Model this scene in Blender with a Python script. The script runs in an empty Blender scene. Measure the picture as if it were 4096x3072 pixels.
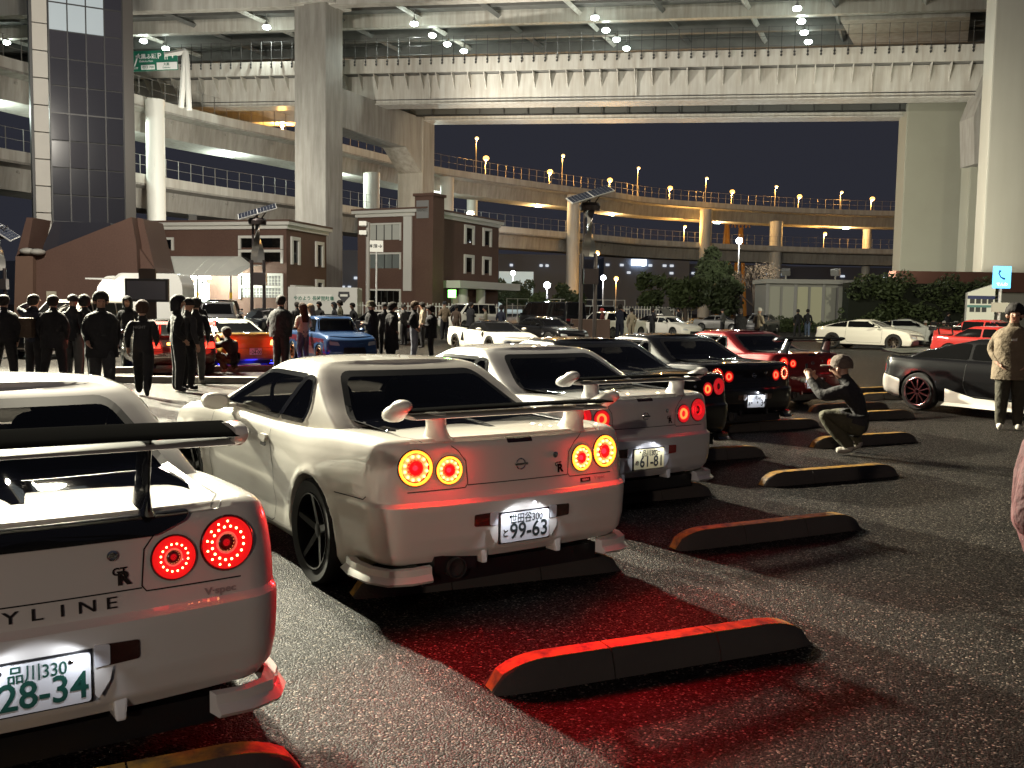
import bpy, bmesh, math, random
from math import sin, cos, pi, radians, sqrt, atan2
from mathutils import Vector, Matrix
from mathutils.bvhtree import BVHTree
random.seed(7)
S = bpy.context.scene
COL = S.collection
# ---------------------------------------------------------------- camera
F, PITCH, ROLL, CH = 3828.0, 0.080789, 0.014848, 1.6936
cd = bpy.data.cameras.new('camera'); cam = bpy.data.objects.new('camera', cd); COL.objects.link(cam)
cd.sensor_width = 36.0; cd.lens = 36.0*F/4096.0; cd.clip_start = 0.05; cd.clip_end = 2000
cam.matrix_world = Matrix.Translation((0, 0, CH)) @ Matrix.Rotation(pi/2-PITCH, 4, 'X') @ Matrix.Rotation(ROLL, 4, 'Z')
S.camera = cam
# ---------------------------------------------------------------- night sky
w = bpy.data.worlds.new('World'); S.world = w; w.use_nodes = True
nt = w.node_tree; bg = nt.nodes['Background']
sky = nt.nodes.new('ShaderNodeTexSky'); sky.sky_type = 'NISHITA'; sky.sun_disc = False
sky.sun_elevation = radians(-4); sky.sun_rotation = radians(200)
hs = nt.nodes.new('ShaderNodeMix'); hs.data_type = 'RGBA'; hs.inputs['Factor'].default_value = 0.9
nt.links.new(sky.outputs[0], hs.inputs['A']); hs.inputs['B'].default_value = (0.255, 0.265, 0.36, 1)
nt.links.new(hs.outputs['Result'], bg.inputs[0]); bg.inputs[1].default_value = 0.1
# ---------------------------------------------------------------- exposure
S.view_settings.view_transform = 'Standard'; S.view_settings.look = 'None'
S.view_settings.exposure = 0.0; S.view_settings.gamma = 1.0
S.render.engine = 'CYCLES'
S.cycles.use_denoising = True
S.cycles.max_bounces = 6; S.cycles.diffuse_bounces = 3; S.cycles.glossy_bounces = 3; S.cycles.transmission_bounces = 4
S.cycles.sample_clamp_indirect = 4.0; S.cycles.caustics_reflective = False; S.cycles.caustics_refractive = False
# ---------------------------------------------------------------- the large lamps of the car park (their masts are built below)
def lamp(name, loc, power, col, kind='POINT', aim=None, size=0.3, spot=90, blend=0.5, parent=None):
    l = bpy.data.lights.new(name, kind); o = bpy.data.objects.new(name, l); COL.objects.link(o)
    l.energy = power; l.color = col; l.shadow_soft_size = size
    o.location = loc
    if kind == 'SPOT': l.spot_size = radians(spot); l.spot_blend = blend
    if aim is not None: o.rotation_euler = (Vector(aim)-Vector(loc)).to_track_quat('-Z', 'Y').to_euler()
    if parent is not None: o.parent = parent
    return o
FLOOD = Vector((-17, 36, 20))
lamp('floodlight', FLOOD, 150000, (1, .91, .70), 'SPOT', (2, 10, 0), .9, 128, .5)
lamp('floodlight', FLOOD+Vector((0, .4, 0)), 42000, (1, .93, .8), 'SPOT', (-14, 85, 5), .35, 125, .5)
LOT = Vector((-16.5, 27, 9))
lamp('lot_light', LOT, 125000, (1, .95, .72), 'SPOT', (-5.5, 15, 0), .25, 70, .9)
RLOT = Vector((24, 24, 9))
lamp('lot_light', RLOT, 17000, (1, .95, .68), 'SPOT', (19, 52, 0), .3, 95, .6)  # unseen lamp added to brighten the hedge, shed and white coupes
FILL = Vector((-8, -32, 9))
lamp('floodlight', FILL, 9000, (1, .79, .64), 'SPOT', (2, 12, 0), .3, 120, .6)  # unseen lamp added as fill for the shaded car tails

# ---------------------------------------------------------------- helpers
def ray(xd, yd):                     # a direction through a point of the 2212 x 1659 view, for setting things out
    U = (xd/.54004-2048)/F; V = (1536-yd/.54004)/F
    cr, sr = cos(ROLL), sin(ROLL); u = U*cr-V*sr; v = U*sr+V*cr
    c, s = cos(PITCH), sin(PITCH)
    return Vector((u, c+v*s, -s+v*c))
def at(xd, yd, Y):
    d = ray(xd, yd); t = Y/d.y; return Vector((d.x*t, Y, CH+d.z*t))
def atz(xd, yd, z):
    d = ray(xd, yd); t = (z-CH)/d.z; return Vector((d.x*t, d.y*t, z))
def gd(xd, yd): return atz(xd, yd, 0.0)
def lerp(a, b, t): return a+(b-a)*t
def pw(pts, x):                      # smooth interpolation through (x, y) pairs
    if x <= pts[0][0]: return pts[0][1]
    if x >= pts[-1][0]: return pts[-1][1]
    n = len(pts)
    for i in range(n-1):
        x0, y0 = pts[i]; x1, y1 = pts[i+1]
        if x <= x1:
            h = x1-x0; t = (x-x0)/h; d = (y1-y0)/h
            def m(k):
                if k <= 0 or k >= n-1: return None
                a = (pts[k][1]-pts[k-1][1])/(pts[k][0]-pts[k-1][0]); b = (pts[k+1][1]-pts[k][1])/(pts[k+1][0]-pts[k][0])
                return 0 if a*b <= 0 else 2*a*b/(a+b)
            m0 = m(i); m1 = m(i+1); m0 = d if m0 is None else m0; m1 = d if m1 is None else m1
            t2 = t*t; t3 = t2*t
            return (2*t3-3*t2+1)*y0+(t3-2*t2+t)*h*m0+(-2*t3+3*t2)*y1+(t3-t2)*h*m1
ROT = lambda rz: Matrix.Rotation(rz, 4, 'Z')
class MB:
    def __init__(s): s.v = []; s.f = []; s.m = []; s.cur = 0
    def add(s, vs, fs, M=None):
        b = len(s.v)
        s.v += [tuple(M @ Vector(p)) for p in vs] if M is not None else [tuple(p) for p in vs]
        s.f += [tuple(b+i for i in f) for f in fs]; s.m += [s.cur]*len(fs); return s
    def box(s, a, b, M=None):
        (x0, y0, z0), (x1, y1, z1) = a, b
        return s.add([(x0,y0,z0),(x1,y0,z0),(x1,y1,z0),(x0,y1,z0),(x0,y0,z1),(x1,y0,z1),(x1,y1,z1),(x0,y1,z1)],
              [(0,3,2,1),(4,5,6,7),(0,1,5,4),(1,2,6,5),(2,3,7,6),(3,0,4,7)], M)
    def prism(s, poly, d0, d1, axis='y', M=None):     # polygon in the plane across the axis
        n = len(poly)
        def P(p, d): return {'y': (p[0], d, p[1]), 'z': (p[0], p[1], d), 'x': (d, p[0], p[1])}[axis]
        vs = [P(p, d0) for p in poly]+[P(p, d1) for p in poly]
        fs = [tuple(range(n)), tuple(range(2*n-1, n-1, -1))]+[(i, i+n, (i+1) % n+n, (i+1) % n) for i in range(n)]
        return s.add(vs, fs, M)
    def tube(s, pts, r, n=8, caps=True, M=None):      # r: number or list
        pts = [Vector(p) for p in pts]; rs = r if isinstance(r, (list, tuple)) else [r]*len(pts)
        vs = []; fs = []; up = None
        for i, p in enumerate(pts):
            d = (pts[min(i+1, len(pts)-1)]-pts[max(i-1, 0)]).normalized()
            if up is None: up = Vector((0, 0, 1)) if abs(d.z) < .9 else Vector((1, 0, 0))
            a = d.cross(up).normalized(); b = a.cross(d).normalized(); up = b
            for k in range(n):
                q = 2*pi*k/n; vs.append(p+(a*cos(q)+b*sin(q))*rs[i])
        for i in range(len(pts)-1):
            for k in range(n): fs.append((i*n+k, i*n+(k+1) % n, (i+1)*n+(k+1) % n, (i+1)*n+k))
        if caps: fs += [tuple(range(n-1, -1, -1)), tuple(range((len(pts)-1)*n, len(pts)*n))]
        return s.add(vs, fs, M)
    def lathe(s, prof, n=16, M=None, cap=True):       # prof: (radius, height along z)
        vs = []; fs = []
        for r, z in prof:
            for k in range(n): vs.append((r*cos(2*pi*k/n), r*sin(2*pi*k/n), z))
        for i in range(len(prof)-1):
            for k in range(n): fs.append((i*n+k, i*n+(k+1) % n, (i+1)*n+(k+1) % n, (i+1)*n+k))
        if cap: fs += [tuple(range(n-1, -1, -1)), tuple(range((len(prof)-1)*n, len(prof)*n))]
        return s.add(vs, fs, M)
    def rings(s, R, closed=True, caps=True, M=None):
        n = len(R[0]); vs = [p for r in R for p in r]; fs = []
        for i in range(len(R)-1):
            for k in range(n if closed else n-1):
                fs.append((i*n+k, i*n+(k+1) % n, (i+1)*n+(k+1) % n, (i+1)*n+k))
        if caps: fs += [tuple(range(n-1, -1, -1)), tuple(range((len(R)-1)*n, len(R)*n))]
        return s.add(vs, fs, M)
    def ball(s, c, r, n=8, M=None, sz=1.0):
        prof = [(r*sin(pi*i/n)+1e-5, -r*sz*cos(pi*i/n)) for i in range(n+1)]
        T = Matrix.Translation(c)
        return s.lathe(prof, n*2, (M @ T) if M is not None else T)
    def mesh(s, name, mats, smooth=None, bevel=0, weld=False):
        me = bpy.data.meshes.new(name); me.from_pydata(s.v, [], s.f); me.update()
        for m in (mats if isinstance(mats, (list, tuple)) else [mats]): me.materials.append(m)
        me.polygons.foreach_set('material_index', s.m)
        bm = bmesh.new(); bm.from_mesh(me)
        if weld: bmesh.ops.remove_doubles(bm, verts=bm.verts, dist=1e-4)
        bmesh.ops.recalc_face_normals(bm, faces=bm.faces)
        if bevel: bmesh.ops.bevel(bm, geom=[e for e in bm.edges if len(e.link_faces) == 2 and e.calc_face_angle(0) > .6], offset=bevel, segments=2, affect='EDGES', profile=.6)
        bm.to_mesh(me); bm.free()
        if smooth is not None:
            me.polygons.foreach_set('use_smooth', [True]*len(me.polygons)); me.set_sharp_from_angle(angle=radians(smooth))
        return me
    def build(s, name, mats, parent=None, smooth=None, bevel=0, weld=False, **kw):
        return put(name, s.mesh(name, mats, smooth, bevel, weld), parent, **kw)
def put(name, me, parent=None, loc=None, rz=0, mat=None):
    o = bpy.data.objects.new(name, me); COL.objects.link(o)
    if parent is not None: o.parent = parent
    if loc is not None: o.location = loc
    if rz: o.rotation_euler = (0, 0, rz)
    if mat is not None:
        s_ = o.material_slots[0]; s_.link = 'OBJECT'; s_.material = mat
    return o
def thing(name, label, cat, loc=(0, 0, 0), rz=0, group=None):
    o = bpy.data.objects.new(name, None); COL.objects.link(o); o.location = loc; o.rotation_euler = (0, 0, rz)
    o.empty_display_size = .2
    return tag(o, label, cat, group)
def tag(o, label, cat, group=None):
    o['label'] = label; o['category'] = cat
    if group: o['group'] = group
    return o
def struct(o, label=None, kind='structure'):
    o['kind'] = kind
    if label: o['label'] = label
    return o
def bake(me_in, mods):               # apply modifiers given as (type, settings)
    o = bpy.data.objects.new('tmp', me_in); COL.objects.link(o)
    for t, kw in mods:
        m = o.modifiers.new(t, t)
        for k, v in kw.items(): setattr(m, k, v)
    dg = bpy.context.evaluated_depsgraph_get(); dg.update()
    me = bpy.data.meshes.new_from_object(o.evaluated_get(dg)); bpy.data.objects.remove(o)
    return me
_tc = {}
def text2d(s, size=1.0, bold=0.0, space=1.0):         # letters as flat triangles: list of 2-D points and faces, centred in x
    k = (s, size, bold, space)
    if k in _tc: return _tc[k]
    c = bpy.data.curves.new('t', 'FONT'); c.body = s; c.size = size; c.align_x = 'CENTER'; c.align_y = 'CENTER'
    c.resolution_u = 3; c.offset = bold; c.space_character = space
    o = bpy.data.objects.new('t', c); COL.objects.link(o)
    dg = bpy.context.evaluated_depsgraph_get(); me = bpy.data.meshes.new_from_object(o.evaluated_get(dg))
    r = ([(v.co.x, v.co.y) for v in me.vertices], [tuple(p.vertices) for p in me.polygons])
    bpy.data.objects.remove(o); bpy.data.meshes.remove(me); _tc[k] = r
    return r
def text_on(mb, s, size, M, bold=0.0, sx=1.0, space=1.0):   # M maps (x right, y out, z up)
    v, f = text2d(s, size, bold, space)
    return mb.add([(x*sx, 0, y) for x, y in v], f, M)
# ---------------------------------------------------------------- materials
MATS = {}
def mat(name, col=(.5, .5, .5), rough=.5, metal=0, coat=0, emit=None, es=0, noise=None, bump=None, spec=.5, trans=0, brick=None, alpha=None):
    # noise: (scale, amount, colour2), bump: (scale, strength, distance)
    if name in MATS: return MATS[name]
    m = bpy.data.materials.new(name); m.use_nodes = True; nt = m.node_tree; N = nt.nodes; Lk = nt.links
    b = N['Principled BSDF']; MATS[name] = m
    c4 = (*col, 1); b.inputs['Base Color'].default_value = c4
    b.inputs['Roughness'].default_value = rough; b.inputs['Metallic'].default_value = metal
    b.inputs['Specular IOR Level'].default_value = spec
    b.inputs['Coat Weight'].default_value = coat; b.inputs['Coat Roughness'].default_value = .04
    b.inputs['Transmission Weight'].default_value = trans
    if emit: b.inputs['Emission Color'].default_value = (*emit, 1); b.inputs['Emission Strength'].default_value = es
    if noise or bump or brick: tc = N.new('ShaderNodeTexCoord')
    if noise:
        for nz in (noise if isinstance(noise, list) else [noise]):
            sc, amt, c2 = nz[:3]
            n = N.new('ShaderNodeTexNoise'); n.inputs['Scale'].default_value = sc; n.inputs['Detail'].default_value = 6; n.inputs['Roughness'].default_value = .6
            if len(nz) > 3:
                mp = N.new('ShaderNodeMapping'); mp.inputs['Scale'].default_value = nz[3]
                Lk.new(tc.outputs['Object'], mp.inputs[0]); Lk.new(mp.outputs[0], n.inputs['Vector'])
            else: Lk.new(tc.outputs['Object'], n.inputs['Vector'])
            r = N.new('ShaderNodeMapRange'); r.inputs['From Min'].default_value = .38; r.inputs['From Max'].default_value = .68
            r.inputs['To Max'].default_value = amt; Lk.new(n.outputs[0], r.inputs[0])
            x = N.new('ShaderNodeMix'); x.data_type = 'RGBA'; Lk.new(r.outputs[0], x.inputs['Factor'])
            src = b.inputs['Base Color'].links[0].from_socket if b.inputs['Base Color'].links else None
            if src: Lk.new(src, x.inputs['A'])
            else: x.inputs['A'].default_value = c4
            x.inputs['B'].default_value = (*c2, 1); Lk.new(x.outputs['Result'], b.inputs['Base Color'])
    if bump:
        n = N.new('ShaderNodeTexNoise'); n.inputs['Scale'].default_value = bump[0]; n.inputs['Detail'].default_value = 4
        Lk.new(tc.outputs['Object'], n.inputs['Vector'])
        bp = N.new('ShaderNodeBump'); bp.inputs['Strength'].default_value = bump[1]; bp.inputs['Distance'].default_value = bump[2]
        Lk.new(n.outputs[0], bp.inputs['Height']); Lk.new(bp.outputs[0], b.inputs['Normal'])
    return m
CON = mat('concrete', (.40, .385, .35), .8, noise=[(.25, .55, (.30, .285, .255)), (1.6, .65, (.2, .185, .16), (1, 1, .12))], bump=(3, .2, .02))
CONL = mat('painted concrete', (.62, .61, .56), .6, noise=[(.2, .5, (.5, .48, .43)), (1.2, .6, (.33, .29, .24), (1, 1, .08))])
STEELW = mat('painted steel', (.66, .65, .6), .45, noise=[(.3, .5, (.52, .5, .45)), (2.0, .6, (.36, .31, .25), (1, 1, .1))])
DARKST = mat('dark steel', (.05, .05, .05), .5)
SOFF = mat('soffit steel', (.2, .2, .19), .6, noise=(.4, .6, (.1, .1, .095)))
BRICK = mat('brown brick tile', (.145, .08, .06), .75, noise=[(.35, .5, (.105, .056, .043)), (9, .4, (.19, .11, .085))], bump=(14, .35, .02))
WHITEP = mat('white trim', (.78, .77, .72), .5)
BLACKP = mat('black plastic', (.012, .012, .013), .35)
RUB = mat('tyre rubber', (.012, .012, .012), .75)
CHROME = mat('chrome', (.75, .75, .75), .12, 1)
GLASS = mat('dark glass', (.006, .006, .006), .03, spec=.5)
def tinted(name, tint):
    m = bpy.data.materials.new(name); m.use_nodes = True; nt = m.node_tree; N = nt.nodes; N.remove(N['Principled BSDF'])
    t = N.new('ShaderNodeBsdfTransparent'); t.inputs[0].default_value = (*tint, 1); g = N.new('ShaderNodeBsdfGlossy'); g.inputs['Roughness'].default_value = .02
    f = N.new('ShaderNodeFresnel'); f.inputs[0].default_value = 1.6; x = N.new('ShaderNodeMixShader')
    nt.links.new(f.outputs[0], x.inputs[0]); nt.links.new(t.outputs[0], x.inputs[1]); nt.links.new(g.outputs[0], x.inputs[2]); nt.links.new(x.outputs[0], N['Material Output'].inputs[0]); MATS[name] = m; return m
TINT = tinted('tinted glass', (.55, .54, .52)); INTER = mat('car interior', (.02, .018, .017), .7)
BLACKG = mat('gloss black', (.008, .008, .009), .12, coat=1)
# ================================================================ cars
def ring_plan(W, yr, yf, Rr, Rf, br, bf, plan, nf=7, nc=7, ns=34):
    """half plan outline from the rear centre round the right side to the front centre"""
    h = []
    for i in range(nf):
        x = (W-Rr)*i/nf; h.append((x, yr+br*(x/W)**2))
    y0 = yr+br*((W-Rr)/W)**2; kr = Rr*1.0
    for i in range(nc):
        a = pi/2*i/nc; h.append((W-Rr+Rr*sin(a), y0+kr*(1-cos(a))))
    ys = y0+kr; y1 = yf-bf*((W-Rf)/W)**2; ye = y1-Rf
    for i in range(ns+1): h.append((W, lerp(ys, ye, i/ns)))
    for i in range(1, nc+1):
        a = pi/2*i/nc; h.append((W-Rf+Rf*cos(a), ye+Rf*sin(a)))
    for i in range(nf-1, -1, -1):
        x = (W-Rf)*i/nf; h.append((x, yf-bf*(x/W)**2))
    h = [(x*plan(y), y) for x, y in h]
    return h
def full(h, zf):
    r = [(x, y, zf(x, y)) for x, y in h]
    return r+[(-x, y, zf(x, y)) for x, y in h[-2:0:-1]]
def car_shell(sp):
    """sp: dict with W, plan(y), zb(y), zt(y), crown(y), levels [(t, inset, yr, yf)], radii; closed body under the windows"""
    R = []
    lv = sp['levels']; bul = sp.get('bulge', lambda y, z: 0)
    def mk(t, inset, yr, yf, k=1.0, cr=0.0):
        zf0 = lambda x, y: sp['zb'](y)+(sp['zt'](y)-sp['zb'](y))*t
        h = ring_plan(sp['W']-inset, yr, yf, max(.02, sp['Rr']-inset*.5), max(.02, sp['Rf']-inset*.5), sp['br'], sp['bf'], sp['plan'], ns=sp.get('ns', 34))
        o = []
        for x, y in h:
            z = zf0(x, y); x2 = x
            if x > .5*sp['W']: x2 = x+bul(y, z)
            o.append((x2*k, y))
        W = sp['W']
        if cr: return full(o, lambda x, y: zf0(x, y)+sp['crown'](y)*(1-(x/W)**2))
        return full(o, zf0)
    t0, i0, r0, f0 = lv[0]
    R.append(mk(t0, i0, r0, f0, 0.0)); R.append(mk(t0, i0, r0, f0, .6)); R.append(mk(t0, i0, r0, f0, .96))
    for l in lv: R.append(mk(*l))
    t1, i1, r1, f1 = lv[-1]
    for k, d in ((.985, .012), (.95, .02), (.85, .022), (.65, .022), (.4, .022), (.2, .022), (0, .022)):
        R.append(mk(t1, i1, r1+d, f1-d, k, 1))
    mb = MB(); mb.rings(R, True, False)
    return mb
def cabin_shell(g):
    """g: levels [(h, W, yr, yf)], z0(y), roof(y)"""
    R = []
    def mk(h, W, yr, yf, k=1.0, cr=0):
        pl = ring_plan(W, yr, yf, g['Rr'], g['Rf'], g['br'], g['bf'], g.get('plan', lambda y: 1.0), 7, 6, 26)
        zf = lambda x, y: lerp(g['z0'], g['roof'](y), h)+(g['crown']*(1-(x/max(W, .01))**2) if cr else 0)
        return full([(x*k, y) for x, y in pl], zf)
    lv = g['levels']
    R.append(mk(*lv[0], 0.0))
    for l in lv: R.append(mk(*l))
    l = lv[-1]
    for k, d in ((.96, .012), (.88, .05), (.7, .08), (.45, .09), (.2, .09), (0, .09)):
        R.append(mk(l[0], l[1], l[2]+d, l[3]-d, k, 1))
    mb = MB(); mb.rings(R, True, False)
    return mb
class Skin3:
    """ray target made of several meshes"""
    def __init__(s, meshes):
        v = []; f = []
        for me in meshes:
            b = len(v); v += [q.co.copy() for q in me.vertices]; f += [tuple(b+i for i in p.vertices) for p in me.polygons]
        s.t = BVHTree.FromPolygons(v, f)
    def hit(s, o, d):
        h = s.t.ray_cast(Vector(o), Vector(d).normalized())
        return (h[0], h[1]) if h[0] is not None else (None, None)
AX = {'rear': ((0, 1, 0), lambda p: (p[0], -3, p[1])), 'front': ((0, -1, 0), lambda p: (p[0], 9, p[1])),
      'left': ((1, 0, 0), lambda p: (-3, p[0], p[1])), 'right': ((-1, 0, 0), lambda p: (3, p[0], p[1])), 'top': ((0, 0, -1), lambda p: (p[0], p[1], 5))}
def proj_pt(sk, side, p, off, last=[None]):
    d, f = AX[side]; o = f(p); h, n = sk.hit(o, d)
    if h is None: return None
    return h-Vector(d)*off
def roundpoly(poly, r, n=4):
    out = []; m = len(poly)
    for i in range(m):
        p = Vector(poly[i]); a = Vector(poly[i-1]); b = Vector(poly[(i+1) % m])
        rr = r[i] if isinstance(r, (list, tuple)) else r
        da = (a-p); db = (b-p); ra = min(rr, da.length*.48); rb = min(rr, db.length*.48)
        if rr <= 0: out.append(tuple(p)); continue
        pa = p+da.normalized()*ra; pb = p+db.normalized()*rb
        for k in range(n+1):
            t = k/n; out.append(tuple(pa*(1-t)**2+p*2*t*(1-t)+pb*t*t))
    return out
def dens(poly, step):
    out = []; m = len(poly)
    for i in range(m):
        a = Vector(poly[i]); b = Vector(poly[(i+1) % m]); k = max(1, int((b-a).length/step))
        out += [tuple(a.lerp(b, j/k)) for j in range(k)]
    return out
def decal(mb, sk, side, poly, off=.004, step=.06, lip=.012):
    """panel that follows the body: outline and shrunken copies laid on the surface, with a lip going in"""
    P = dens(poly, step); cx = sum(p[0] for p in P)/len(P); cy = sum(p[1] for p in P)/len(P)
    R = []; ok = True
    for k, o in ((1, off-lip), (1, off), (.86, off), (.66, off), (.42, off), (.18, off), (0.001, off)):
        r = []
        for x, y in P:
            q = proj_pt(sk, side, (cx+(x-cx)*k, cy+(y-cy)*k), o)
            r.append(q)
        R.append(r)
    for r in R:                       # mend misses
        good = [q for q in r if q is not None]
        if not good: return mb
        for i, q in enumerate(r):
            if q is None:
                j = 1
                while r[(i-j) % len(r)] is None and r[(i+j) % len(r)] is None: j += 1
                r[i] = r[(i-j) % len(r)] or r[(i+j) % len(r)]
    return mb.rings(R, True, False)
def ribbon(mb, sk, side, pts, w=.005, off=.0015, step=.04, closed=False):
    P = dens(pts, step) if closed else None
    if P is None:
        P = []
        for i in range(len(pts)-1):
            a = Vector(pts[i]); b = Vector(pts[i+1]); k = max(1, int((b-a).length/step))
            P += [tuple(a.lerp(b, j/k)) for j in range(k)]
        P.append(tuple(pts[-1]))
    n = len(P); L = []; Rr = []
    for i in range(n):
        a = Vector(P[i-1] if (i or closed) else P[0]); b = Vector(P[(i+1) % n] if (i < n-1 or closed) else P[-1])
        t = (b-a); t = t.normalized() if t.length > 1e-6 else Vector((1, 0)); nn = Vector((-t.y, t.x))*w/2
        L.append(proj_pt(sk, side, Vector(P[i])+nn, off)); Rr.append(proj_pt(sk, side, Vector(P[i])-nn, off))
    for i in range(n if closed else n-1):
        j = (i+1) % n; q = (L[i], L[j], Rr[j], Rr[i])
        if all(x is not None for x in q) and (q[0]-q[1]).length < step*4: mb.add([tuple(x) for x in q], [(0, 1, 2, 3)])
    return mb
def surf_frame(sk, side, p, off=0.0, up=(0, 0, 1)):
    """matrix with z along the surface normal at a point"""
    d, f = AX[side]; h, n = sk.hit(f(p), d)
    if h is None: return None
    if n.dot(Vector(d)) > 0: n = -n
    x = Vector(up).cross(n).normalized(); y = n.cross(x)
    M = Matrix((x, y, n)).transposed().to_4x4(); M.translation = h+n*off
    return M
def arch_cut(shell, wheels, r, w_in, lib=True):
    for (x, y, z) in wheels:
        c = MB(); sgn = 1 if x > 0 else -1
        n = 28; prof = [(y+r*cos(2*pi*k/n), z+r*sin(2*pi*k/n)) for k in range(n)]
        c.prism(prof, sgn*w_in, sgn*1.4, 'x')
        cme = c.mesh('cutter', RUB); co = bpy.data.objects.new('cutter', cme); COL.objects.link(co)
        shell = bake(shell, [('BOOLEAN', dict(operation='DIFFERENCE', object=co, solver='EXACT'))])
        bpy.data.objects.remove(co)
    return shell
def smooth_me(me, ang):
    me.polygons.foreach_set('use_smooth', [True]*len(me.polygons)); me.set_sharp_from_angle(angle=radians(ang)); return me
def wheel_meshes(r=.325, rim=.235, wd=.23, spokes=5, key='w', rimmat=None, split=True):
    """tyre, rim disc with spokes; axis along x, outer face at +x"""
    t = MB(); M = Matrix.Rotation(pi/2, 4, 'Y')
    hw = wd/2
    t.lathe([(rim, -hw*.9), (r*.93, -hw), (r*.985, -hw*.8), (r, -hw*.4), (r, hw*.4), (r*.985, hw*.8), (r*.93, hw), (rim*1.02, hw*.92), (rim, hw*.85), (rim, -hw*.9)], 36, M, False)
    tm = t.mesh('tyre', RUB, 50)
    a = MB()
    a.lathe([(rim*1.0, hw*.9), (rim*.985, hw*.97), (rim*.95, hw*.95), (rim*.93, hw*.6), (rim*.9, -hw*.7), (.02, -hw*.75)], 36, M, False)
    for k in range(spokes):
        q = 2*pi*k/spokes
        B = Matrix.Rotation(q, 4, 'X')
        wsp = .95*rim/spokes if spokes < 8 else .16*rim
        a.add([(hw*.55, -wsp*.5, .03), (hw*.55, wsp*.5, .03), (hw*.9, wsp*.36, rim*.95), (hw*.9, -wsp*.36, rim*.95),
               (hw*.2, -wsp*.5, .03), (hw*.2, wsp*.5, .03), (hw*.6, wsp*.4, rim*.95), (hw*.6, -wsp*.4, rim*.95)],
              [(0,1,2,3), (4,7,6,5), (0,3,7,4), (1,5,6,2), (0,4,5,1), (3,2,6,7)], B)
    a.lathe([(.0, hw*.62), (.03, hw*.62), (.06, hw*.5), (.07, -hw*.2)], 16, M, False)
    rm = a.mesh('rim', rimmat or mat('rim dark', (.02, .019, .018), .4, .6), 35)
    d = MB(); d.lathe([(.02, -.012), (.15, -.012), (.15, .012), (.02, .012)], 24, M)
    return tm, rm
def add_wheels(root, pos, ms, steer=0):
    for (x, y, z) in pos:
        e = put('wheel', ms[0], root, (x, y, z), 0 if x > 0 else pi)
        if y > 2 and steer: e.rotation_euler[2] += steer
        put('rim', ms[1], e)
# ---------------------------------------------------------------- the coupe with four round tail lamps
def coupe_meshes():
    zb = lambda y: pw([(0, .275), (.4, .27), (.62, .17), (3.2, .15), (3.9, .16), (4.6, .17)], y)
    zt = lambda y: pw([(0, .955), (.35, .965), (.8, .95), (1.3, .912), (2.0, .89), (3.2, .885), (3.45, .875), (4.1, .80), (4.45, .71), (4.6, .66)], y)
    plan = lambda y: pw([(0, .985), (.4, 1.0), (1.0, 1.01), (2.0, .985), (3.0, .985), (3.7, 1.0), (4.2, .97), (4.6, .9)], y)
    def bulge(y, z):
        b = .024*math.exp(-((y-.98)/.5)**2)*math.exp(-((z-.66)/.16)**2)+.016*math.exp(-((y-3.65)/.45)**2)*math.exp(-((z-.6)/.18)**2)
        for cy in (.97, 3.635):
            d = sqrt((y-cy)**2+(z-.325)**2); b += .012*math.exp(-((d-.365)/.022)**2)
        b -= .018*math.exp(-((z-.36)/.08)**2)*min(1, max(0, (y-1.35)/.15))*min(1, max(0, (3.25-y)/.15))
        return b
    lv = [(0, .10, .09, 4.50), (.03, .055, .045, 4.54), (.10, .02, .015, 4.58), (.22, .004, 0, 4.60), (.36, 0, -.004, 4.60), (.46, 0, -.006, 4.59), (.495, .002, -.003, 4.58),
          (.505, .004, .012, 4.575), (.525, .006, .03, 4.57), (.62, .006, .038, 4.565), (.72, .01, .042, 4.55), (.82, .02, .045, 4.54), (.90, .034, .046, 4.53), (.955, .05, .05, 4.51), (.985, .07, .062, 4.48), (1.0, .095, .085, 4.45)]
    lv2 = []
    for a_, b_ in zip(lv, lv[1:]):
        k_ = max(1, int((b_[0]-a_[0])/.022)); lv2 += [tuple(lerp(p, q, i/k_) for p, q in zip(a_, b_)) for i in range(k_)]
    lv2.append(lv[-1])
    sp = dict(W=.878, plan=plan, zb=zb, zt=zt, crown=lambda y: pw([(0, .012), (.5, .015), (1.2, .0), (3.2, .03), (4.0, .05), (4.6, .02)], y), levels=lv2, Rr=.17, Rf=.22, br=.075, bf=.16, bulge=bulge, ns=120)
    wh = [(.782, .97, .325), (-.782, .97, .325), (.79, 3.635, .325), (-.79, 3.635, .325)]
    body = car_shell(sp).mesh('body', BLACKP, None, 0, True)
    body = smooth_me(arch_cut(body, wh, .352, .56), 32)
    g = dict(levels=[(0, .775, .60, 3.48), (.25, .765, .76, 3.32), (.45, .735, .98, 3.05), (.65, .70, 1.14, 2.79), (.82, .665, 1.29, 2.57), (.92, .635, 1.39, 2.44), (.97, .605, 1.45, 2.37), (1.0, .565, 1.52, 2.30)],
             z0=.84, roof=lambda y: pw([(1.2, 1.275), (1.6, 1.297), (2.0, 1.302), (2.6, 1.28)], y), crown=.022, Rr=.085, Rf=.2, br=.09, bf=.2)
    cab = cabin_shell(g).mesh('cabin', BLACKP, 40, 0, True)
    gi = dict(g); gi['z0'] = .79; gi['roof'] = lambda y: g['roof'](y)-.035; gi['levels'] = [(h, W_-.04, a+.045, b-.045) for h, W_, a, b in g['levels']]
    inner = cabin_shell(gi).mesh('inner', INTER, 40, 0, True)
    return body, cab, wh, inner
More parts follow.
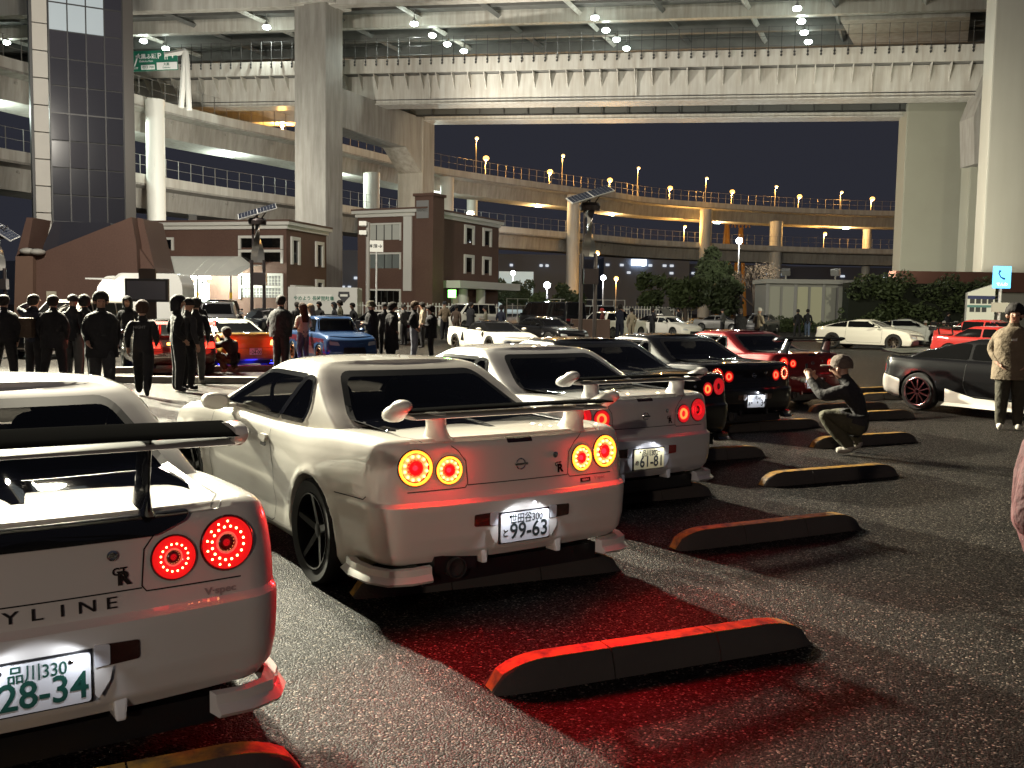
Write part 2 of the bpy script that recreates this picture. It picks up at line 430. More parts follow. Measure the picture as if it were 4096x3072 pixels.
def ring_lamp(mb, M, r, style):
    """round tail lamp in material slots: 0 ring, 1 red lens, 2 dark bowl, 3 diodes"""
    mb.cur = 2; mb.lathe([(r*1.05, -.03), (r*1.05, .004), (r*1.0, .008), (r*.96, .004)], 32, M, False)
    if style == 'hot':          # glowing outer ring, diodes inside it, red centre
        mb.cur = 0; mb.lathe([(r*.98, .002), (r*.97, .012), (r*.9, .016), (r*.83, .012), (r*.82, .002)], 32, M, False)
        mb.cur = 1; mb.lathe([(r*.82, .002), (r*.6, -.004), (r*.42, .002), (r*.4, .01), (r*.2, .014), (.001, .015)], 32, M, False)
        mb.cur = 3; n = 12; q = .66
    elif style == 'led':        # red bowl with two rows of diodes, dark middle
        mb.cur = 1; mb.lathe([(r*.97, .002), (r*.95, .012), (r*.8, .014), (r*.5, .006), (r*.36, -.004)], 32, M, False)
        mb.cur = 2; mb.lathe([(r*.36, -.004), (r*.3, .004), (r*.12, .008), (.001, .008)], 24, M, False)
        mb.cur = 3; n = 16; q = .62
    else:                       # 'off' outer red bowl / 'ring' inner glow
        mb.cur = 1; mb.lathe([(r*.97, .002), (r*.95, .012), (r*.75, .012), (r*.6, .004)], 32, M, False)
        mb.cur = 0 if style == 'ring' else 1; mb.lathe([(r*.6, .004), (r*.55, .014), (r*.42, .014), (r*.36, .002)], 32, M, False)
        mb.cur = 2 if style == 'off' else 1; mb.lathe([(r*.36, .002), (r*.2, .006), (.001, .008)], 24, M, False)
        n = 0; q = 0
    for k in range(n):
        a = 2*pi*(k+.5)/n; mb.ball((r*q*cos(a), r*q*sin(a), .01), r*(.085 if style == 'hot' else .05), 4, M)
    if style == 'led':
        for k in range(14 if r > .09 else 0):
            a = 2*pi*(k+.5)/14+.9; a = a if cos(a) < .3 else a+pi; mb.ball((r*.82*cos(a), r*.82*sin(a), .012), r*.05, 4, M)
def lampmats(tag_, ring, rs, lens, ls, dio, ds):
    return [mat('lamp ring '+tag_, (.5, .02, .01), .3, emit=ring, es=rs), mat('lamp lens '+tag_, (.45, .004, .004), .15, coat=1, emit=lens, es=ls),
            mat('lamp bowl '+tag_, (.02, .003, .003), .2, coat=1, emit=(.5, 0, 0), es=.02), mat('lamp diode '+tag_, (.6, .1, .05), .3, emit=dio, es=ds)]
PLATE = mat('plate white', (.78, .8, .82), .4); PGREEN = mat('plate green', (.01, .07, .05), .5)
PLATEL = {}
def number_plate(root, top, kana, num, y=-.014, z=.453, pm=None, ink=None, scale=1.0, face='rear', x=0.0, screws=True):
    mb = MB(); P = pm or PLATE; s = scale
    poly = roundpoly([(-.165*s, -.0825*s), (.165*s, -.0825*s), (.165*s, .0825*s), (-.165*s, .0825*s)], .012*s, 3)
    mb.prism(poly, -.004, .004, 'y')
    o = mb.build('number_plate', [P, BLACKP], root, None); o.location = (x, y, z)
    if face == 'front': o.rotation_euler = (0, 0, pi)
    t = MB()
    text_on(t, top, .062*s, Matrix.Translation((.005*s, -.0065, .045*s)), .0006, .82)
    text_on(t, kana, .05*s, Matrix.Translation((-.135*s, -.0065, -.03*s)), .0006)
    text_on(t, num, .125*s, Matrix.Translation((.025*s, -.0065, -.026*s)), .002*s, .92)
    t.build('lettering', ink or PGREEN, o)
    if screws:
        for xx in (-.105, .105):
            q = MB(); q.lathe([(.008, 0), (.008, .004), (.004, .006)], 8, Matrix.Translation((xx, -.004, .062)) @ Matrix.Rotation(pi/2, 4, 'X')); q.build('screw', CHROME, o)
    f = MB(); f.box((-.172*s, .0045, -.09*s), (.172*s, .014, .09*s)); f.build('plate_holder', BLACKP, o)
    return o
def rear_text(mb, sk, s, size, x0, z0, bold=0, sx=1.0, off=.004, space=1.0):
    v, f = text2d(s, size, bold, space); o = []
    for x, y in v:
        q = proj_pt(sk, 'rear', (x0+x*sx, z0+y), off); o.append(tuple(q) if q is not None else (x0+x*sx, 0, z0+y))
    mb.add(o, f)
COUPE = {}
def cut_cabin(cab, inner, cuts):
    """hollow the cabin and open its windows"""
    for me in [inner]+cuts:
        co = bpy.data.objects.new('cutter', me); COL.objects.link(co)
        cab = bake(cab, [('BOOLEAN', dict(operation='DIFFERENCE', object=co, solver='EXACT', material_mode='TRANSFER'))])
        bpy.data.objects.remove(co)
    return smooth_me(cab, 40)
def shrink(P, d):
    cx = sum(p[0] for p in P)/len(P); cy = sum(p[1] for p in P)/len(P); o = []
    for x, y in P:
        v = Vector((x-cx, y-cy)); l = v.length; o.append((cx+(x-cx)*(1-d/l), cy+(y-cy)*(1-d/l)))
    return o
def coupe_glass(C, sk):
    cuts = []
    rw = roundpoly([(-.655, .962), (.655, .962), (.495, 1.238), (-.495, 1.238)], .06); fw = roundpoly([(-.68, .925), (.68, .925), (.50, 1.235), (-.50, 1.235)], .06)
    a = roundpoly([(2.98, .925), (2.30, 1.205), (2.16, 1.218), (1.58, 1.218), (1.84, .925)], .025); b = roundpoly([(1.80, .93), (1.555, 1.216), (1.44, 1.208), (1.355, 1.04), (1.39, .94)], .04)
    for nm, pl, sd in (('rglass', rw, 'rear'), ('fglass', fw, 'front')):
        t = MB(); ribbon(t, sk, sd, pl, .035, .004, .04, True); C['rtrim' if sd == 'rear' else 'ftrim'] = t.mesh('window_trim', BLACKP, 40)
        g = MB(); decal(g, sk, sd, pl, .0015, .05, .004); C[nm] = g.mesh('rear_window' if sd == 'rear' else 'windshield', TINT, 40)
        c = MB(); c.prism(shrink(pl, .012), *((-1, 1.54) if sd == 'rear' else (2.28, 6)), 'y'); cuts.append(c.mesh('cut', INTER))
    for sd in ('left', 'right'):
        t = MB(); ribbon(t, sk, sd, a, .03, .004, .04, True); ribbon(t, sk, sd, b, .03, .005, .04, True); C[sd+'trim'] = t.mesh('window_trim', BLACKG, 40)
        for pl, nm, n2 in ((a, 'g1', 'door_window'), (b, 'g2', 'quarter_window')): g = MB(); decal(g, sk, sd, pl, .0015, .05, .004); C[sd+nm] = g.mesh(n2, TINT, 40)
    for pl in (a, b): c = MB(); c.prism(shrink(pl, .012), -2, 2, 'x'); cuts.append(c.mesh('cut', INTER))
    C['cuts'] = cuts
    f = MB(); f.box((-.66, .95, .86), (.66, 3.1, .945)); f.box((-.62, .72, .90), (.62, .95, .958)); C['floor'] = f.mesh('cabin_floor', INTER)
    S_ = []
    for x, y, w_, z in ((-.36, 2.05, .22, 1.12), (.36, 2.05, .22, 1.12), (0, 1.30, .55, 1.02)):
        m = MB(); m.prism(roundpoly([(x-w_, .94), (x+w_, .94), (x+w_*.85, z), (x-w_*.85, z)], .08), y-.06, y+.06, 'y')
        if y > 1.5: m.prism(roundpoly([(x-.12, z-.01), (x+.12, z-.01), (x+.10, z+.12), (x-.10, z+.12)], .05), y-.05, y+.03, 'y')
        S_.append(m.mesh('seat', INTER, 40))
    m = MB(); m.tube([(-.36+.18*cos(q), 2.62+.05*sin(q), 1.0+.16*sin(q)) for q in [2*pi*k/20 for k in range(21)]], .015, 6); S_.append(m.mesh('steering_wheel', INTER, 40))
    C['seats'] = S_
def coupe_parts():
    if COUPE: return COUPE
    body, cab, wh, inner = coupe_meshes(); sk = Skin3([body, cab]); C = COUPE
    C['body'] = body; C['cab'] = cab; C['wh'] = wh; C['sk'] = sk; coupe_glass(C, sk); C['cab'] = cut_cabin(cab, inner, C['cuts'])
    # panel gaps
    GAP = mat('panel gap', (.01, .01, .01), .8); C['seams'] = []
    def gap(*a, **k): s = MB(); ribbon(s, sk, *a, **k); C['seams'].append(s.mesh('panel_gap', GAP))
    for sg in (-1, 1):
        gap('rear', [(sg*.47, .985), (sg*.47, .95), (sg*.40, .90), (sg*.355, .84), (sg*.345, .715), (sg*.36, .695), (sg*.70, .69)])
    gap('rear', [(-.345, .708), (.345, .708)])
    gap('top', [(-.66, .86), (-.66, .25), (-.60, .11)]); gap('top', [(.66, .86), (.66, .25), (.60, .11)])
    for sd in ('left', 'right'):
        gap(sd, [(1.86, .875), (1.83, .80), (1.70, .62), (1.66, .42), (1.70, .26), (1.76, .235), (3.0, .235), (3.12, .3), (3.14, .86)], .006)
        gap(sd, [(.24, .66), (.27, .64), (.62, .625)], .006)
    # lower corner lips, fins, mirrors, door handles
    sp = MB()
    sp.add([(-.93, .42, .20), (-.62, .0, .205), (-.60, .06, .205), (-.86, .46, .20), (-.90, .42, .285), (-.63, .03, .285), (-.60, .08, .285), (-.84, .46, .285)],
           [(0,1,2,3), (4,7,6,5), (0,4,5,1), (1,5,6,2), (2,6,7,3), (3,7,4,0)])
    spz = [(-.935, .40, .195), (-.86, .07, .20), (-.60, .0, .21)]; out = []
    R = []
    for (x, y, z) in [(-.90, .50, .195), (-.925, .36, .195), (-.905, .17, .198), (-.84, .045, .2), (-.72, -.01, .205), (-.60, -.018, .21)]:
        c = Vector((-.5, .4, 0))-Vector((x, y, 0)); c.z = 0; c.normalize(); c *= .07
        R.append([(x, y, z), (x-c.x*.2, y-c.y*.2, z+.02), (x+c.x*.25, y+c.y*.25, z+.055), (x+c.x*.3, y+c.y*.3, z+.10), (x+c.x, y+c.y, z+.10), (x+c.x, y+c.y, z)])
    R = [[(x*.985+.0, y+.01, .2+(z-.2)*.8) for x, y, z in r] for r in R]; sp = MB(); sp.rings(R); C['lipL'] = sp.mesh('bumper_lip', BLACKP, 35)
    sp = MB(); sp.rings([[(-x, y, z) for x, y, z in r] for r in R]); C['lipR'] = sp.mesh('bumper_lip', BLACKP, 35)
    fn = []
    for x in (-.245, .265):
        m = MB(); m.add([(x-.03, .03, .40), (x+.03, .03, .40), (x+.016, .02, .262), (x-.016, .02, .262), (x-.04, .2, .36), (x+.04, .2, .36), (x+.02, .12, .26), (x-.02, .12, .26)],
              [(0,1,2,3), (4,7,6,5), (0,4,5,1), (1,5,6,2), (2,6,7,3), (3,7,4,0)]); fn.append(m.mesh('bumper_fin', BLACKP, None, .008))
    C['fins'] = fn
    ex = MB(); ex.lathe([(.052, 0), (.058, .0), (.058, .16), (.05, .16), (.05, .02), (.001, .03)], 20, Matrix.Translation((-.42, .02, .255)) @ Matrix.Rotation(-pi/2, 4, 'X'), False)
    C['exhaust'] = ex.mesh('exhaust', mat('exhaust steel', (.08, .075, .07), .5, .6), 40)
    dk = MB(); dk.box((-.60, .09, .16), (.60, 4.3, .26)); dk.box((-.55, .05, .235), (-.28, .3, .33)); C['under'] = dk.mesh('underbody', BLACKP)
    for sd, sg in (('L', -1), ('R', 1)):
        m = MB(); Rr = []
        for k, (yy, sc) in enumerate(((2.70, .75), (2.72, 1.0), (2.80, 1.0), (2.88, .7), (2.92, .25))):
            cx = sg*.93; cz = .955
            Rr.append([(cx+sg*.11*sc*cos(a)*(1 if abs(cos(a)) < .7 else .92), yy, cz+.062*sc*sin(a)) for a in [2*pi*j/14 for j in range(14)]])
        m.rings(Rr); m.box((sg*.76, 2.75, .90), (sg*.86, 2.86, .93)); C['mir'+sd] = m.mesh('door_mirror', BLACKP, 40)
        q = MB(); decal(q, sk, 'left' if sg < 0 else 'right', roundpoly([(1.86, .752), (2.0, .752), (2.0, .80), (1.86, .80)], .02), .022, .03, .03); C['hand'+sd] = q.mesh('door_handle', BLACKP, 30)
    for sd, k in (('left', 'L'), ('right', 'R')): q = MB(); decal(q, sk, sd, roundpoly([(1.88, .72), (1.985, .72), (1.985, .765), (1.88, .765)], .015), .003, .03); C['rec'+k] = q.mesh('handle_recess', BLACKP, 30)
    # rear reflectors with clear inner blocks, plate well, third lamp, badges
    for sg, k in ((-1, 'L'), (1, 'R')):
        q = MB(); decal(q, sk, 'rear', roundpoly([(sg*.185, .472), (sg*.325, .478), (sg*.325, .545), (sg*.185, .55)], .012), .004, .03); C['refl'+k] = q.mesh('reflector', BLACKP, 30)
        q = MB(); decal(q, sk, 'rear', roundpoly([(sg*.178, .475), (sg*.228, .477), (sg*.228, .548), (sg*.178, .552)], .008), .008, .03); C['bulb'+k] = q.mesh('plate_lamp', BLACKP, 30)
        q = MB(); q.add([(sg*.178, -.008, .468), (sg*.236, -.008, .470), (sg*.226, -.008, .425), (sg*.19, -.008, .37), (sg*.178, -.008, .385)], [(0,1,2,3,4)]); C['wedge'+k] = q.mesh('plate_surround', BLACKP)
    q = MB(); decal(q, sk, 'rear', roundpoly([(-.085, .925), (.085, .925), (.085, .955), (-.085, .955)], .008), .004, .03); C['third'] = q.mesh('high_brake_lamp', BLACKP, 30)
    q = MB(); M = surf_frame(sk, 'rear', (0, .80), .004); q.lathe([(.026, 0), (.03, 0), (.034, .004), (.03, .008), (.026, .004), (.026, 0)], 24, M, False); q.box((-.042, -.006, .001), (.042, .006, .01), M); C['emblem'] = q.mesh('emblem', CHROME, 40)
    q = MB(); M = surf_frame(sk, 'rear', (.25, .833), .002); q.lathe([(.013, 0), (.018, .001), (.018, .005), (.012, .006), (.01, .002), (.001, .002)], 20, M, False); C['lock'] = q.mesh('key_lock', CHROME, 40)
    q = MB(); rear_text(q, sk, 'GT', .036, .272, .775, .0012); rear_text(q, sk, 'R', .062, .285, .75, .0035, 1.1, .0045); C['badge'] = q.mesh('badge', mat('badge dark chrome', (.1, .08, .08), .25, .9))
    # small stock wing
    def airfoil(c, th, y0, z0, tilt):
        o = []
        for k in range(14):
            a = 2*pi*k/14; px = c/2*cos(a); pz = th*sin(a)*(1 if sin(a) > 0 else .7)
            o.append((y0+px*cos(tilt)-pz*sin(tilt), z0+px*sin(tilt)+pz*cos(tilt)))
        return o
    wb = MB(); R = []
    for i in range(11):
        x = -.70+1.4*i/10; R.append([(x, y, z) for y, z in airfoil(.20, .013, .165, 1.118+.006*cos(x*2), -.05)])
    wb.rings(R); C['blade'] = wb.mesh('wing_blade', mat('wing satin black', (.008, .008, .008), .5, spec=.0), 40)
    wu = MB(); R = []
    for i in range(11):
        x = -.66+1.32*i/10; R.append([(x, y, z) for y, z in airfoil(.20, .014, .165, 1.086, .02)])
    wu.rings(R); C['flap'] = wu.mesh('wing_flap', BLACKP, 40)
    for sg, k in ((-1, 'L'), (1, 'R')):
        e = MB(); R = []
        for xx, sc in ((.675, .8), (.70, 1.0), (.725, 1.0), (.75, .85), (.765, .45)):
            R.append([(sg*xx, .165+.135*sc*cos(a)+.02, 1.112+.05*sc*sin(a)-.028*cos(a)*sc+(.02 if cos(a) < -.3 else 0)) for a in [2*pi*j/16 for j in range(16)]])
        e.rings(R); C['end'+k] = e.mesh('wing_end', BLACKP, 50)
        u = MB(); R = []
        for z, cx, hw, cy, hl in ((.955, .455, .085, .19, .12), (.975, .465, .065, .19, .10), (1.02, .475, .05, .18, .08), (1.075, .48, .052, .175, .075), (1.10, .48, .056, .175, .08)):
            R.append([(sg*(cx+hw*cos(a)*(1 if abs(cos(a)) > .4 else .9)), cy+hl*sin(a), z) for a in [2*pi*j/14 for j in range(14)]])
        u.rings(R); C['strut'+k] = u.mesh('wing_strut', BLACKP, 50)
    C['wheels'] = wheel_meshes()
    return C
CLEARR = mat('clear lens', (.7, .72, .75), .15, coat=1); DREFL = mat('dark reflector', (.05, .02, .015), .2, coat=1); REDREFL = mat('red reflector', (.25, .01, .01), .2, coat=1)
def paint(name, c, rough=.5, metal=0.0):
    m = mat(name, c, rough, metal, coat=1, spec=.12, noise=(1.2, .12, tuple(x*.9 for x in c))); m.node_tree.nodes['Principled BSDF'].inputs['Coat Roughness'].default_value = .015; return m
def make_coupe(loc, yaw, label, pm, lm, styles, plate, wing='stock', power=0, plate_pow=0, lcol=(1, .006, .012), extra=None, ink=None, pmat=None, third=(.02, .002, .002), name='sports_coupe', lift=0, wing_emblem=True):
    C = coupe_parts(); r = thing(name, label, 'car', (loc[0], loc[1], lift), yaw, 'coupes parked in the near row')
    b = put('body', C['body'], r, mat=pm)
    [put('panel_gap', q, b) for q in C['seams']]; put('underbody', C['under'], r)
    put('cabin', C['cab'], r, mat=pm)
    put('cabin_floor', C['floor'], r)
    for s_ in C['seats']: put('seat', s_, r)
    for k in ('rtrim', 'lefttrim', 'righttrim'): put('window_trim', C[k], r)
    put('rear_window', C['rglass'], r); put('windshield', C['fglass'], r)
    for sd in ('left', 'right'): put('door_window', C[sd+'g1'], r); put('quarter_window', C[sd+'g2'], r)
    put('bumper_lip', C['lipL'], r, mat=pm); put('bumper_lip', C['lipR'], r, mat=pm)
    for f in C['fins']: put('bumper_fin', f, r, mat=pm)
    put('exhaust', C['exhaust'], r)
    for k in 'LR':
        put('door_mirror', C['mir'+k], r, mat=pm); put('door_handle', C['hand'+k], r, mat=pm); put('handle_recess', C['rec'+k], r)
        put('reflector', C['refl'+k], r, mat=REDREFL if (extra and extra.get('redrefl') and k == 'R') else DREFL); put('plate_lamp', C['bulb'+k], r, mat=CLEARR)
        put('plate_surround', C['wedge'+k], r, mat=pm)
    put('high_brake_lamp', C['third'], r, mat=mat('third lamp', third, .2, coat=1)); (wing_emblem and put('emblem', C['emblem'], r)); put('key_lock', C['lock'], r); put('badge', C['badge'], r)
    add_wheels(r, C['wh'], C['wheels'], .1)
    for i, (x, z, rad, st) in enumerate(((-.651, .82, .098, styles[0]), (-.456, .797, .078, styles[1]), (.456, .797, .078, styles[1]), (.651, .82, .098, styles[0]))):
        M = surf_frame(C['sk'], 'rear', (x, z), .0); m = MB(); ring_lamp(m, M, rad, st); m.build('tail_lamp', lm, r, 60)
        if power:
            p = M @ Vector((0, 0, .03)); lamp('tail_light', p, power*.10, lcol, 'POINT', None, .03, parent=r)
            p = M @ Vector((0, 0, .05)); lamp('tail_light', p, power*(3.2 if rad > .09 else 2.2), lcol, 'SPOT', p+Vector((p.x*.25, -1, -.32)), .06, 125, .6, parent=r)
    number_plate(r, *plate, pm=pmat, ink=ink)
    if plate_pow:
        for sg in (-1, 1): lamp('plate_light', (sg*.13, -.085, .56), plate_pow, (.86, .9, 1), 'SPOT', (sg*.04, -.028, .40), .012, 150, .4, parent=r)
    if wing == 'stock':
        put('wing_blade', C['blade'], r); put('wing_flap', C['flap'], r, mat=pm)
        for k in 'LR': put('wing_end', C['end'+k], r, mat=pm); put('wing_strut', C['strut'+k], r, mat=pm)
    return r
# ================================================================ ground
def asphalt():
    m = bpy.data.materials.new('asphalt'); m.use_nodes = True; nt = m.node_tree; N = nt.nodes; L = nt.links; b = N['Principled BSDF']
    tc = N.new('ShaderNodeTexCoord')
    v = N.new('ShaderNodeTexVoronoi'); v.inputs['Scale'].default_value = 110; L.new(tc.outputs['Object'], v.inputs['Vector'])
    n = N.new('ShaderNodeTexNoise'); n.inputs['Scale'].default_value = 45; n.inputs['Detail'].default_value = 8; n.inputs['Roughness'].default_value = .75; L.new(tc.outputs['Object'], n.inputs['Vector'])
    big = N.new('ShaderNodeTexNoise'); big.inputs['Scale'].default_value = .35; big.inputs['Detail'].default_value = 5; L.new(tc.outputs['Object'], big.inputs['Vector'])
    r = N.new('ShaderNodeValToRGB'); e = r.color_ramp.elements
    e[0].position = .0; e[0].color = (.0035, .0029, .0024, 1); e[1].position = 1; e[1].color = (.27, .235, .20, 1)
    k = e.new(.55); k.color = (.006, .005, .0042, 1); k = e.new(.88); k.color = (.012, .0098, .008, 1); k = e.new(.93); k.color = (.075, .063, .052, 1)
    sep = N.new('ShaderNodeSeparateColor'); L.new(v.outputs['Color'], sep.inputs[0]); L.new(sep.outputs[0], r.inputs[0])
    x = N.new('ShaderNodeMix'); x.data_type = 'RGBA'; x.blend_type = 'MULTIPLY'; x.inputs['Factor'].default_value = .7
    r2 = N.new('ShaderNodeMapRange'); r2.inputs['From Min'].default_value = .3; r2.inputs['From Max'].default_value = .7; r2.inputs['To Min'].default_value = .62; r2.inputs['To Max'].default_value = 1.25
    L.new(big.outputs[0], r2.inputs[0]); L.new(r.outputs[0], x.inputs['A']); L.new(r2.outputs[0], x.inputs['B']); L.new(x.outputs['Result'], b.inputs['Base Color'])
    wn = N.new('ShaderNodeTexNoise'); wn.inputs['Scale'].default_value = .8; wn.inputs['Detail'].default_value = 6; L.new(tc.outputs['Object'], wn.inputs['Vector'])
    wm = N.new('ShaderNodeMix'); wm.data_type = 'RGBA'; wm.blend_type = 'ADD'; wm.inputs['Factor'].default_value = 1.6; L.new(tc.outputs['Object'], wm.inputs['A']); L.new(wn.outputs['Color'], wm.inputs['B'])
    cv = N.new('ShaderNodeTexVoronoi'); cv.feature = 'DISTANCE_TO_EDGE'; cv.inputs['Scale'].default_value = .16; L.new(wm.outputs['Result'], cv.inputs['Vector'])
    ck = N.new('ShaderNodeMapRange'); ck.inputs['From Min'].default_value = .0006; ck.inputs['From Max'].default_value = .0022; ck.inputs['To Min'].default_value = .35; L.new(cv.outputs[0], ck.inputs[0])
    st = N.new('ShaderNodeTexNoise'); st.inputs['Scale'].default_value = 1.3; st.inputs['Detail'].default_value = 3; L.new(tc.outputs['Object'], st.inputs['Vector'])
    sr = N.new('ShaderNodeMapRange'); sr.inputs['From Min'].default_value = .60; sr.inputs['From Max'].default_value = .72; sr.inputs['To Min'].default_value = 1; sr.inputs['To Max'].default_value = .45; L.new(st.outputs[0], sr.inputs[0])
    mm_ = N.new('ShaderNodeMath'); mm_.operation = 'MULTIPLY'; L.new(ck.outputs[0], mm_.inputs[0]); L.new(sr.outputs[0], mm_.inputs[1])
    x3 = N.new('ShaderNodeMix'); x3.data_type = 'RGBA'; x3.blend_type = 'MULTIPLY'; x3.inputs['Factor'].default_value = 1; L.new(x.outputs['Result'], x3.inputs['A']); L.new(mm_.outputs[0], x3.inputs['B']); L.new(x3.outputs['Result'], b.inputs['Base Color'])
    rr = N.new('ShaderNodeMapRange'); rr.inputs['To Min'].default_value = .42; rr.inputs['To Max'].default_value = .85; L.new(sep.outputs[1], rr.inputs[0]); L.new(rr.outputs[0], b.inputs['Roughness'])
    ad = N.new('ShaderNodeMath'); ad.operation = 'ADD'; mu = N.new('ShaderNodeMath'); mu.operation = 'MULTIPLY'; mu.inputs[1].default_value = -1.0
    L.new(v.outputs['Distance'], mu.inputs[0]); L.new(mu.outputs[0], ad.inputs[0]); L.new(n.outputs[0], ad.inputs[1])
    bp = N.new('ShaderNodeBump'); bp.inputs['Strength'].default_value = .75; bp.inputs['Distance'].default_value = .012; L.new(ad.outputs[0], bp.inputs['Height']); L.new(bp.outputs[0], b.inputs['Normal'])
    b.inputs['Specular IOR Level'].default_value = .10
    return m
ASPH = asphalt()
g = MB(); g.add([(-700, -300, 0), (700, -300, 0), (700, 900, 0), (-700, 900, 0)], [(0, 1, 2, 3)])
struct(g.build('ground', ASPH), 'dark coarse asphalt of the car park')
# ================================================================ wheel stops: three recycled-rubber sections each, yellow tape along the top
STOPM = mat('stop rubber', (.045, .038, .034), .8, noise=(6, .5, (.055, .048, .043)), bump=(60, .5, .006))
TAPE = mat('yellow tape', (.62, .33, .035), .6, noise=[(3, .5, (.45, .22, .03)), (30, .5, (.3, .16, .04)), (14, .9, (.06, .05, .04))])
def stop_meshes(L=1.76):
    hw, hh = .105, .125; secs = []; tape = []
    def sect(e): return [(-hw, 0), (-hw*.92, hh*.35), (-hw*.66, hh*.86), (-hw*.5, hh), (hw*.5, hh), (hw*.66, hh*.86), (hw*.92, hh*.35), (hw, 0)]
    cuts = [-L/2, -L/6, L/6, L/2]
    for i in range(3):
        a, b = cuts[i]+(.004 if i else 0), cuts[i+1]-(.004 if i < 2 else 0); R = []; T = []
        n = 12
        for k in range(n+1):
            x = lerp(a, b, k/n); e = min(x+L/2, L/2-x); s = sqrt(max(0, 1-(1-min(1, e/.27))**2)); s = max(.03, s); sw = .72+.28*s
            R.append([(x, y*sw, z*s) for y, z in sect(0)])
            T.append([(x, -hw*.46*sw, hh*s+.003), (x, hw*.46*sw, hh*s+.003), (x, hw*.46*sw, hh*s-.02*s), (x, -hw*.46*sw, hh*s-.02*s)])
        m = MB(); m.rings(R); secs.append(m.mesh('stop_section', STOPM, 40))
        m = MB(); m.rings(T); tape.append(m.mesh('tape', TAPE))
    return secs, tape
SECS, TAPES = stop_meshes()
def wheel_stop(x, y, ang, label, group='rubber wheel stops of the car park', tape=True, mid=True):
    t = thing('wheel_stop', label, 'wheel stop', (x, y, .001), radians(ang), group)
    for i in range(3):
        s_ = put('stop_section', SECS[i], t)
        if tape: put('tape', TAPES[i], s_)
    return t
def stop_at(a, b, label, **k):
    (x0, y0), (x1, y1) = a, b
    return wheel_stop((x0+x1)/2, (y0+y1)/2, math.degrees(atan2(y1-y0, x1-x0)), label, **k)
stop_at((-.04+.03, 4.02+.13), (1.45, 4.80), 'wheel stop glowing red behind the second white coupe, nearest whole one')
stop_at((-.92, 5.46), (.70, 6.16), 'dark wheel stop in shade under the tail of the second white coupe')
stop_at((1.15, 6.66), (2.73, 7.45), 'wheel stop with half its tape reddened, behind the silver white coupe')
stop_at((2.42, 9.16), (4.02, 9.92), 'wheel stop with clean yellow tape behind the black coupes, no one near it')
stop_at((3.72, 11.8), (5.34, 12.58), 'wheel stop with yellow ends behind the crouching photographer')
stop_at((.26, 7.95), (1.82, 8.72), 'dark wheel stop in shade under the silver white coupe')
stop_at((1.35, 10.32), (2.95, 11.1), 'dark wheel stop in shade behind the first black coupe')
stop_at((2.95, 13.2), (4.5, 14.0), 'dark wheel stop with a red glint behind the second black coupe')
stop_at((-2.35, 2.55), (-.72, 3.38), 'wheel stop with orange end at the lower left below the near coupe tail')
stop_at((4.9, 14.7), (6.5, 15.45), 'dark wheel stop beside the wheel of the dark coupe with white bumper')
stop_at((5.0, 16.0), (6.6, 16.75), 'wheel stop behind the dark red winged coupe')
stop_at((6.6, 18.3), (8.3, 19.1), 'wheel stop with yellow end right of the dark red winged coupe')
stop_at((6.9, 19.6), (8.6, 20.4), 'far wheel stop with yellow end left of the dark coupe spoiler')
# ================================================================ the six coupes of the near row
WHT = paint('white paint', (.72, .70, .65)); WHT2 = paint('warm white paint', (.74, .71, .64)); SLV = paint('silver white paint', (.58, .57, .56), .4, .2)
BLK = paint('black paint', (.006, .006, .007), .3); DRED = paint('dark red paint', (.16, .012, .014), .35, .2)
LM_LED = lampmats('diode', (1, .02, .01), 3, (1, .012, .012), .75, (1, .35, .12), 14)
LM_HOT = lampmats('hot', (1, .23, .015), 4.6, (1, .006, .008), 1.1, (1, .42, .09), 9)
LM_DIM = lampmats('dim', (1, .10, .02), 4, (1, .02, .03), .45, (1, .4, .2), 8)
LM_RING = lampmats('ring', (1, .05, .02), 5, (1, .01, .01), .35, (1, .4, .2), 8)
c1 = make_coupe((-1.526, 3.0), .584, 'white coupe with tall black wing and black boot lip, nearest at the left edge', WHT, LM_LED, ('led', 'led'),
    ('品川330', 'る', '28-34'), wing=None, power=2.0, plate_pow=.85, wing_emblem=False)
c2 = make_coupe((.078, 5.376), .589, 'white coupe with four glowing amber ring tail lamps, centre of the picture', WHT2, LM_HOT, ('hot', 'hot'),
    ('世田谷300', 'と', '99-63'), power=26.0, plate_pow=1.15, ink=mat('plate dark ink', (.02, .03, .03), .5))
c3 = make_coupe((1.138, 7.875), .603, 'silver white coupe third in the near row, with a yellow lit number plate', SLV, LM_DIM, ('off', 'ring'),
    ('品川302', 'め', '61-81'), power=2.5, plate_pow=.9, extra={'redrefl': 1}, pmat=mat('plate warm', (.8, .72, .42), .4), ink=mat('plate ink', (.03, .03, .03), .5))
c4 = make_coupe((1.861, 10.461), .582, 'black coupe mostly hidden behind the silver white one, one lamp pair showing', BLK, LM_DIM, ('off', 'ring'),
    ('横浜301', 'さ', '34-00'), wing=None, power=.2, plate_pow=0)
c5 = make_coupe((3.328, 13.021), .576, 'black coupe with a blue white plate ending in 34, tail to the photographer', BLK, LM_RING, ('led', 'ring'),
    ('川崎365', 'ま', '・・34'), wing=None, power=.6, plate_pow=1.5, ink=mat('plate ink', (.03, .03, .03), .5))
c6 = make_coupe((5.185, 16.414), .552, 'dark red coupe with a tall black wing on struts, end of the near row', DRED, LM_RING, ('ring', 'ring'),
    ('横浜305', 'ま', '・・34'), wing=None, power=1.5, plate_pow=1.5, ink=mat('plate ink', (.03, .03, .03), .5))
C = COUPE; sk = C['sk']
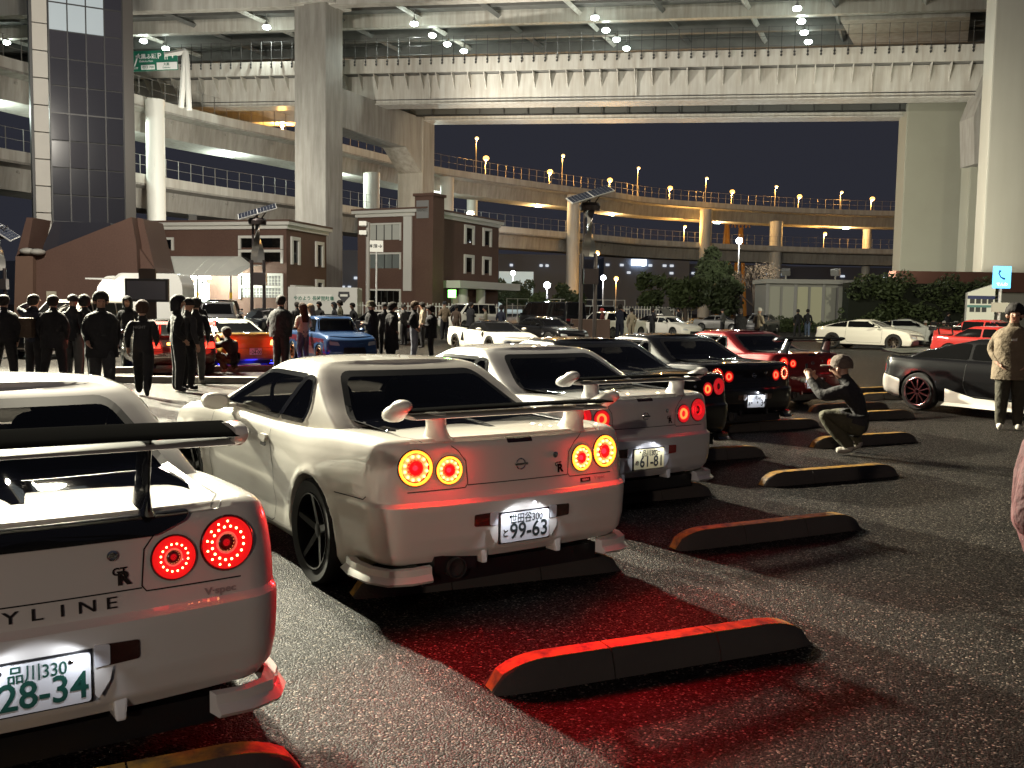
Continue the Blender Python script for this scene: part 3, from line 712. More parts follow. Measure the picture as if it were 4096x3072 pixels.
# black boot lip, letters and the tall wing of the nearest coupe
m = MB(); decal(m, sk, 'rear', roundpoly([(-.39, .886), (.39, .886), (.50, .93), (.52, .958), (-.52, .958), (-.50, .93)], .02), .018, .05, .03); m.build('boot_lip', BLACKG, c1, 40)
for i_, ch_ in enumerate('SKYLINE'): m = MB(); rear_text(m, sk, ch_, .056, -.216+.0765*i_, .672, .0004, 1.45, .004); m.build('letter', mat('letter dark', (.02, .017, .016), .3), c1)
VS = mat('faint badge', (.45, .42, .4), .4, .3)
m = MB(); rear_text(m, sk, 'V·spec', .035, .62, .655, .001, 1.25); m.build('badge', VS, c1)
m = MB(); rear_text(m, sk, 'V·spec', .028, .60, .668, .0008, 1.2); m.build('badge', VS, c2)
m = MB(); decal(m, sk, 'rear', roundpoly([(.445, .652), (.525, .652), (.525, .676), (.445, .676)], .003), .003, .03, .004); q = m.build('badge', mat('badge plate', (.03, .01, .01), .3), c2)
m = MB(); rear_text(m, sk, 'nismo', .02, .485, .665, .0006, 1.1, .0045); m.build('lettering', WHITEP, q)
def tall_wing(root, z, hw, y0, chord, xs, lean, endm, flapm, depth=.1):
    def af(c, th, yy, zz, tl, n=14):
        o = []
        for k in range(n):
            a = 2*pi*k/n; px = c/2*cos(a); pz = th*sin(a); o.append((yy+px*cos(tl)-pz*sin(tl), zz+px*sin(tl)+pz*cos(tl)))
        return o
    b = MB(); R = []
    for i in range(13):
        x = -hw+2*hw*i/12; R.append([(x, y, zz) for y, zz in af(chord, .011, y0, z+.008*cos(x*2.2), .10)])
    b.rings(R); b.build('wing_blade', mat('carbon black', (.007, .007, .007), .6, spec=0), root, 40)
    b = MB(); R = []
    for i in range(9):
        x = -hw*.98+2*hw*.98*i/8; R.append([(x, y, zz) for y, zz in af(chord*.5, .008, y0-.03, z-.04, .1)])
    b.rings(R); b.build('wing_flap', flapm, root, 40)
    for sg in (-1, 1):
        e = MB(); R = []
        for xx, sc in ((0, .9), (.015, 1), (.04, 1), (.055, .7)):
            R.append([(sg*(hw-.02+xx), y0+.01+.56*chord*sc*cos(a), z-.02+depth*.55*sc*sin(a)-.015*cos(a)) for a in [2*pi*j/16 for j in range(16)]])
        e.rings(R); e.build('wing_end', endm, root, 50)
        e = MB(); R = []
        for t in (0, .08, .3, .65, 1):
            x = sg*lerp(xs[0], xs[1], t); zz = lerp(.955, z-.01, t); hw2 = .016+.02*max(0, 1-t*8); hl = lerp(.10, .085, t)+.05*max(0, 1-t*8)
            R.append([(x+hw2*cos(a), y0+.06*(1-t)*lean+.03+hl*sin(a), zz) for a in [2*pi*j/14 for j in range(14)]])
        e.rings(R); e.build('wing_strut', BLACKG, root, 50)
tall_wing(c1, 1.235, .68, .12, .26, (.375, .385), .5, WHT, SLV, .085)
tall_wing(c6, 1.225, .73, .12, .26, (.53, .47), 1.5, BLACKG, BLACKG, .07)
# wiper of the nearest coupe's rear window
m = MB(); m.tube([proj_pt(sk, 'rear', q, .02) for q in ((.05, .985), (.0, .99), (-.12, 1.005), (-.3, 1.02))], .006, 6); m.build('wiper', CHROME, c1, 40)
# ================================================================ elevated roads
def P(x, y, Y): return at(x*.54004, y*.54004, Y)          # the same setting-out in the 4096-wide frame
def Pz(x, y, z): return atz(x*.54004, y*.54004, z)
def crom(pts, n):
    out = []; p = [Vector(q) for q in pts]; p = [p[0]*2-p[1]]+p+[p[-1]*2-p[-2]]
    for i in range(1, len(p)-2):
        for k in range(n):
            t = k/n; a, b, c, d = p[i-1], p[i], p[i+1], p[i+2]
            out.append(.5*((2*b)+(c-a)*t+(2*a-5*b+4*c-d)*t*t+(3*b-a-3*c+d)*t*t*t))
    out.append(p[-2]); return out
def sweep(mb, pts, sec, caps=True):        # sec: (offset to the left of travel, height)
    R = []
    for i, p in enumerate(pts):
        d = (pts[min(i+1, len(pts)-1)]-pts[max(i-1, 0)]); d.z = 0; d.normalize(); n = Vector((-d.y, d.x, 0))
        R.append([tuple(p+n*o+Vector((0, 0, z))) for o, z in sec])
    return mb.rings(R, True, caps)
def along(pts, step):
    out = []; acc = 0; nxt = 0
    for i in range(len(pts)-1):
        a, b = pts[i], pts[i+1]; L = (b-a).length
        while nxt <= acc+L:
            out.append((a.lerp(b, (nxt-acc)/L), (b-a).normalized())); nxt += step
        acc += L
    return out
RP = [(-51, 66), (-50, 78), (-47.7, 89), (-45.6, 94), (-41.6, 104.7), (-35.6, 117), (-28.4, 128), (-18.8, 146), (-11.5, 158), (4.3, 174), (18.9, 187), (30, 197), (57.4, 209), (87.9, 214), (125, 208), (160, 195)]
CURVE = crom([(x, y, 0) for x, y in RP], 5)
ORL = (1, .50, .12)
POSTM = mat('fence post steel', (.25, .24, .22), .5, .3); WIRE = mat('fence wire', (.35, .33, .3), .5, .3)
post_me = MB().box((-.03, -.03, 0), (.03, .03, 2.1)).mesh('post', POSTM)
def loop_ramp(ztop, label, fence_label, fl=2.1):
    pts = [p+Vector((0, 0, ztop)) for p in CURVE]
    r = thing('ramp_bridge', label, 'ramp', (0, 0, 0), 0, 'curved double deck ramp')
    m = MB(); sweep(m, pts, [(1.7, -1.35), (2.0, -3.5), (7.2, -3.5), (7.5, -1.35)]); m.build('girder', CON, r, 30)
    m = MB(); sweep(m, pts, [(0, -1.2), (0, -1.0), (9.2, -1.0), (9.2, -1.2), (7.6, -1.36), (1.6, -1.36)]); m.build('deck', CON, r, 30)
    m = MB(); sweep(m, pts, [(-.02, 0), (.25, 0), (.3, -.99), (-.02, -.99)]); m.build('parapet', CONL, r, 30)
    m = MB(); sweep(m, pts, [(8.95, 0), (9.22, 0), (9.22, -.99), (8.9, -.99)]); m.build('parapet', CONL, r, 30)
    m = MB()
    for k in range(len(pts)//3):
        p = pts[min(k*3+8, len(pts)-1)]; d = (pts[min(k*3+9, len(pts)-1)]-p).normalized() if k*3+9 < len(pts) else Vector((1, 0, 0)); n = Vector((-d.y, d.x, 0))
        q = p+n*1.75+Vector((0, 0, -1.75)); m2 = MB(); m2.lathe([(.0, 0), (.14, 0), (.14, .3), (.0, .35)], 8, Matrix.Translation(q) @ Vector((0, -1, 0)).to_track_quat('Z', 'Y').to_matrix().to_4x4()); m2.build('drain_outlet', CON, r)
    f = thing('ramp_fence', fence_label, 'fence', (0, 0, 0), 0, 'fences along the curved ramps')
    for (p, d) in along(pts, 1.9):
        if p.y < 86 or p.x > 110: continue
        put('post', post_me, f, p+Vector((-d.y, d.x, 0))*.12, atan2(d.y, d.x))
    for h in (1.0, 2.05):
        m = MB(); m.tube([p+Vector((0, .1, h)) for p in pts], .022, 4); m.build('rail', WIRE, f)
    return pts
UP = loop_ramp(24.0, 'upper deck of the curving concrete ramp under sodium lamps', 'tall wire fence on the upper curving ramp')
LP = loop_ramp(15.6, 'lower deck of the curving concrete ramp', 'tall wire fence on the lower curving ramp')
def at_curve(px):                          # point of the ramp edge seen at frame column px
    best = min(CURVE, key=lambda p: abs((px-2048)/F*p.y-p.x)); return best
def pier(px, off, r, top, label, base=0, mm=None):
    p = at_curve(px); i = CURVE.index(p); d = (CURVE[min(i+1, len(CURVE)-1)]-CURVE[i-1]).normalized(); c = p+Vector((-d.y, d.x, 0))*off
    m = MB(); m.lathe([(r, base), (r, top-.6), (r*1.03, top-.5), (r*1.03, top)], 28, Matrix.Translation((c.x, c.y, 0)))
    return tag(m.build('round_pier', mm or CONL, None, 40), label, 'pier', 'round piers of the curving ramp')
pier(570, -1.2, 1.0, 23.6, 'white round pier right behind the glass lift tower', mm=mat('white pier paint', (.76, .76, .7), .6, noise=(.3, .3, (.66, .65, .6))))
pier(1765, -.6, 1.1, 22.4, 'round pier behind the chimney of the central brick building')
pier(2296, -.8, 1.2, 22.4, 'round pier behind the solar lamp post, lit from the left')
pier(2762, -.6, 1.25, 22.4, 'round pier left of the dark leafy tree')
pier(3112, 1.4, 1.35, 21, 'round orange lit pier right of the bare tree')
pier(1500, .6, 1.2, 21, 'round pier seen between the two brick buildings')
for px, lab in ((2400, 'inner orange pier under the ramp right of the solar lamp post'), (1955, 'inner orange pier under the ramp above the brick building roof'), (3480, 'inner pier under the ramp left of the tall right pillar')):
    pier(px, 7.5, .95, 21, lab)
# double deck viaduct across the picture
A0 = P(1352, 240, 112); B0 = P(3973, 174, 96); uu = (B0-A0); Ls = uu.length; uu.normalize(); n2 = Vector((-uu.y, uu.x, 0)).normalized()
def dk(s, o, z): return A0+uu*s+n2*o+Vector((0, 0, z))
vb = thing('viaduct_lower_deck', 'white lower viaduct deck with triangular brackets across the picture', 'viaduct')
E2 = [dk(-46, 0, 0), dk(Ls+22, 0, 0)]
for nm, sec, mm in (('parapet', [(0, 0), (.3, 0), (.3, -1.55), (0, -1.55)], STEELW), ('girder', [(1.5, -1.56), (3.6, -1.56), (3.6, -4.7), (1.5, -4.7)], STEELW),
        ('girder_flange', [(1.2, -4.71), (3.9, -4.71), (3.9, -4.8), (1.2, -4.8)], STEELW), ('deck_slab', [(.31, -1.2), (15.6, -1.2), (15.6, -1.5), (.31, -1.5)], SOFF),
        ('girder', [(12.2, -1.56), (14.4, -1.56), (14.4, -4.5), (12.2, -4.5)], STEELW), ('girder_flange', [(11.9, -4.51), (14.7, -4.51), (14.7, -4.62), (11.9, -4.62)], STEELW), ('parapet', [(15.61, 0), (15.9, 0), (15.9, -1.55), (15.61, -1.55)], STEELW),
        ('service_pipe', [(1.42, -4.3), (1.48, -4.3), (1.48, -4.22), (1.42, -4.22)], DARKST)):
    m = MB(); sweep(m, E2, sec); m.build(nm, mm, vb)
br = MB(); br.prism([(0, 0), (1.38, 0), (1.38, -1.65)], -.04, .04, 'x'); brm = br.mesh('bracket', STEELW)
ang = atan2(uu.y, uu.x)
for k in range(62):
    s_ = -42+k*1.85
    if s_ > Ls: break
    put('bracket', brm, vb, dk(s_, .11, -1.57), ang)
for k in range(17):
    s_ = -38+k*6.6; m = MB(); a = dk(s_, 3.61, -2.0); b = dk(s_, 12.19, -2.0)
    m.tube([a, b], .28, 4); m.build('cross_beam', SOFF, vb)
for s_ in (10.6, 34, 58): 
    m = MB(); m.tube([dk(s_, .6, -1.6), dk(s_, 1.1, -2.4), dk(s_, 1.36, -3.0), dk(s_, 1.36, -4.2)], .12, 8); m.build('drain_pipe', STEELW, vb, 40)
# inspection walk hung in the dark gap between the girders
m = MB()
for o in (5.6,): m.box((0, 0, 0), (1, .06, .06))
wk = thing('inspection_walkway', 'dark railed inspection walkway hung under the lower viaduct deck', 'walkway')
for zz in (-3.3, -4.3):
    m = MB(); m.tube([dk(-5, 10.5, zz), dk(Ls+4, 10.5, zz)], .09, 4); m.build('rail', DARKST, wk)
m = MB(); sweep(m, [dk(-5, 10.6, 0), dk(Ls+4, 10.6, 0)], [(0, -3.32), (.05, -3.32), (.05, -4.3), (0, -4.3)]); m.build('mesh_panel', mat('dark mesh', (.09, .095, .09), .7), wk)
for k in range(26): m = MB(); m.box((-.06, -.06, -4.35), (.06, .06, -2.6), Matrix.Translation(dk(-4+k*3.0, 10.3, 0))); m.build('post', DARKST, wk)
# parapet posts with bolted feet
fb = thing('viaduct_fence', 'thin dark fence posts with bolted feet along the white viaduct', 'fence')
pm_ = MB(); pm_.box((-.03, -.03, -.25), (.03, .03, 2.3)); pm_.ball((0, -.12, -.30), .13, 3); pm_.ball((0, -.12, -.62), .13, 3); pm_.box((-.03, -.13, -.75), (.03, -.03, .1)); pme = pm_.mesh('post', DARKST)
for k in range(78):
    s_ = -20+k*1.3
    if s_ > Ls+1: break
    put('post', pme, fb, dk(s_, -.02, -.02), ang)
for h in (.35, 1.3, 2.25):
    m = MB(); m.tube([dk(-20, .0, h), dk(Ls, .0, h)], .016, 4); m.build('rail', DARKST, fb)
# upper deck: edge beam, long girders, skewed cross beams, dark slab
va = thing('viaduct_upper_deck', 'underside of the upper viaduct deck with long girders and hanging lamps', 'viaduct')
TA = P(530, 45, 107); TB = P(1865, 0, 101.3); tu = (TB-TA).normalized(); tn = Vector((-tu.y, tu.x, 0)).normalized()
def tk(s, o, z): return TA+tu*s+tn*o+Vector((0, 0, z))
TE = [tk(-40, 0, 0), tk(115, 0, 0)]
m = MB(); sweep(m, TE, [(0, 0), (1.3, 0), (1.3, 3.2), (0, 3.2)]); m.build('edge_beam', CONL, va)
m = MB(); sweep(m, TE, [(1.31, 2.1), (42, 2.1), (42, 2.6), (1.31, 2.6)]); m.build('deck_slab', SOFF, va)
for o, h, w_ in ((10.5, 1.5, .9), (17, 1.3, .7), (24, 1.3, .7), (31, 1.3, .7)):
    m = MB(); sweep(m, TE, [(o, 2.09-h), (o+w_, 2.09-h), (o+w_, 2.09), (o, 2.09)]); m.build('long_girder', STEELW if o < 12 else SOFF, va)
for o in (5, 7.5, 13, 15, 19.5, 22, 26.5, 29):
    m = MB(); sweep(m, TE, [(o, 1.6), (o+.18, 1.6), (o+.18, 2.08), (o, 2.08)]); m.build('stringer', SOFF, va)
for k in range(15):
    s_ = -28+k*9.2; a = tk(s_, 1.3, 1.5); d = Vector((.375, .927, 0)); b = a+d*40
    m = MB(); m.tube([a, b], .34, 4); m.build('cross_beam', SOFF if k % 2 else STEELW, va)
GLOW = mat('lamp glass cool', (.9, .95, .9), .3, emit=(.85, 1, .9), es=40)
LMETAL = mat('lamp housing', (.35, .35, .34), .4, .5)
hl = MB(); hl.lathe([(.05, .9), (.12, .55), (.35, .35), (.4, .1)], 12, None, False); hl.box((-.04, -.04, .9), (.04, .04, 1.6)); hlm = hl.mesh('lamp_housing', LMETAL, 40)
gb = MB(); gb.ball((0, 0, .08), .46, 6, None, .6); gbm = gb.mesh('lamp_glass', GLOW, 60)
for i, (x, y, row) in enumerate([(14, 93, 'left of the lift tower'), (310, 90, 'above the green road sign'), (358, 106, 'above the right end of the green road sign'), (576, 60, 'left of the tall left pillar'),
      (895, 53, 'first in the left row'), (934, 78, 'second in the left row'), (966, 97, 'third in the left row'), (1002, 112, 'last in the left row'),
      (1285, 40, 'first in the middle row'), (1309, 67, 'second in the middle row'), (1332, 87, 'third in the middle row'), (1353, 106, 'last in the middle row'),
      (1722, 20, 'first in the right row'), (1731, 48, 'second in the right row'), (1737, 72, 'third in the right row'), (1746, 92, 'last in the right row')]):
    z = 34.0-.8; p = atz(x, y, z)
    t = thing('hanging_lamp', 'white lamp hung under the upper deck, '+row, 'lamp', p, 0, 'lamps hung under the upper viaduct deck')
    put('lamp_housing', hlm, t); put('lamp_glass', gbm, t)
    lamp('lamp_light', (0, 0, -.45), 2200, (.92, 1, .9), 'SPOT', (0, 0, -9), .3, 160, .3, parent=t)
# ramp boxes meeting at the upper right
def slab_between(corners, dz, name, mm, label):
    m = MB(); n = len(corners); vs = [tuple(c) for c in corners]+[(c[0], c[1], c[2]+dz) for c in corners]
    m.add(vs, [tuple(range(n-1, -1, -1)), tuple(range(n, 2*n))]+[(i, (i+1) % n, (i+1) % n+n, i+n) for i in range(n)])
    return tag(m.build(name, mm), label, 'viaduct')
slab_between([Pz(3420, 5, 35.2), Pz(3960, -20, 35.2), Pz(3990, 50, 35.2), Pz(3515, 75, 35.2)], 2.0, 'ramp_box', CONL, 'pale ramp box under the upper deck at the top right')
slab_between([Pz(3362, 82, 33.4), Pz(3880, 66, 33.4), Pz(3870, 168, 33.4), Pz(3415, 178, 33.4)], 2.2, 'ramp_box', CONL, 'lower pale ramp box just above the white viaduct at the right')
# portal frames
def obox(name, c, ax, lx, ly, z0, z1, mm, label, cat='pillar', group=None, parent=None, bevel=.12):
    ay = Vector((-ax.y, ax.x, 0)); vs = []
    for z in (z0, z1):
        for a, b in ((0, 0), (lx, 0), (lx, ly), (0, ly)): q = c+ax*a+ay*b; vs.append((q.x, q.y, z))
    m = MB(); m.add(vs, [(0,3,2,1), (4,5,6,7), (0,1,5,4), (1,2,6,5), (2,3,7,6), (3,0,4,7)])
    o = m.build(name, mm, parent, None, bevel)
    if parent is None: tag(o, label, cat, group)
    return o
pf = thing('portal_frame', 'pale concrete portal frame left of centre, tall front column and crossbeam', 'pillar')
c0 = P(1302, 500, 103); c0.z = 0; axl = Vector((.927, -.375, 0))
cc = c0-axl*3.9
obox('column', cc, axl, 3.9, 3.4, 0, 36.4, CON, '', parent=pf)
cr = P(1692, 600, 122); cr.z = 0
obox('column', cr-axl*3.6, axl, 3.6, 3.2, 0, 25.2, CON, '', parent=pf)
d2 = (cr-c0); d2.normalize(); m = MB()
a1 = c0-axl*3.6+d2*3.3; b1 = cr-axl*3.4+d2*.1
vs = [a1, a1+axl*3.3, b1+axl*3.2, b1]
m.add([(v.x, v.y, 20.9) for v in vs]+[(v.x, v.y, 25.1) for v in vs], [(0,3,2,1), (4,5,6,7), (0,1,5,4), (1,2,6,5), (2,3,7,6), (3,0,4,7)]); m.build('crossbeam', CON, pf, None, .1)
m = MB(); q = b1-d2*4; m.add([(b1.x, b1.y, 20.95), (q.x, q.y, 20.95), (b1.x, b1.y, 18.2), *[(v.x, v.y, z) for v, z in ((b1+axl*3.2, 20.95), (q+axl*3.2, 20.95), (b1+axl*3.2, 18.2))]], [(0,1,2), (3,5,4), (0,3,4,1), (1,4,5,2), (2,5,3,0)]); m.build('haunch', CON, pf)
cap = obox('column_head', cc-axl*.5-Vector((0, .5, 0)), axl, 5.0, 4.4, 33.2, 34.2, CONL, '', parent=pf)
pr = P(3952, 600, 84); pr.z = 0
obox('bridge_pillar', pr, Vector((.955, -.296, 0)), 9, 5, 0, 38, mat('pale pillar paint', (.5, .485, .42), .75, noise=[(.15, .4, (.42, .41, .35)), (.9, .25, (.36, .33, .27), (1, 1, .1))]), 'huge pale pillar at the right edge of the picture')
pr2 = P(3612, 800, 107); pr2.z = 0
obox('bridge_pillar', pr2, Vector((.985, -.17, 0)), 6.1, 4, 0, 24.6, mat('green grey pillar paint', (.36, .36, .29), .75, noise=(.12, .5, (.29, .285, .225))), 'square greenish pillar standing behind the hedge under the viaduct')
pr3 = P(3872, 800, 98); pr3.z = 0
p3 = obox('bridge_pillar', pr3, Vector((.985, -.17, 0)), 2.6, 3, 0, 17.0, mat('green grey pillar paint'), 'narrow pillar half hidden by the huge right pillar')
p4 = P(3890, 560, 96); m = MB(); ax = Vector((.985, -.17, 0))
m.add([tuple(Vector((p4.x, p4.y, 0))+ax*a+Vector((0, b, z))) for b in (0, 3) for a, z in ((.3, 16.4), (3.2, 16.4), (3.2, 26), (1.6, 26), (0, 21))], [(0,1,2,3,4), (9,8,7,6,5)]+[(i, i+5, (i+1) % 5+5, (i+1) % 5) for i in range(5)])
tag(m.build('pillar_haunch', CON), 'sloping concrete haunch beside the huge right pillar under the deck', 'pillar')
# ================================================================ lift tower with dark panes
TW = thing('lift_tower', 'dark glass lift tower with pale tiled edge on a brown brick foot', 'tower')
t0 = P(205, 600, 73.0); t0.z = 0; t1 = P(497, 600, 75.4); t1.z = 0; tx = (t1-t0).normalized(); ty = Vector((-tx.y, tx.x, 0)); tl = (t1-t0).length
TM = Matrix((tx, ty, Vector((0, 0, 1)))).transposed().to_4x4(); TM.translation = t0
m = MB(); m.box((.0, .12, 7.0), (tl, 5, 40), TM); m.build('shaft', mat('tower core', (.02, .02, .022), .5), TW)
PANE = mat('tower pane', (.05, .05, .064), .12, coat=1, spec=.6); PANEL_ = mat('tower pane lit', (.3, .32, .33), .3, emit=(.75, .9, .95), es=.30)
PANES = [PANE, mat('tower pane dim', (.038, .038, .05), .15, coat=1, spec=.5), mat('tower pane pale', (.066, .064, .078), .1, coat=1, spec=.6)]
FRAMEM = mat('tower frame', (.02, .02, .024), .4)
for i in range(4):
    for j in range(16):
        z0 = 7.6+j*2.02; m = MB(); m.box((tl*i/4+.05, .0, z0+.05), (tl*(i+1)/4-.05, .1, z0+1.97), TM)
        m.build('pane', PANEL_ if (j >= 7 and i < 3) else PANES[random.randrange(3)], TW)
for i in range(5): m = MB(); m.box((tl*i/4-.045, -.05, 7.0), (tl*i/4+.045, .11, 40), TM); m.build('mullion', FRAMEM, TW)
for j in range(0, 17, 4): m = MB(); m.box((.05, -.035, 7.55+j*2.02), (tl-.05, .105, 7.65+j*2.02), TM); m.build('transom', FRAMEM, TW)
TILEM = mat('tower tile', (.62, .59, .53), .5, noise=(.6, .4, (.52, .5, .45)))
for j in range(17):
    m = MB(); z0 = 6.2+j*1.98; m.box((-1.12, -.25, z0+.03), (-.1, 2.0, z0+1.95), TM); m.build('tile_panel', TILEM, TW, None, .03)
m = MB(); m.box((-1.3, .1, 5.5), (-1.12, 4, 40), TM); m.build('edge_strip', DARKST, TW)
m = MB(); m.box((-1.05, .0, 3.6), (-.2, 1.5, 6.2), TM @ Matrix.Shear('XY', 4, (0, 0)) @ Matrix.Rotation(.16, 4, 'Y')); m.build('tile_foot', TILEM, TW)
m = MB(); m.box((tl, .1, 6.5), (tl+.8, 4.5, 40), TM); m.build('side_strip', mat('tower side', (.12, .11, .1), .3, .3), TW)
m = MB(); m.add([tuple(P(x, y, 72.2)) for x, y in ((215, 885), (440, 892), (440, 960), (165, 1030), (170, 990))]+[tuple(P(x, y, 75)) for x, y in ((215, 885), (440, 892), (440, 960), (165, 1030), (170, 990))], [(0,1,2,3,4), (9,8,7,6,5)]+[(i, i+5, (i+1) % 5+5, (i+1) % 5) for i in range(5)]); m.build('sloping_glass', PANE, TW)
def slabP(poly, Y0, Y1, name, mm, parent):
    n = len(poly); m = MB(); c = [P(x, y, Y0) for x, y in poly]; c2 = [v+Vector((0, Y1-Y0, 0)) for v in c]
    m.add([tuple(v) for v in c+c2], [tuple(range(n)), tuple(range(2*n-1, n-1, -1))]+[(i, i+n, (i+1) % n+n, (i+1) % n) for i in range(n)]); return m.build(name, mm, parent)
slabP([(130, 1025), (526, 868), (545, 975), (560, 1300), (125, 1300)], 70, 73.5, 'brick_foot', BRICK, TW)
slabP([(62, 1025), (132, 1024), (130, 1300), (55, 1300)], 69.5, 75, 'brick_foot', mat('brown render', (.2, .12, .085), .8, noise=(.4, .4, (.16, .09, .065))), TW)
slabP([(550, 870), (572, 876), (622, 1085), (560, 1090)], 71, 75, 'brick_fin', BRICK, TW)
slabP([(546, 977), (622, 1086), (612, 1300), (561, 1300)], 70.6, 74, 'brick_foot', BRICK, TW)
slabP([(106, 870), (132, 870), (112, 990), (65, 1024)], 70, 74, 'brick_fin', BRICK, TW)
for x, y in ((110, 1005), (150, 1008)):
    q = P(x, y, 69.5); m = MB(); m.ball((0, 0, 0), .55, 6, Matrix.Translation(q), .45); m.build('dish', CONL, TW, 60)
m = MB(); q = P(207, 1190, 69.9); m.box((q.x-.35, q.y-.08, q.z-.45), (q.x+.35, q.y, q.z+.45)); m.build('notice_panel', mat('notice ivory', (.6, .55, .42), .6), TW)
# ================================================================ brick service buildings
def frame_window(root, M, x0, x1, z0, z1, axis, mid=1, t=.16, glass=None, out=.1, lattice=0):
    """window on a wall: axis 'x' wall plane y=0 facing -y; axis 'y' wall plane x=0 facing +x"""
    def bx(a0, a1, b0, b1, d0, d1):
        m = MB(); m.box((a0, -d1, b0), (a1, -d0, b1), M) if axis == 'x' else m.box((d0, a0, b0), (d1, a1, b1), M); return m
    w = bx(x0, x1, z0, z1, -.05, .01).build('window', glass or GLASS, root)
    bx(x0-t, x1+t, z1, z1+t, .0, out).build('lintel', WHITEP, w)
    bx(x0-t, x0, z0-t*.6, z1-.003, .0, out).build('jamb', WHITEP, w); bx(x1, x1+t, z0-t*.6, z1-.003, .0, out).build('jamb', WHITEP, w)
    for k in range(1, mid+1):
        xx = lerp(x0, x1, k/(mid+1)); bx(xx-.04, xx+.04, z0, z1, .0, .05).build('mullion', DARKST, w)
    if lattice:
        n = int((x1-x0)/.28)
        for k in range(1, n): xx = lerp(x0, x1, k/n); bx(xx-.03, xx+.03, z0, z1-.01, .0, .06).build('lattice_bar', WHITEP, w)
        for zz in (lerp(z0, z1, .33), lerp(z0, z1, .66)): bx(x0, x1, zz-.03, zz+.03, .0, .065).build('lattice_bar', WHITEP, w)
    return w
def cornice(root, M, x0, x1, y0, y1, z):
    for a, b, h0, h1 in ((.18, .0, -.62, -.3), (.42, .0, -.3, -.02)):
        m = MB(); m.box((x0-a, y0-a, z+h0), (x1+a, y1+a, z+h1), M); m.build('cornice', WHITEP, root)
    m = MB(); m.box((x0-.46, y0-.46, z-.019), (x1+.46, y1+.46, z+.14), M); m.build('roof_edge', mat('brown coping', (.15, .09, .07), .7), root)
GREYW = mat('pale blind', (.42, .42, .38), .3, emit=(.9, .9, .75), es=.10, coat=.5)
cb = thing('brick_building', 'three storey brown brick building with chimney, centre', 'building')
k0 = P(1702, 1000, 88.5); k0.z = 0; CM = Matrix.Translation(k0) @ Matrix.Rotation(-.468, 4, 'Z')
m = MB(); m.box((-7.6, 0, 0), (0, 14.4, 10.5), CM); m.build('wall', BRICK, cb)
cornice(cb, CM, -7.6, 0, 0, 14.4, 10.5)
m = MB(); m.box((-.95, -.35, 0), (1.0, 1.6, 11.6), CM); m.build('chimney', BRICK, cb)
m = MB(); m.box((-1.1, -.5, 11.6), (1.15, 1.75, 11.85), CM); m.build('chimney_cap', BRICK, cb)
m = MB(); m.box((-.75, -.42, 9.6), (.55, -.345, 11.2), CM); m.build('vent_panel', mat('vent grey', (.3, .3, .3), .6), cb)
frame_window(cb, CM, -6.3, -2.8, 7.75, 9.15, 'x', 3, glass=GREYW); frame_window(cb, CM, -6.2, -2.8, 5.1, 6.4, 'x', 3, glass=mat('dim office glass', (.12, .13, .12), .1, emit=(.8, .9, .8), es=.05, coat=1)); frame_window(cb, CM, -6.2, -2.8, 1.5, 3.0, 'x', 4)
m = MB(); m.box((-2.35, -.14, 3.0), (-1.45, -.001, 9.85), CM); m.build('pilaster', WHITEP, cb)
for y0, y1 in ((7.35, 8.7), (11.1, 12.35)):
    for z0, z1 in ((7.95, 9.35), (5.05, 6.45)): frame_window(cb, CM, y0, y1, z0, z1, 'y', 0, .3, out=.16)
m = MB(); m.box((-.002, 2.6, 3.35), (2.2, 15.2, 4.05), CM); m.build('porch_roof', WHITEP, cb)
for yy in (9.5, 13): m = MB(); m.lathe([(.45, 0), (.45, 3.34)], 14, CM @ Matrix.Translation((1.2, yy-4.6, 0))); m.build('porch_column', WHITEP, cb, 40)
m = MB(); m.box((.02, 5, .2), (.06, 8, 2.6), CM); m.build('door', mat('dim entry glass', (.1, .1, .08), .2, emit=(1, .9, .5), es=.15), cb)
ex = thing('exit_sign', 'small green lit exit sign by the central brick building porch', 'sign', P(1808, 1175, 86))
m = MB(); m.box((-.35, -.05, -.35), (.35, .05, .35)); m.build('sign_box', mat('green lit sign', (.1, .5, .1), .4, emit=(.25, 1, .2), es=5), ex)
m = MB(); m.box((-.12, -.06, -.2), (.12, -.051, .2)); m.build('symbol', mat('sign white', (.8, .9, .8), .4, emit=(.9, 1, .9), es=3), ex)
m = MB(); m.box((-.05, -.03, -3.0), (.05, .03, -.35)); m.build('post', DARKST, ex)
lamp('sign_light', (.2, -.3, .2), 110, (.45, 1, .15), parent=ex)
lb = thing('brick_building', 'low brown brick building with white lattice windows behind the awning, left', 'building')
k1 = P(1146, 1000, 82); k1.z = 0; LM_ = Matrix.Translation(k1) @ Matrix.Rotation(-.26, 4, 'Z')
m = MB(); m.box((-13.2, 0, 0), (0, 7.6, 8.6), LM_); m.build('wall', BRICK, lb); cornice(lb, LM_, -13.2, 0, 0, 7.6, 8.6)
frame_window(lb, LM_, -4.3, -.5, 6.4, 7.2, 'x', 0, .22, out=.16); frame_window(lb, LM_, -4.3, -.5, 5.2, 6.0, 'x', 0, .22, out=.16)
LAT = mat('lattice glass', (.3, .3, .3), .4, emit=(.9, .9, .8), es=.08)
frame_window(lb, LM_, -4.3, -.5, 3.2, 4.0, 'x', 0, .22, LAT, .16, 1); frame_window(lb, LM_, -4.3, -.5, 2.15, 2.95, 'x', 0, .22, LAT, .16, 1)
frame_window(lb, LM_, -11.9, -11.1, 6.3, 7.1, 'x', 0, .2, out=.16); frame_window(lb, LM_, -8.6, -7.9, 3.2, 4.2, 'x', 0, .2, out=.16)
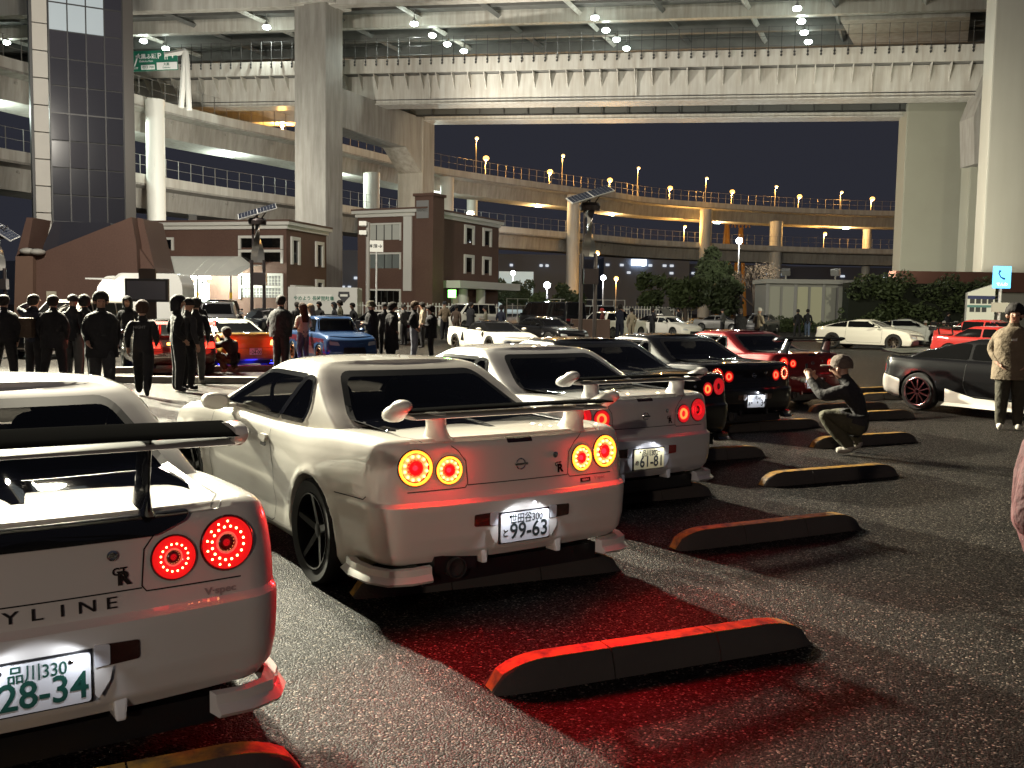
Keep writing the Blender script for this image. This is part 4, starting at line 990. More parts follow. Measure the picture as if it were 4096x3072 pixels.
frame_window(lb, LM_, 1.0, 2.0, 5.2, 7.1, 'y', 0, .3, out=.16); frame_window(lb, LM_, 5.6, 6.6, 5.2, 7.0, 'y', 0, .3, out=.16); frame_window(lb, LM_, 5.6, 6.6, 2.6, 3.6, 'y', 0, .3, out=.16)
m = MB(); m.box((.0, .6, 3.0), (.5, 4.2, 3.25), LM_); m.build('shelf_canopy', WHITEP, lb)
# vaulted awning with lit stalls under it
aw = thing('awning', 'white vaulted awning glowing over the lit stalls left of the brick building', 'awning')
R = []
for k in range(13):
    x = -14.6+k*1.03
    R.append([(LM_ @ Vector((x, -4.2+4.2*j/8, 3.9+(1.7 if x > -3.5 else 1.75)*sin(pi/2*min(1, j/8*1.05))*(1 if k < 11 else .6)))) for j in range(9)])
R = [[tuple(q) for q in r]+[tuple(q-Vector((0, 0, .06))) for q in r[::-1]] for r in R]
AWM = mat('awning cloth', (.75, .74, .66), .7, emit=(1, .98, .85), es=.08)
for k in range(12): m = MB(); m.rings([R[k], [tuple(Vector(a).lerp(Vector(b), .985)) for a, b in zip(R[k], R[k+1])]]); m.build('cloth_panel', AWM, aw, 30)
for k in (2, 5, 8, 11):
    x = -14.2+k*1.03; m = MB(); m.tube([LM_ @ Vector((x, -4.1, 0)), LM_ @ Vector((x, -4.1, 3.9))], .09, 8); m.build('post', mat('post grey', (.3, .3, .3), .5), aw)
    m = MB(); m.tube([LM_ @ Vector((x, -4.1, 2.0)), LM_ @ Vector((x, -4.1, 2.5))], .12, 8); m.build('post_band', mat('yellow band', (.8, .5, .02), .5), aw)
SHOP = mat('lit stall interior', (.8, .85, .8), .5, emit=(.88, 1, .9), es=1.4)
st = thing('lit_stall', 'bright greenish white lit stall opening under the awning', 'stall')
m = MB(); m.box((-11.0, -.4, .2), (-7.4, -.05, 3.3), LM_); m.build('back_panel', SHOP, st)
for x in (-11, -9.2, -7.4): m = MB(); m.box((x-.06, -.6, 0), (x+.06, -.41, 3.4), LM_); m.build('post', mat('post grey'), st)
for x in (-9.8, -5.8): lamp('awning_lamp', LM_ @ Vector((x, -2.0, 3.6)), 1400, (.9, 1, .85))
for x in (-9.8, -5.8):
    m = MB(); q = LM_ @ Vector((x, -3.8, 3.7)); m.box((q.x-.8, q.y-.1, q.z-.1), (q.x+.8, q.y+.1, q.z+.12)); tag(m.build('awning_lamp', GLOW), 'bright tube lamp at the awning edge, '+('left one' if x < -8 else 'right one'), 'lamp', 'tube lamps at the awning edge')
# ================================================================ street lamps, signs, planting, far city
SOD = mat('sodium lamp', (1, .7, .3), .4, emit=(1, .52, .12), es=3.2)
SODD = mat('sodium lamp far', (1, .7, .4), .4, emit=(1, .62, .22), es=2.6)
POLE = mat('lamp pole', (.3, .28, .25), .5, .4)
def ramp_lamp(x, y, off, ztop, gm, rad, label, power, base_z, px=None):
    """pole on the ramp at frame point of the lamp head (2212-wide view)"""
    p = at_curve(x/.54004); i = CURVE.index(p)
    d = ray(x, y)
    # distance along the ray where it stands 'off' metres beyond the ramp edge
    Y = p.y+off; q = at(x, y, Y)
    t = thing('street_lamp', label, 'street lamp', (q.x, q.y, base_z), 0, 'sodium lamps on the curved ramp')
    h = q.z-base_z
    m = MB(); m.tube([(0, 0, 0), (0, 0, h*.93), (.1, -.3, h)], [.1, .07, .06], 6); m.build('pole', POLE, t)
    m = MB(); m.ball((.1, -.45, h+.02), rad, 6, None, .8); m.build('lamp_glass', gm, t, 60)
    if power: lamp('lamp_light', (.1, -.6, h-.4), power, ORL, 'POINT', None, .25, parent=t)
for i, (x, y) in enumerate([(1049, 343), (1187, 372), (1316, 390), (1446, 407), (1580, 415), (1725, 425), (1882, 430)]):
    ramp_lamp(x, y, 5.0, 24, SOD, .55, 'bright amber lamp on the upper ramp, number %s from the left' % ('one two three four five six seven'.split()[i]), 9500, 22.9)
for i, (x, y) in enumerate([(1029, 300), (1215, 337), (1378, 364), (1525, 386), (1675, 404), (1816, 416)]):
    ramp_lamp(x, y, .3, 24, SODD, .34, 'tall pale lamp on the near edge of the upper ramp, %s from the left' % ('first second third fourth fifth sixth'.split()[i]), 2600, 23.9)
ramp_lamp(610, 270, 3.0, 24, SOD, .45, 'amber lamp on the upper ramp left of the tall left pillar', 7000, 22.9)
ramp_lamp(1780, 505, 5.0, 15.6, SOD, .40, 'amber lamp on the lower ramp at the right', 7000, 14.5)
ramp_lamp(1478, 490, 4.0, 15.6, SOD, .34, 'amber lamp on the lower ramp left of a round pier', 6000, 14.5)
for i, s_ in enumerate((12, 20, 27, 33, 40, 46, 52, 58, 63)):   # lamps under the upper ramp lighting the lower one
    p = CURVE[s_]; nx = CURVE[s_+1]-p; nx.normalize(); c = p+Vector((-nx.y, nx.x, 0))*4.5
    m = MB(); m.box((-.7, -.12, 20.2), (.7, .12, 20.4), Matrix.Translation((c.x, c.y, 0)) @ ROT(atan2(nx.y, nx.x)))
    tag(m.build('soffit_lamp', mat('soffit lamp', (.9, 1, .95), .4, emit=(.8, 1, .95), es=18)), 'cool lamp fixed under the upper ramp deck, %s from the left' % 'first second third fourth fifth sixth seventh eighth ninth'.split()[i], 'lamp', 'lamps under the upper ramp')
    lamp('lamp_light', (c.x, c.y, 19.8), 3500, ((.85, 1, .9) if s_ < 44 else (1, .62, .25)))
for x, y, Y in ((1290, 547, 150), (1331, 602, 170)):
    q = at(x, y, Y); t = thing('street_lamp', 'amber street lamp beside the solar post, '+('upper' if y < 580 else 'lower, by the fence'), 'street lamp', (q.x, q.y, 0), 0, 'amber lamps beyond the fence')
    m = MB(); m.tube([(0, 0, 0), (0, 0, q.z)], .09, 6); m.build('pole', POLE, t); m = MB(); m.ball((0, -.1, q.z), .42, 5); m.build('lamp_glass', SOD, t, 60); lamp('lamp_light', (0, -.6, q.z-.3), 3500, ORL, parent=t)
WHL = mat('white street lamp', (1, 1, 1), .4, emit=(.85, .95, 1), es=40)
for x, y, Y, lab in ((1182, 616, 120, 'white street lamp behind the fence right of the brick building'), (1597, 520, 118, 'white street lamp rising in front of the bare tree'), (1108, 590, 160, 'small white lamp by the lit warehouse'), (1303, 600, 150, 'small white lamp left of the amber one by the fence')):
    q = at(x, y, Y); t = thing('street_lamp', lab, 'street lamp', (q.x, q.y, 0))
    m = MB(); m.tube([(0, 0, 0), (0, 0, q.z)], .08, 6); m.build('pole', mat('pole pale', (.5, .5, .5), .4, .3), t); m = MB(); m.ball((0, 0, q.z), .40, 5); m.build('lamp_glass', WHL, t, 60); lamp('lamp_light', (0, -.7, q.z), 1500, (.9, .96, 1), parent=t)
# solar lamp posts: twin legs, twisted vane, tilted panel
CELL = mat('solar cell', (.03, .035, .05), .15, coat=1); STL = mat('post bronze', (.06, .05, .05), .35, .6); ALU = mat('panel rim', (.6, .6, .58), .4, .5)
def solar_post(x, ytop, Y, label, tilt, s=1.0):
    top = at(x, ytop, Y); h = top.z; t = thing('solar_lamp_post', label, 'lamp post', (top.x, top.y, 0), 0, 'solar lamp posts of the car park')
    for sx in (-.3, .3): m = MB(); m.tube([(sx*s, 0, 0), (sx*s, 0, h*.62)], .085*s, 8); m.build('leg', STL, t, 40)
    m = MB(); m.tube([(-.22*s, 0, h*.60), (-.22*s, 0, h*.9)], .06*s, 8); m.build('leg', STL, t, 40)
    m = MB(); R = []
    for k in range(13):
        z = lerp(h*.60, h*.90, k/12); a = k/12*2.2; R.append([(.32*s*cos(a+b)*(.35 if j % 2 else 1), .32*s*sin(a+b)*(.35 if j % 2 else 1), z) for j, b in enumerate((0, pi/2, pi, 3*pi/2))])
    m.rings(R); m.build('twisted_vane', mat('vane steel', (.3, .29, .27), .3, .7), t, 30)
    m = MB(); m.lathe([(.42*s, h*.90), (.46*s, h*.93), (.38*s, h*.95)], 14); m.build('collar', STL, t, 40)
    m = MB(); m.tube([(0, 0, h*.95), (0, 0, h*.99)], .05*s, 6); m.tube([(.2*s, 0, h*.95), (.5*s, 0, h*1.02)], .03, 6); m.tube([(-.2*s, 0, h*.95), (.3*s, 0, h*1.01)], .03, 6); m.build('bracket', STL, t)
    M = Matrix.Translation((0, 0, h)) @ Matrix.Rotation(tilt[1], 4, 'Z') @ Matrix.Rotation(-tilt[0], 4, 'Y') @ Matrix.Rotation(.35, 4, 'X')
    m = MB(); m.box((-.95*s, -.5*s, 0), (.95*s, .5*s, .05), M); pn = m.build('solar_panel', ALU, t)
    for sx in (-1, 1):
        for i in range(6):
            for j in range(4):
                x0 = sx*.47*s-.44*s+i*.15*s; y0 = -.46*s+j*.235*s
                for za, zb_ in ((-.02, -.001), (.051, .06)): m = MB(); m.box((x0, y0, za), (x0+.14*s, y0+.22*s, zb_), M); m.build('cell', CELL, pn)
    m = MB(); m.box((-.2*s, -.15, h*.42), (.42*s, .15, h*.52)); m.build('control_box', STL, t)
solar_post(1275, 422, 41, 'solar lamp post with tilted cell panel, right of centre', (.32, .15))
solar_post(556, 458, 47, 'solar lamp post with pale tilted panel in front of the low brick building', (.32, .2))
solar_post(-6, 492, 47, 'solar lamp post at the left edge beside the lift tower', (-.6, .2))
lb_ = gd(1270, 745); m = MB(); m.box((-.9, -.5, 0), (.9, .5, 1.15), Matrix.Translation((lb_.x+.2, lb_.y+1.5, 0))); tag(m.build('planter_box', mat('planter brown', (.1, .06, .05), .7), None, None, .03), 'dark brown planter box at the foot of the central solar lamp post', 'planter')
# signs
SGREEN = mat('sign green', (.012, .16, .10), .5); SWHITE = mat('sign white', (.8, .9, .8), .4)
WSIGN = mat('sign board white', (.75, .75, .7), .5)
gs = thing('road_sign', 'green road sign with white route writing on a white gantry arm', 'sign')
q0 = P(532, 275, 96); q1 = P(706, 212, 96); sw = (q1-q0).length; zc = P(620, 242, 96)
GM = Matrix.Translation(zc) @ Matrix.Rotation(-.05, 4, 'Y')
m = MB(); m.box((-2.3, 0, -.95), (2.2, .12, .95), GM); m.build('board', SGREEN, gs)
WT = mat('sign letter', (.85, .87, .85), .5)
m = MB(); text_on(m, '大黒ふ頭', .52, GM @ Matrix.Translation((-.85, -.03, .38)), .01); text_on(m, 'Daikoku Futo', .24, GM @ Matrix.Translation((-.85, -.03, -.05)), .004); m.build('lettering', WT, gs)
for tx_, sz_, px_, pz_ in (('EXIT', .26, -1.95, -.7), ('P', .75, .45, .4), ('i', .75, 1.75, .4)): m = MB(); text_on(m, tx_, sz_, GM @ Matrix.Translation((px_, -.03, pz_)), sz_*.02); m.build('lettering', WT, gs)
m = MB(); m.add([tuple(GM @ Vector(p)) for p in ((-2.1, -.03, -.5), (-1.98, -.03, -.55), (-1.62, -.03, .4), (-1.74, -.03, .45))], [(0, 1, 2, 3)]); m.add([tuple(GM @ Vector(p)) for p in ((-1.9, -.03, .38), (-1.48, -.03, .3), (-1.52, -.03, .75))], [(0, 1, 2)]); m.build('arrow', WT, gs)
m = MB()
for dx in (1.0, 1.22): m.box((dx-.04, -.04, .05), (dx+.04, -.02, .75), GM)
m.box((.93, -.04, .55), (1.07, -.02, .78), GM); m.build('symbol', WT, gs)
m = MB(); m.box((.15, -.03, -.9), (2.15, -.005, -.2), GM); wpn = m.build('white_panel', WT, gs)
m = MB(); text_on(m, '大黒', .3, GM @ Matrix.Translation((1.1, -.045, -.42)), .004); text_on(m, 'Daikoku', .22, GM @ Matrix.Translation((1.1, -.045, -.72)), .003); m.build('lettering', SGREEN, wpn)
m = MB(); m.box((-1.4, -.03, -.85), (-.05, -.005, -.4), GM); wpn = m.build('white_panel', WT, gs); m = MB(); text_on(m, '出口 700', .3, GM @ Matrix.Translation((-.72, -.045, -.63)), .004); m.build('lettering', SGREEN, wpn)
m = MB(); e = P(742, 205, 96); f0 = P(725, 430, 96); f1 = P(757, 440, 96); m.tube([f0, P(738, 235, 96), e], .28, 8); m.tube([f1, P(746, 235, 96), e], .28, 8); m.tube([e, zc+Vector((1.0, .2, .6))], .3, 8); m.build('gantry_arm', mat('gantry white', (.7, .7, .66), .5), gs, 40)
def post_sign(x, y0, y1, ytop_w, Y, label, face, w, h, texts, postm=None, cat='sign'):
    c = at(x, (y0+y1)/2, Y); t = thing('sign_post', label, cat, (c.x, c.y, 0))
    m = MB(); m.tube([(0, .06, 0), (0, .06, c.z+h/2)], .06, 8); m.build('post', postm or mat('pole pale'), t, 40)
    m = MB(); m.box((-w/2, -.04, c.z-h/2), (w/2, .04, c.z+h/2)); b = m.build('board', face, t, None, .02)
    for s_, size, dx, dz, mm in texts: m = MB(); text_on(m, s_, size, Matrix.Translation((dx, -.05, c.z+dz)), size*.02); m.build('lettering', mm, b)
    return t
INKB = mat('sign ink dark', (.03, .03, .035), .5)
post_sign(813, 518, 546, 0, 64, 'white guide sign with an arrow on a camera pole before the central brick building', WSIGN, .92, .76, [('本線', .28, -.2, 0, INKB), ('→', .36, .24, 0, INKB)])
pc = at(795, 500, 64); t = thing('camera_pole', 'grey pole with two white cameras left of the arrow sign', 'pole', (pc.x, pc.y, 0))
m = MB(); m.tube([(0, 0, 0), (0, 0, pc.z+.6)], .14, 10); m.build('pole', mat('pole grey', (.28, .27, .25), .5), t, 40)
for dz, dx in ((.5, -.3), (-.1, -.3)): m = MB(); m.box((dx-.25, -.35, pc.z+dz-.15), (dx+.25, .3, pc.z+dz+.15)); m.build('camera', WSIGN, t, None, .03)
BLUEL = mat('blue lit sign', (.1, .45, .8), .4, emit=(.12, .55, 1), es=1.5); WLIT = mat('lit white mark', (.9, .95, 1), .4, emit=(.9, .97, 1), es=1.2)
ph = post_sign(2164, 586, 612, 0, 40, 'blue lit telephone sign on a white pole at the right', BLUEL, .74, .92, [('でんわ', .16, 0, -.3, WLIT)])
c = at(2164, 599, 40); m = MB(); M = Matrix.Translation((0, -.05, c.z+.1))
m.tube([M @ Vector((-.1, 0, .18)), M @ Vector((-.15, 0, .05)), M @ Vector((-.06, 0, -.1)), M @ Vector((.1, 0, -.17))], [.05, .025, .025, .05], 6); m.build('handset_symbol', mat('mark blue', (.01, .05, .25), .5), ph)
m = MB(); q = at(2166, 664, 39.9); m.box((-.35, -.05, q.z-.2), (.35, .05, q.z+.2)); m.build('plate', mat('post plate', (.35, .34, .3), .5), ph)
# information totem
it = at(2117, 650, 46); T = thing('information_totem', 'slanted white information totem with rows of symbols before the hedge', 'sign', (it.x, it.y, 0))
Mx = Matrix.Identity(4); zz = lambda yd: at(2117, yd, 46).z
hw = .66
m = MB(); m.prism([(-hw, 0), (hw, 0), (hw, zz(612)), (-hw, zz(633))], -.1, .1, 'y'); m.build('body', WSIGN, T)
NAVY = mat('totem navy', (.02, .03, .12), .4)
for y0, y1, mm in ((639, 646, NAVY), (659, 664, mat('totem teal', (.1, .25, .25), .4))): m = MB(); m.box((-hw+.01, -.12, zz(y1)), (hw-.01, -.101, zz(y0))); m.build('band', mm, T)
for yy, n in ((651, 4), (669, 3)):
    for k in range(n): m = MB(); xx = -.42+k*.29; m.box((xx-.11, -.12, zz(yy)-.11), (xx+.11, -.101, zz(yy)+.11)); m.build('symbol', INKB, T)
# info screen on a post by the food truck
isx = at(318, 627, 40); T = thing('display_board', 'grey framed display board on a post before the white food truck', 'sign', (isx.x, isx.y, 0))
m = MB(); m.box((-.9, -.1, isx.z-.48), (.9, .1, isx.z+.48)); s_ = m.build('board', mat('screen frame', (.05, .05, .055), .4), T, None, .03); m = MB(); m.box((-.8, -.12, isx.z-.38), (.8, -.101, isx.z+.38)); m.build('screen', mat('grey screen', (.22, .22, .27), .25), s_)
m = MB(); m.box((-.35, .0, 0), (.35, .1, isx.z+.9)); m.build('post', mat('post brown', (.09, .06, .05), .5), T)
# picket fences
PICK = mat('picket white', (.72, .72, .66), .6); pkm = MB().box((-.035, -.02, .15), (.035, .02, 1.9)).mesh('picket', PICK)
def picket(x0, x1, Y, label, h=1.9):
    a = at(x0, 660, Y); b = at(x1, 660, Y); t = thing('picket_fence', label, 'fence', (a.x, a.y, 0), 0, 'white fences behind the car park'); L = b.x-a.x
    n = int(L/.28)
    for k in range(n): put('picket', pkm, t, (L*k/n, 0, 0))
    for z in (.5, 1.6): m = MB(); m.box((0, .021, z-.05), (L, .06, z+.05)); m.build('rail', PICK, t)
picket(728, 930, 84, 'white picket fence below the central brick building'); picket(935, 1080, 84.5, 'warm lit picket fence under the porch of the brick building')
picket(1348, 1500, 92, 'white picket fence behind the parked cars, right of the solar post')
a = at(1095, 640, 105); b = at(1350, 640, 105); t = thing('mesh_fence', 'grey wire fence with posts behind the black van', 'fence', (0, 0, 0), 0, 'white fences behind the car park')
for k in range(12): m = MB(); q = a.lerp(b, k/11); m.box((q.x-.05, q.y-.05, 0), (q.x+.05, q.y+.05, 2.6)); m.build('post', PICK, t)
for z in (1.0, 1.8, 2.55): m = MB(); m.box((a.x, a.y, z-.03), (b.x, a.y+.05, z+.03)); m.build('rail', PICK, t)
# shed with pale panels
sh = thing('shed', 'low shed with pale panels between grey frames behind the parked cars', 'shed')
s0 = at(1657, 650, 78); s1 = at(1838, 650, 78); zt_ = at(1740, 613, 78).z
m = MB(); m.box((s0.x, s0.y, 0), (s1.x, s0.y+4, zt_)); m.build('wall', mat('shed grey', (.3, .3, .28), .6), sh)
m = MB(); m.box((s0.x-.2, s0.y-.3, zt_), (s1.x+.2, s0.y+4.2, zt_+.35)); m.build('roof', mat('shed roof', (.4, .4, .37), .6), sh)
for k in range(6):
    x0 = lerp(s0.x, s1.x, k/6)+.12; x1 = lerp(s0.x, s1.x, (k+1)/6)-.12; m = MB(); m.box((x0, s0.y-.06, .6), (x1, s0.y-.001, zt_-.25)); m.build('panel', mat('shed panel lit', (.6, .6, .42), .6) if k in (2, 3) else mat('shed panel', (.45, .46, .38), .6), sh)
for k in range(4): x0 = lerp(s0.x, s1.x, k/3); m = MB(); m.box((x0-.13, s0.y-.12, 0), (x0+.13, s0.y-.061, zt_)); m.build('frame_post', mat('shed frame', (.33, .33, .32), .5), sh)
# brown parapet building behind the hedge
w0 = at(1960, 620, 80); m = MB(); x1 = w0.x+26
bw = thing('brown_wall', 'long reddish brown wall below the pillars behind the hedge', 'wall'); z0 = at(2080, 630, 80).z; z1 = at(2080, 587, 80).z
m.box((w0.x-1, 80, z0), (x1, 81.5, z1)); m.build('upper_band', mat('wall red brown', (.12, .05, .035), .8, noise=(.5, .4, (.09, .04, .03))), bw)
m = MB(); m.box((w0.x-1, 80.4, 0), (x1, 81.4, z0-.001)); m.build('lower_wall', mat('wall grey', (.32, .31, .27), .8), bw)
# foliage
def leaf_mat(n, c): return mat(n, c, .6, noise=(1.5, .6, tuple(v*.45 for v in c)))
LEAF = leaf_mat('leaves dark', (.055, .075, .032)); LEAF2 = leaf_mat('leaves mid', (.085, .115, .045)); BARK = mat('bark', (.09, .07, .055), .85)
def leaves(mb, blobs, n, size, rnd):
    for (c, r) in blobs:
        for k in range(int(n*r[0]*r[2])):
            while True:
                p = Vector((rnd.uniform(-1, 1), rnd.uniform(-1, 1), rnd.uniform(-1, 1)))
                if .35 < p.length < 1: break
            q = Vector((c[0]+p.x*r[0], c[1]+p.y*r[1], c[2]+p.z*r[2])); s = size*rnd.uniform(.6, 1.4)
            u = Vector((rnd.gauss(0, 1), rnd.gauss(0, 1), rnd.gauss(0, 1))).normalized(); v = u.orthogonal().normalized()*s*.5; u = u*s
            mb.add([q-u, q+v, q+u, q-v], [(0, 1, 2, 3)])
def tree(x, ybase, ytop, Y, wD, label, lm=LEAF, seed=1, dens_=60, bare=False, trunk=.18, name='leafy_tree'):
    rnd = random.Random(seed); b = at(x, ybase, Y); top = at(x, ytop, Y).z; w_ = wD/.54004/F*Y/2
    t = thing(name, label, 'tree', (b.x, b.y, 0), 0)
    m = MB(); hb = top*.45; m.tube([(0, 0, 0), (.1, 0, hb*.5), (-.05, .1, hb), (.1, 0, top*.75)], [trunk*1.3, trunk, trunk*.8, trunk*.3], 8)
    tips = []
    def branch(p, d, L, r, lv):
        q = p+d*L; m.tube([p, p.lerp(q, .5)+Vector((rnd.uniform(-.1, .1)*L, rnd.uniform(-.1, .1)*L, .05*L)), q], [r, r*.8, r*.5], 5); tips.append(q)
        if lv:
            for k in range(3 if not bare else 4):
                e = (d+Vector((rnd.uniform(-.8, .8), rnd.uniform(-.8, .8), rnd.uniform(-.2, .6)))).normalized(); branch(q if k else p.lerp(q, .7), e, L*rnd.uniform(.55, .8), r*.5, lv-1)
    for k in range(6 if bare else 4):
        a = k*2*pi/(6 if bare else 4)+rnd.uniform(-.4, .4); branch(Vector((0, 0, hb*rnd.uniform(.55, 1))), Vector((cos(a)*.8, sin(a)*.8, rnd.uniform(.5, 1))).normalized(), w_*.5, trunk*.55, 3 if bare else 1)
    m.build('trunk', BARK, t, 50)
    m = MB(); bl = []
    if bare: leaves(m, [((q.x, q.y, q.z), (.5, .5, .5)) for q in tips[::2]], 26, .10, rnd)
    else:
        for k in range(13):
            a = rnd.uniform(0, 2*pi); rr = w_*rnd.uniform(.15, .8); z = lerp(top*.42, top*.9, rnd.random()); s = w_*rnd.uniform(.38, .62)*(1.15-abs(z/top-.6)); bl.append(((cos(a)*rr, sin(a)*rr*.8, z), (s, s, s*.8)))
        leaves(m, bl, dens_*2, .27, rnd)
    m.build('crown', lm, t)
tree(1537, 650, 528, 98, 90, 'dark rounded leafy tree left of the bare tree', LEAF, 3, 130)
tree(1628, 655, 520, 92, 115, 'bare winter tree with many twigs lit from the left', mat('twig buds', (.22, .17, .12), .7), 5, 0, True, .2, 'bare_tree')
tree(1405, 650, 588, 95, 70, 'small green tree right of the central solar lamp post', LEAF2, 7, 110)
tree(1480, 655, 600, 90, 90, 'wide low green tree before the white picket fence', LEAF2, 8, 130)
tree(1560, 655, 600, 88, 90, 'low dark tree under the leafy tree', LEAF, 9, 130)
tree(1167, 660, 628, 88, 46, 'small lit shrub by the white lamp behind the van', LEAF2, 10, 110)
tree(1090, 650, 600, 130, 50, 'dark tree below the lit warehouse', LEAF, 11, 90)
tree(1130, 650, 605, 132, 50, 'dark tree left of the white street lamp', LEAF, 12, 90)
tree(1240, 660, 632, 90, 50, 'dark bush left of the solar lamp post legs', LEAF, 13, 110)
tree(1215, 660, 610, 135, 50, 'dark tree in front of the round pier', LEAF, 14, 90)
rnd = random.Random(21); m = MB(); h0 = at(1840, 620, 73); h1 = at(2150, 620, 73); bl = []
for k in range(60):
    x = lerp(h0.x, h1.x, rnd.random()); z = rnd.uniform(.3, 4.2); bl.append(((x, 73+rnd.uniform(0, 2), z), (1.1, .8, .7)))
leaves(m, bl, 260, .17, rnd)
hd = thing('hedge', 'tall dark green hedge before the greenish pillar', 'hedge'); m.build('foliage', LEAF2, hd)
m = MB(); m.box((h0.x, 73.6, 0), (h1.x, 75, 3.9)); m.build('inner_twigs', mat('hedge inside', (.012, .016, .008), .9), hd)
m = MB(); bl = []; l0 = at(1640, 680, 76); l1 = at(1850, 680, 76)
for k in range(40): bl.append(((lerp(l0.x, l1.x, rnd.random()), 76+rnd.uniform(0, .8), rnd.uniform(.2, .9)), (.7, .5, .4)))
leaves(m, bl, 300, .13, rnd); hd2 = thing('hedge', 'low clipped hedge below the pale shed panels', 'hedge'); m.build('foliage', LEAF2, hd2)
# far city: dim blocks, lit warehouse, cranes
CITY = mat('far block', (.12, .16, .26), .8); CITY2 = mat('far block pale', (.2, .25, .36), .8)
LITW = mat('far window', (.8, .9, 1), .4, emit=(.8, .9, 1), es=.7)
def block(x0, x1, y0, Y, label, mm, rows, seed, depth=20):
    rnd = random.Random(seed); a = at(x0, y0, Y); b = at(x1, y0, Y); t = thing('far_building', label, 'building', (0, 0, 0), 0, 'dim buildings beyond the ramps')
    m = MB(); m.box((a.x, Y, 0), (b.x, Y+depth, a.z)); m.build('wall', mm, t)
    for (yy, n, p) in rows:
        z = at(x0, yy, Y).z
        for k in range(n):
            if rnd.random() < p: x = lerp(a.x, b.x, (k+.5)/n); m = MB(); w_ = min(.7, (b.x-a.x)/n*.25); m.box((x-w_, Y-.3, z-.35), (x+w_, Y-.01, z+.35)); m.build('window', LITW, t)
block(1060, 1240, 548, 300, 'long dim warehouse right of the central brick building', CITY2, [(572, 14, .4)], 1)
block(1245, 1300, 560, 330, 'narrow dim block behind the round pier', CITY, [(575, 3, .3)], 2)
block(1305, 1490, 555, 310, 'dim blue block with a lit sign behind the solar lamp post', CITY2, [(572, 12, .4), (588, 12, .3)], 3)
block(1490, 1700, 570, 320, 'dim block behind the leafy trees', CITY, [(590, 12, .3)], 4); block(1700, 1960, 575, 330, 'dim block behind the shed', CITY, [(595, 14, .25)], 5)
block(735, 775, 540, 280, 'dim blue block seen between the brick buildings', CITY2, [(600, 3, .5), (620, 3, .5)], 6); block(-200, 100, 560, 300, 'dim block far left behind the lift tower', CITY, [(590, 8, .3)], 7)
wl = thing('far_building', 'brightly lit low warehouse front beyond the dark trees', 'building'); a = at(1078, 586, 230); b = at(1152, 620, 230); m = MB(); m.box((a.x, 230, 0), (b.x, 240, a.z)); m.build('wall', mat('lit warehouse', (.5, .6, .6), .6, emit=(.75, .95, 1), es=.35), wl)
m = MB(); m.box((lerp(a.x, b.x, .1), 229.8, 1), (lerp(a.x, b.x, .8), 229.99, a.z*.55)); m.build('door', mat('warehouse door', (.1, .12, .15), .5), wl)
s_ = at(1380, 567, 309); m = MB(); m.box((s_.x-2.4, 309, s_.z-1), (s_.x+2.4, 309.5, s_.z+1)); tag(m.build('lit_sign', mat('far lit sign', (.9, .9, 1), .4, emit=(.85, .95, 1), es=3)), 'small lit white sign on the far dim block', 'sign')
YC = mat('crane yellow', (.5, .28, .08), .6)
for x, yt, Y, lab in ((1570, 483, 260, 'yellow lattice crane top behind the ramp, lit amber'), (1600, 492, 265, 'pale crane leg right of the yellow crane top')):
    q = at(x, yt, Y); t = thing('crane', lab, 'crane', (q.x, Y, 0)); m = MB(); m.tube([(-2, 0, 0), (0, 0, q.z)], .5, 4); m.tube([(2, 0, 0), (.2, 0, q.z)], .5, 4); m.build('leg_frame', YC, t)
    m = MB()
    for k in range(5): m.tube([(-2.5+k, 0, q.z), (-2+k, 0, q.z+1.8), (-1.5+k, 0, q.z)], .15, 4)
    m.build('lattice', YC, t)
# floodlight masts outside the picture
for q, lab, fx in ((FLOOD, 'tall floodlight mast with a long arm left of the picture', -8), (LOT, 'lot lamp mast beside the left row, outside the picture', -1.5), (RLOT, 'lot lamp mast added outside the picture at the right', 1.5), (FILL, 'low fill floodlight mast added behind the camera', -.5)):
    t = thing('floodlight_mast', lab, 'mast', (q.x, q.y, 0), 0); m = MB(); m.tube([(fx, 3, 0), (fx, 3, q.z+1.2), (fx*.5, 1.5, q.z+1.5), (0, .5, q.z+1.4)], [.25, .16, .1, .09], 10); m.build('mast', POLE, t, 40)
    m = MB(); m.box((-1.2, .3, q.z+.8), (1.2, .6, q.z+1.6)); m.build('lamp_head', LMETAL, t)
# unseen floodlights added on the roofs to brighten the pillars, viaduct and ramps
def added_roof_flood(p, aim, power, label, col=(1, .95, .82), spot=110):
    t = thing('added_roof_floodlight', label, 'floodlight', p, 0, 'added floodlights washing the viaduct'); d = Vector(aim)-Vector(p)
    m = MB(); m.box((-.35, -.2, -.25), (.35, .2, .25), d.to_track_quat('-Y', 'Z').to_matrix().to_4x4()); m.build('housing', LMETAL, t); m = MB(); m.box((-.05, -.05, -.6), (.05, .05, -.1)); m.build('bracket', LMETAL, t)
    lamp('added_flood_light', d.normalized()*.5, power, col, 'SPOT', d.normalized()*9, .4, spot, .6, parent=t)
rf = lb.children[0]
added_roof_flood(LM_ @ Vector((-6, 3, 9.3)), (-26, 106, 17), 11000, 'added floodlight on the low brick building roof aimed at the tall left pillar')
added_roof_flood(LM_ @ Vector((-11, 3, 9.3)), (-40, 112, 18), 10000, 'added floodlight on the low brick building roof aimed at the left ramps')
added_roof_flood(CM @ Vector((-4, 6, 11.2)), (18, 104, 26), 30000, 'added floodlight on the central brick building roof aimed at the viaduct', spot=130)
added_roof_flood(CM @ Vector((-2, 12, 11.2)), (14, 170, 20), 10000, 'added floodlight on the central brick building roof aimed at the far ramp', (1, .72, .42))
added_roof_flood(Vector((s0.x+2, 80, zt_+1)), (32, 104, 27), 9000, 'added floodlight on the shed roof aimed at the viaduct', spot=130)
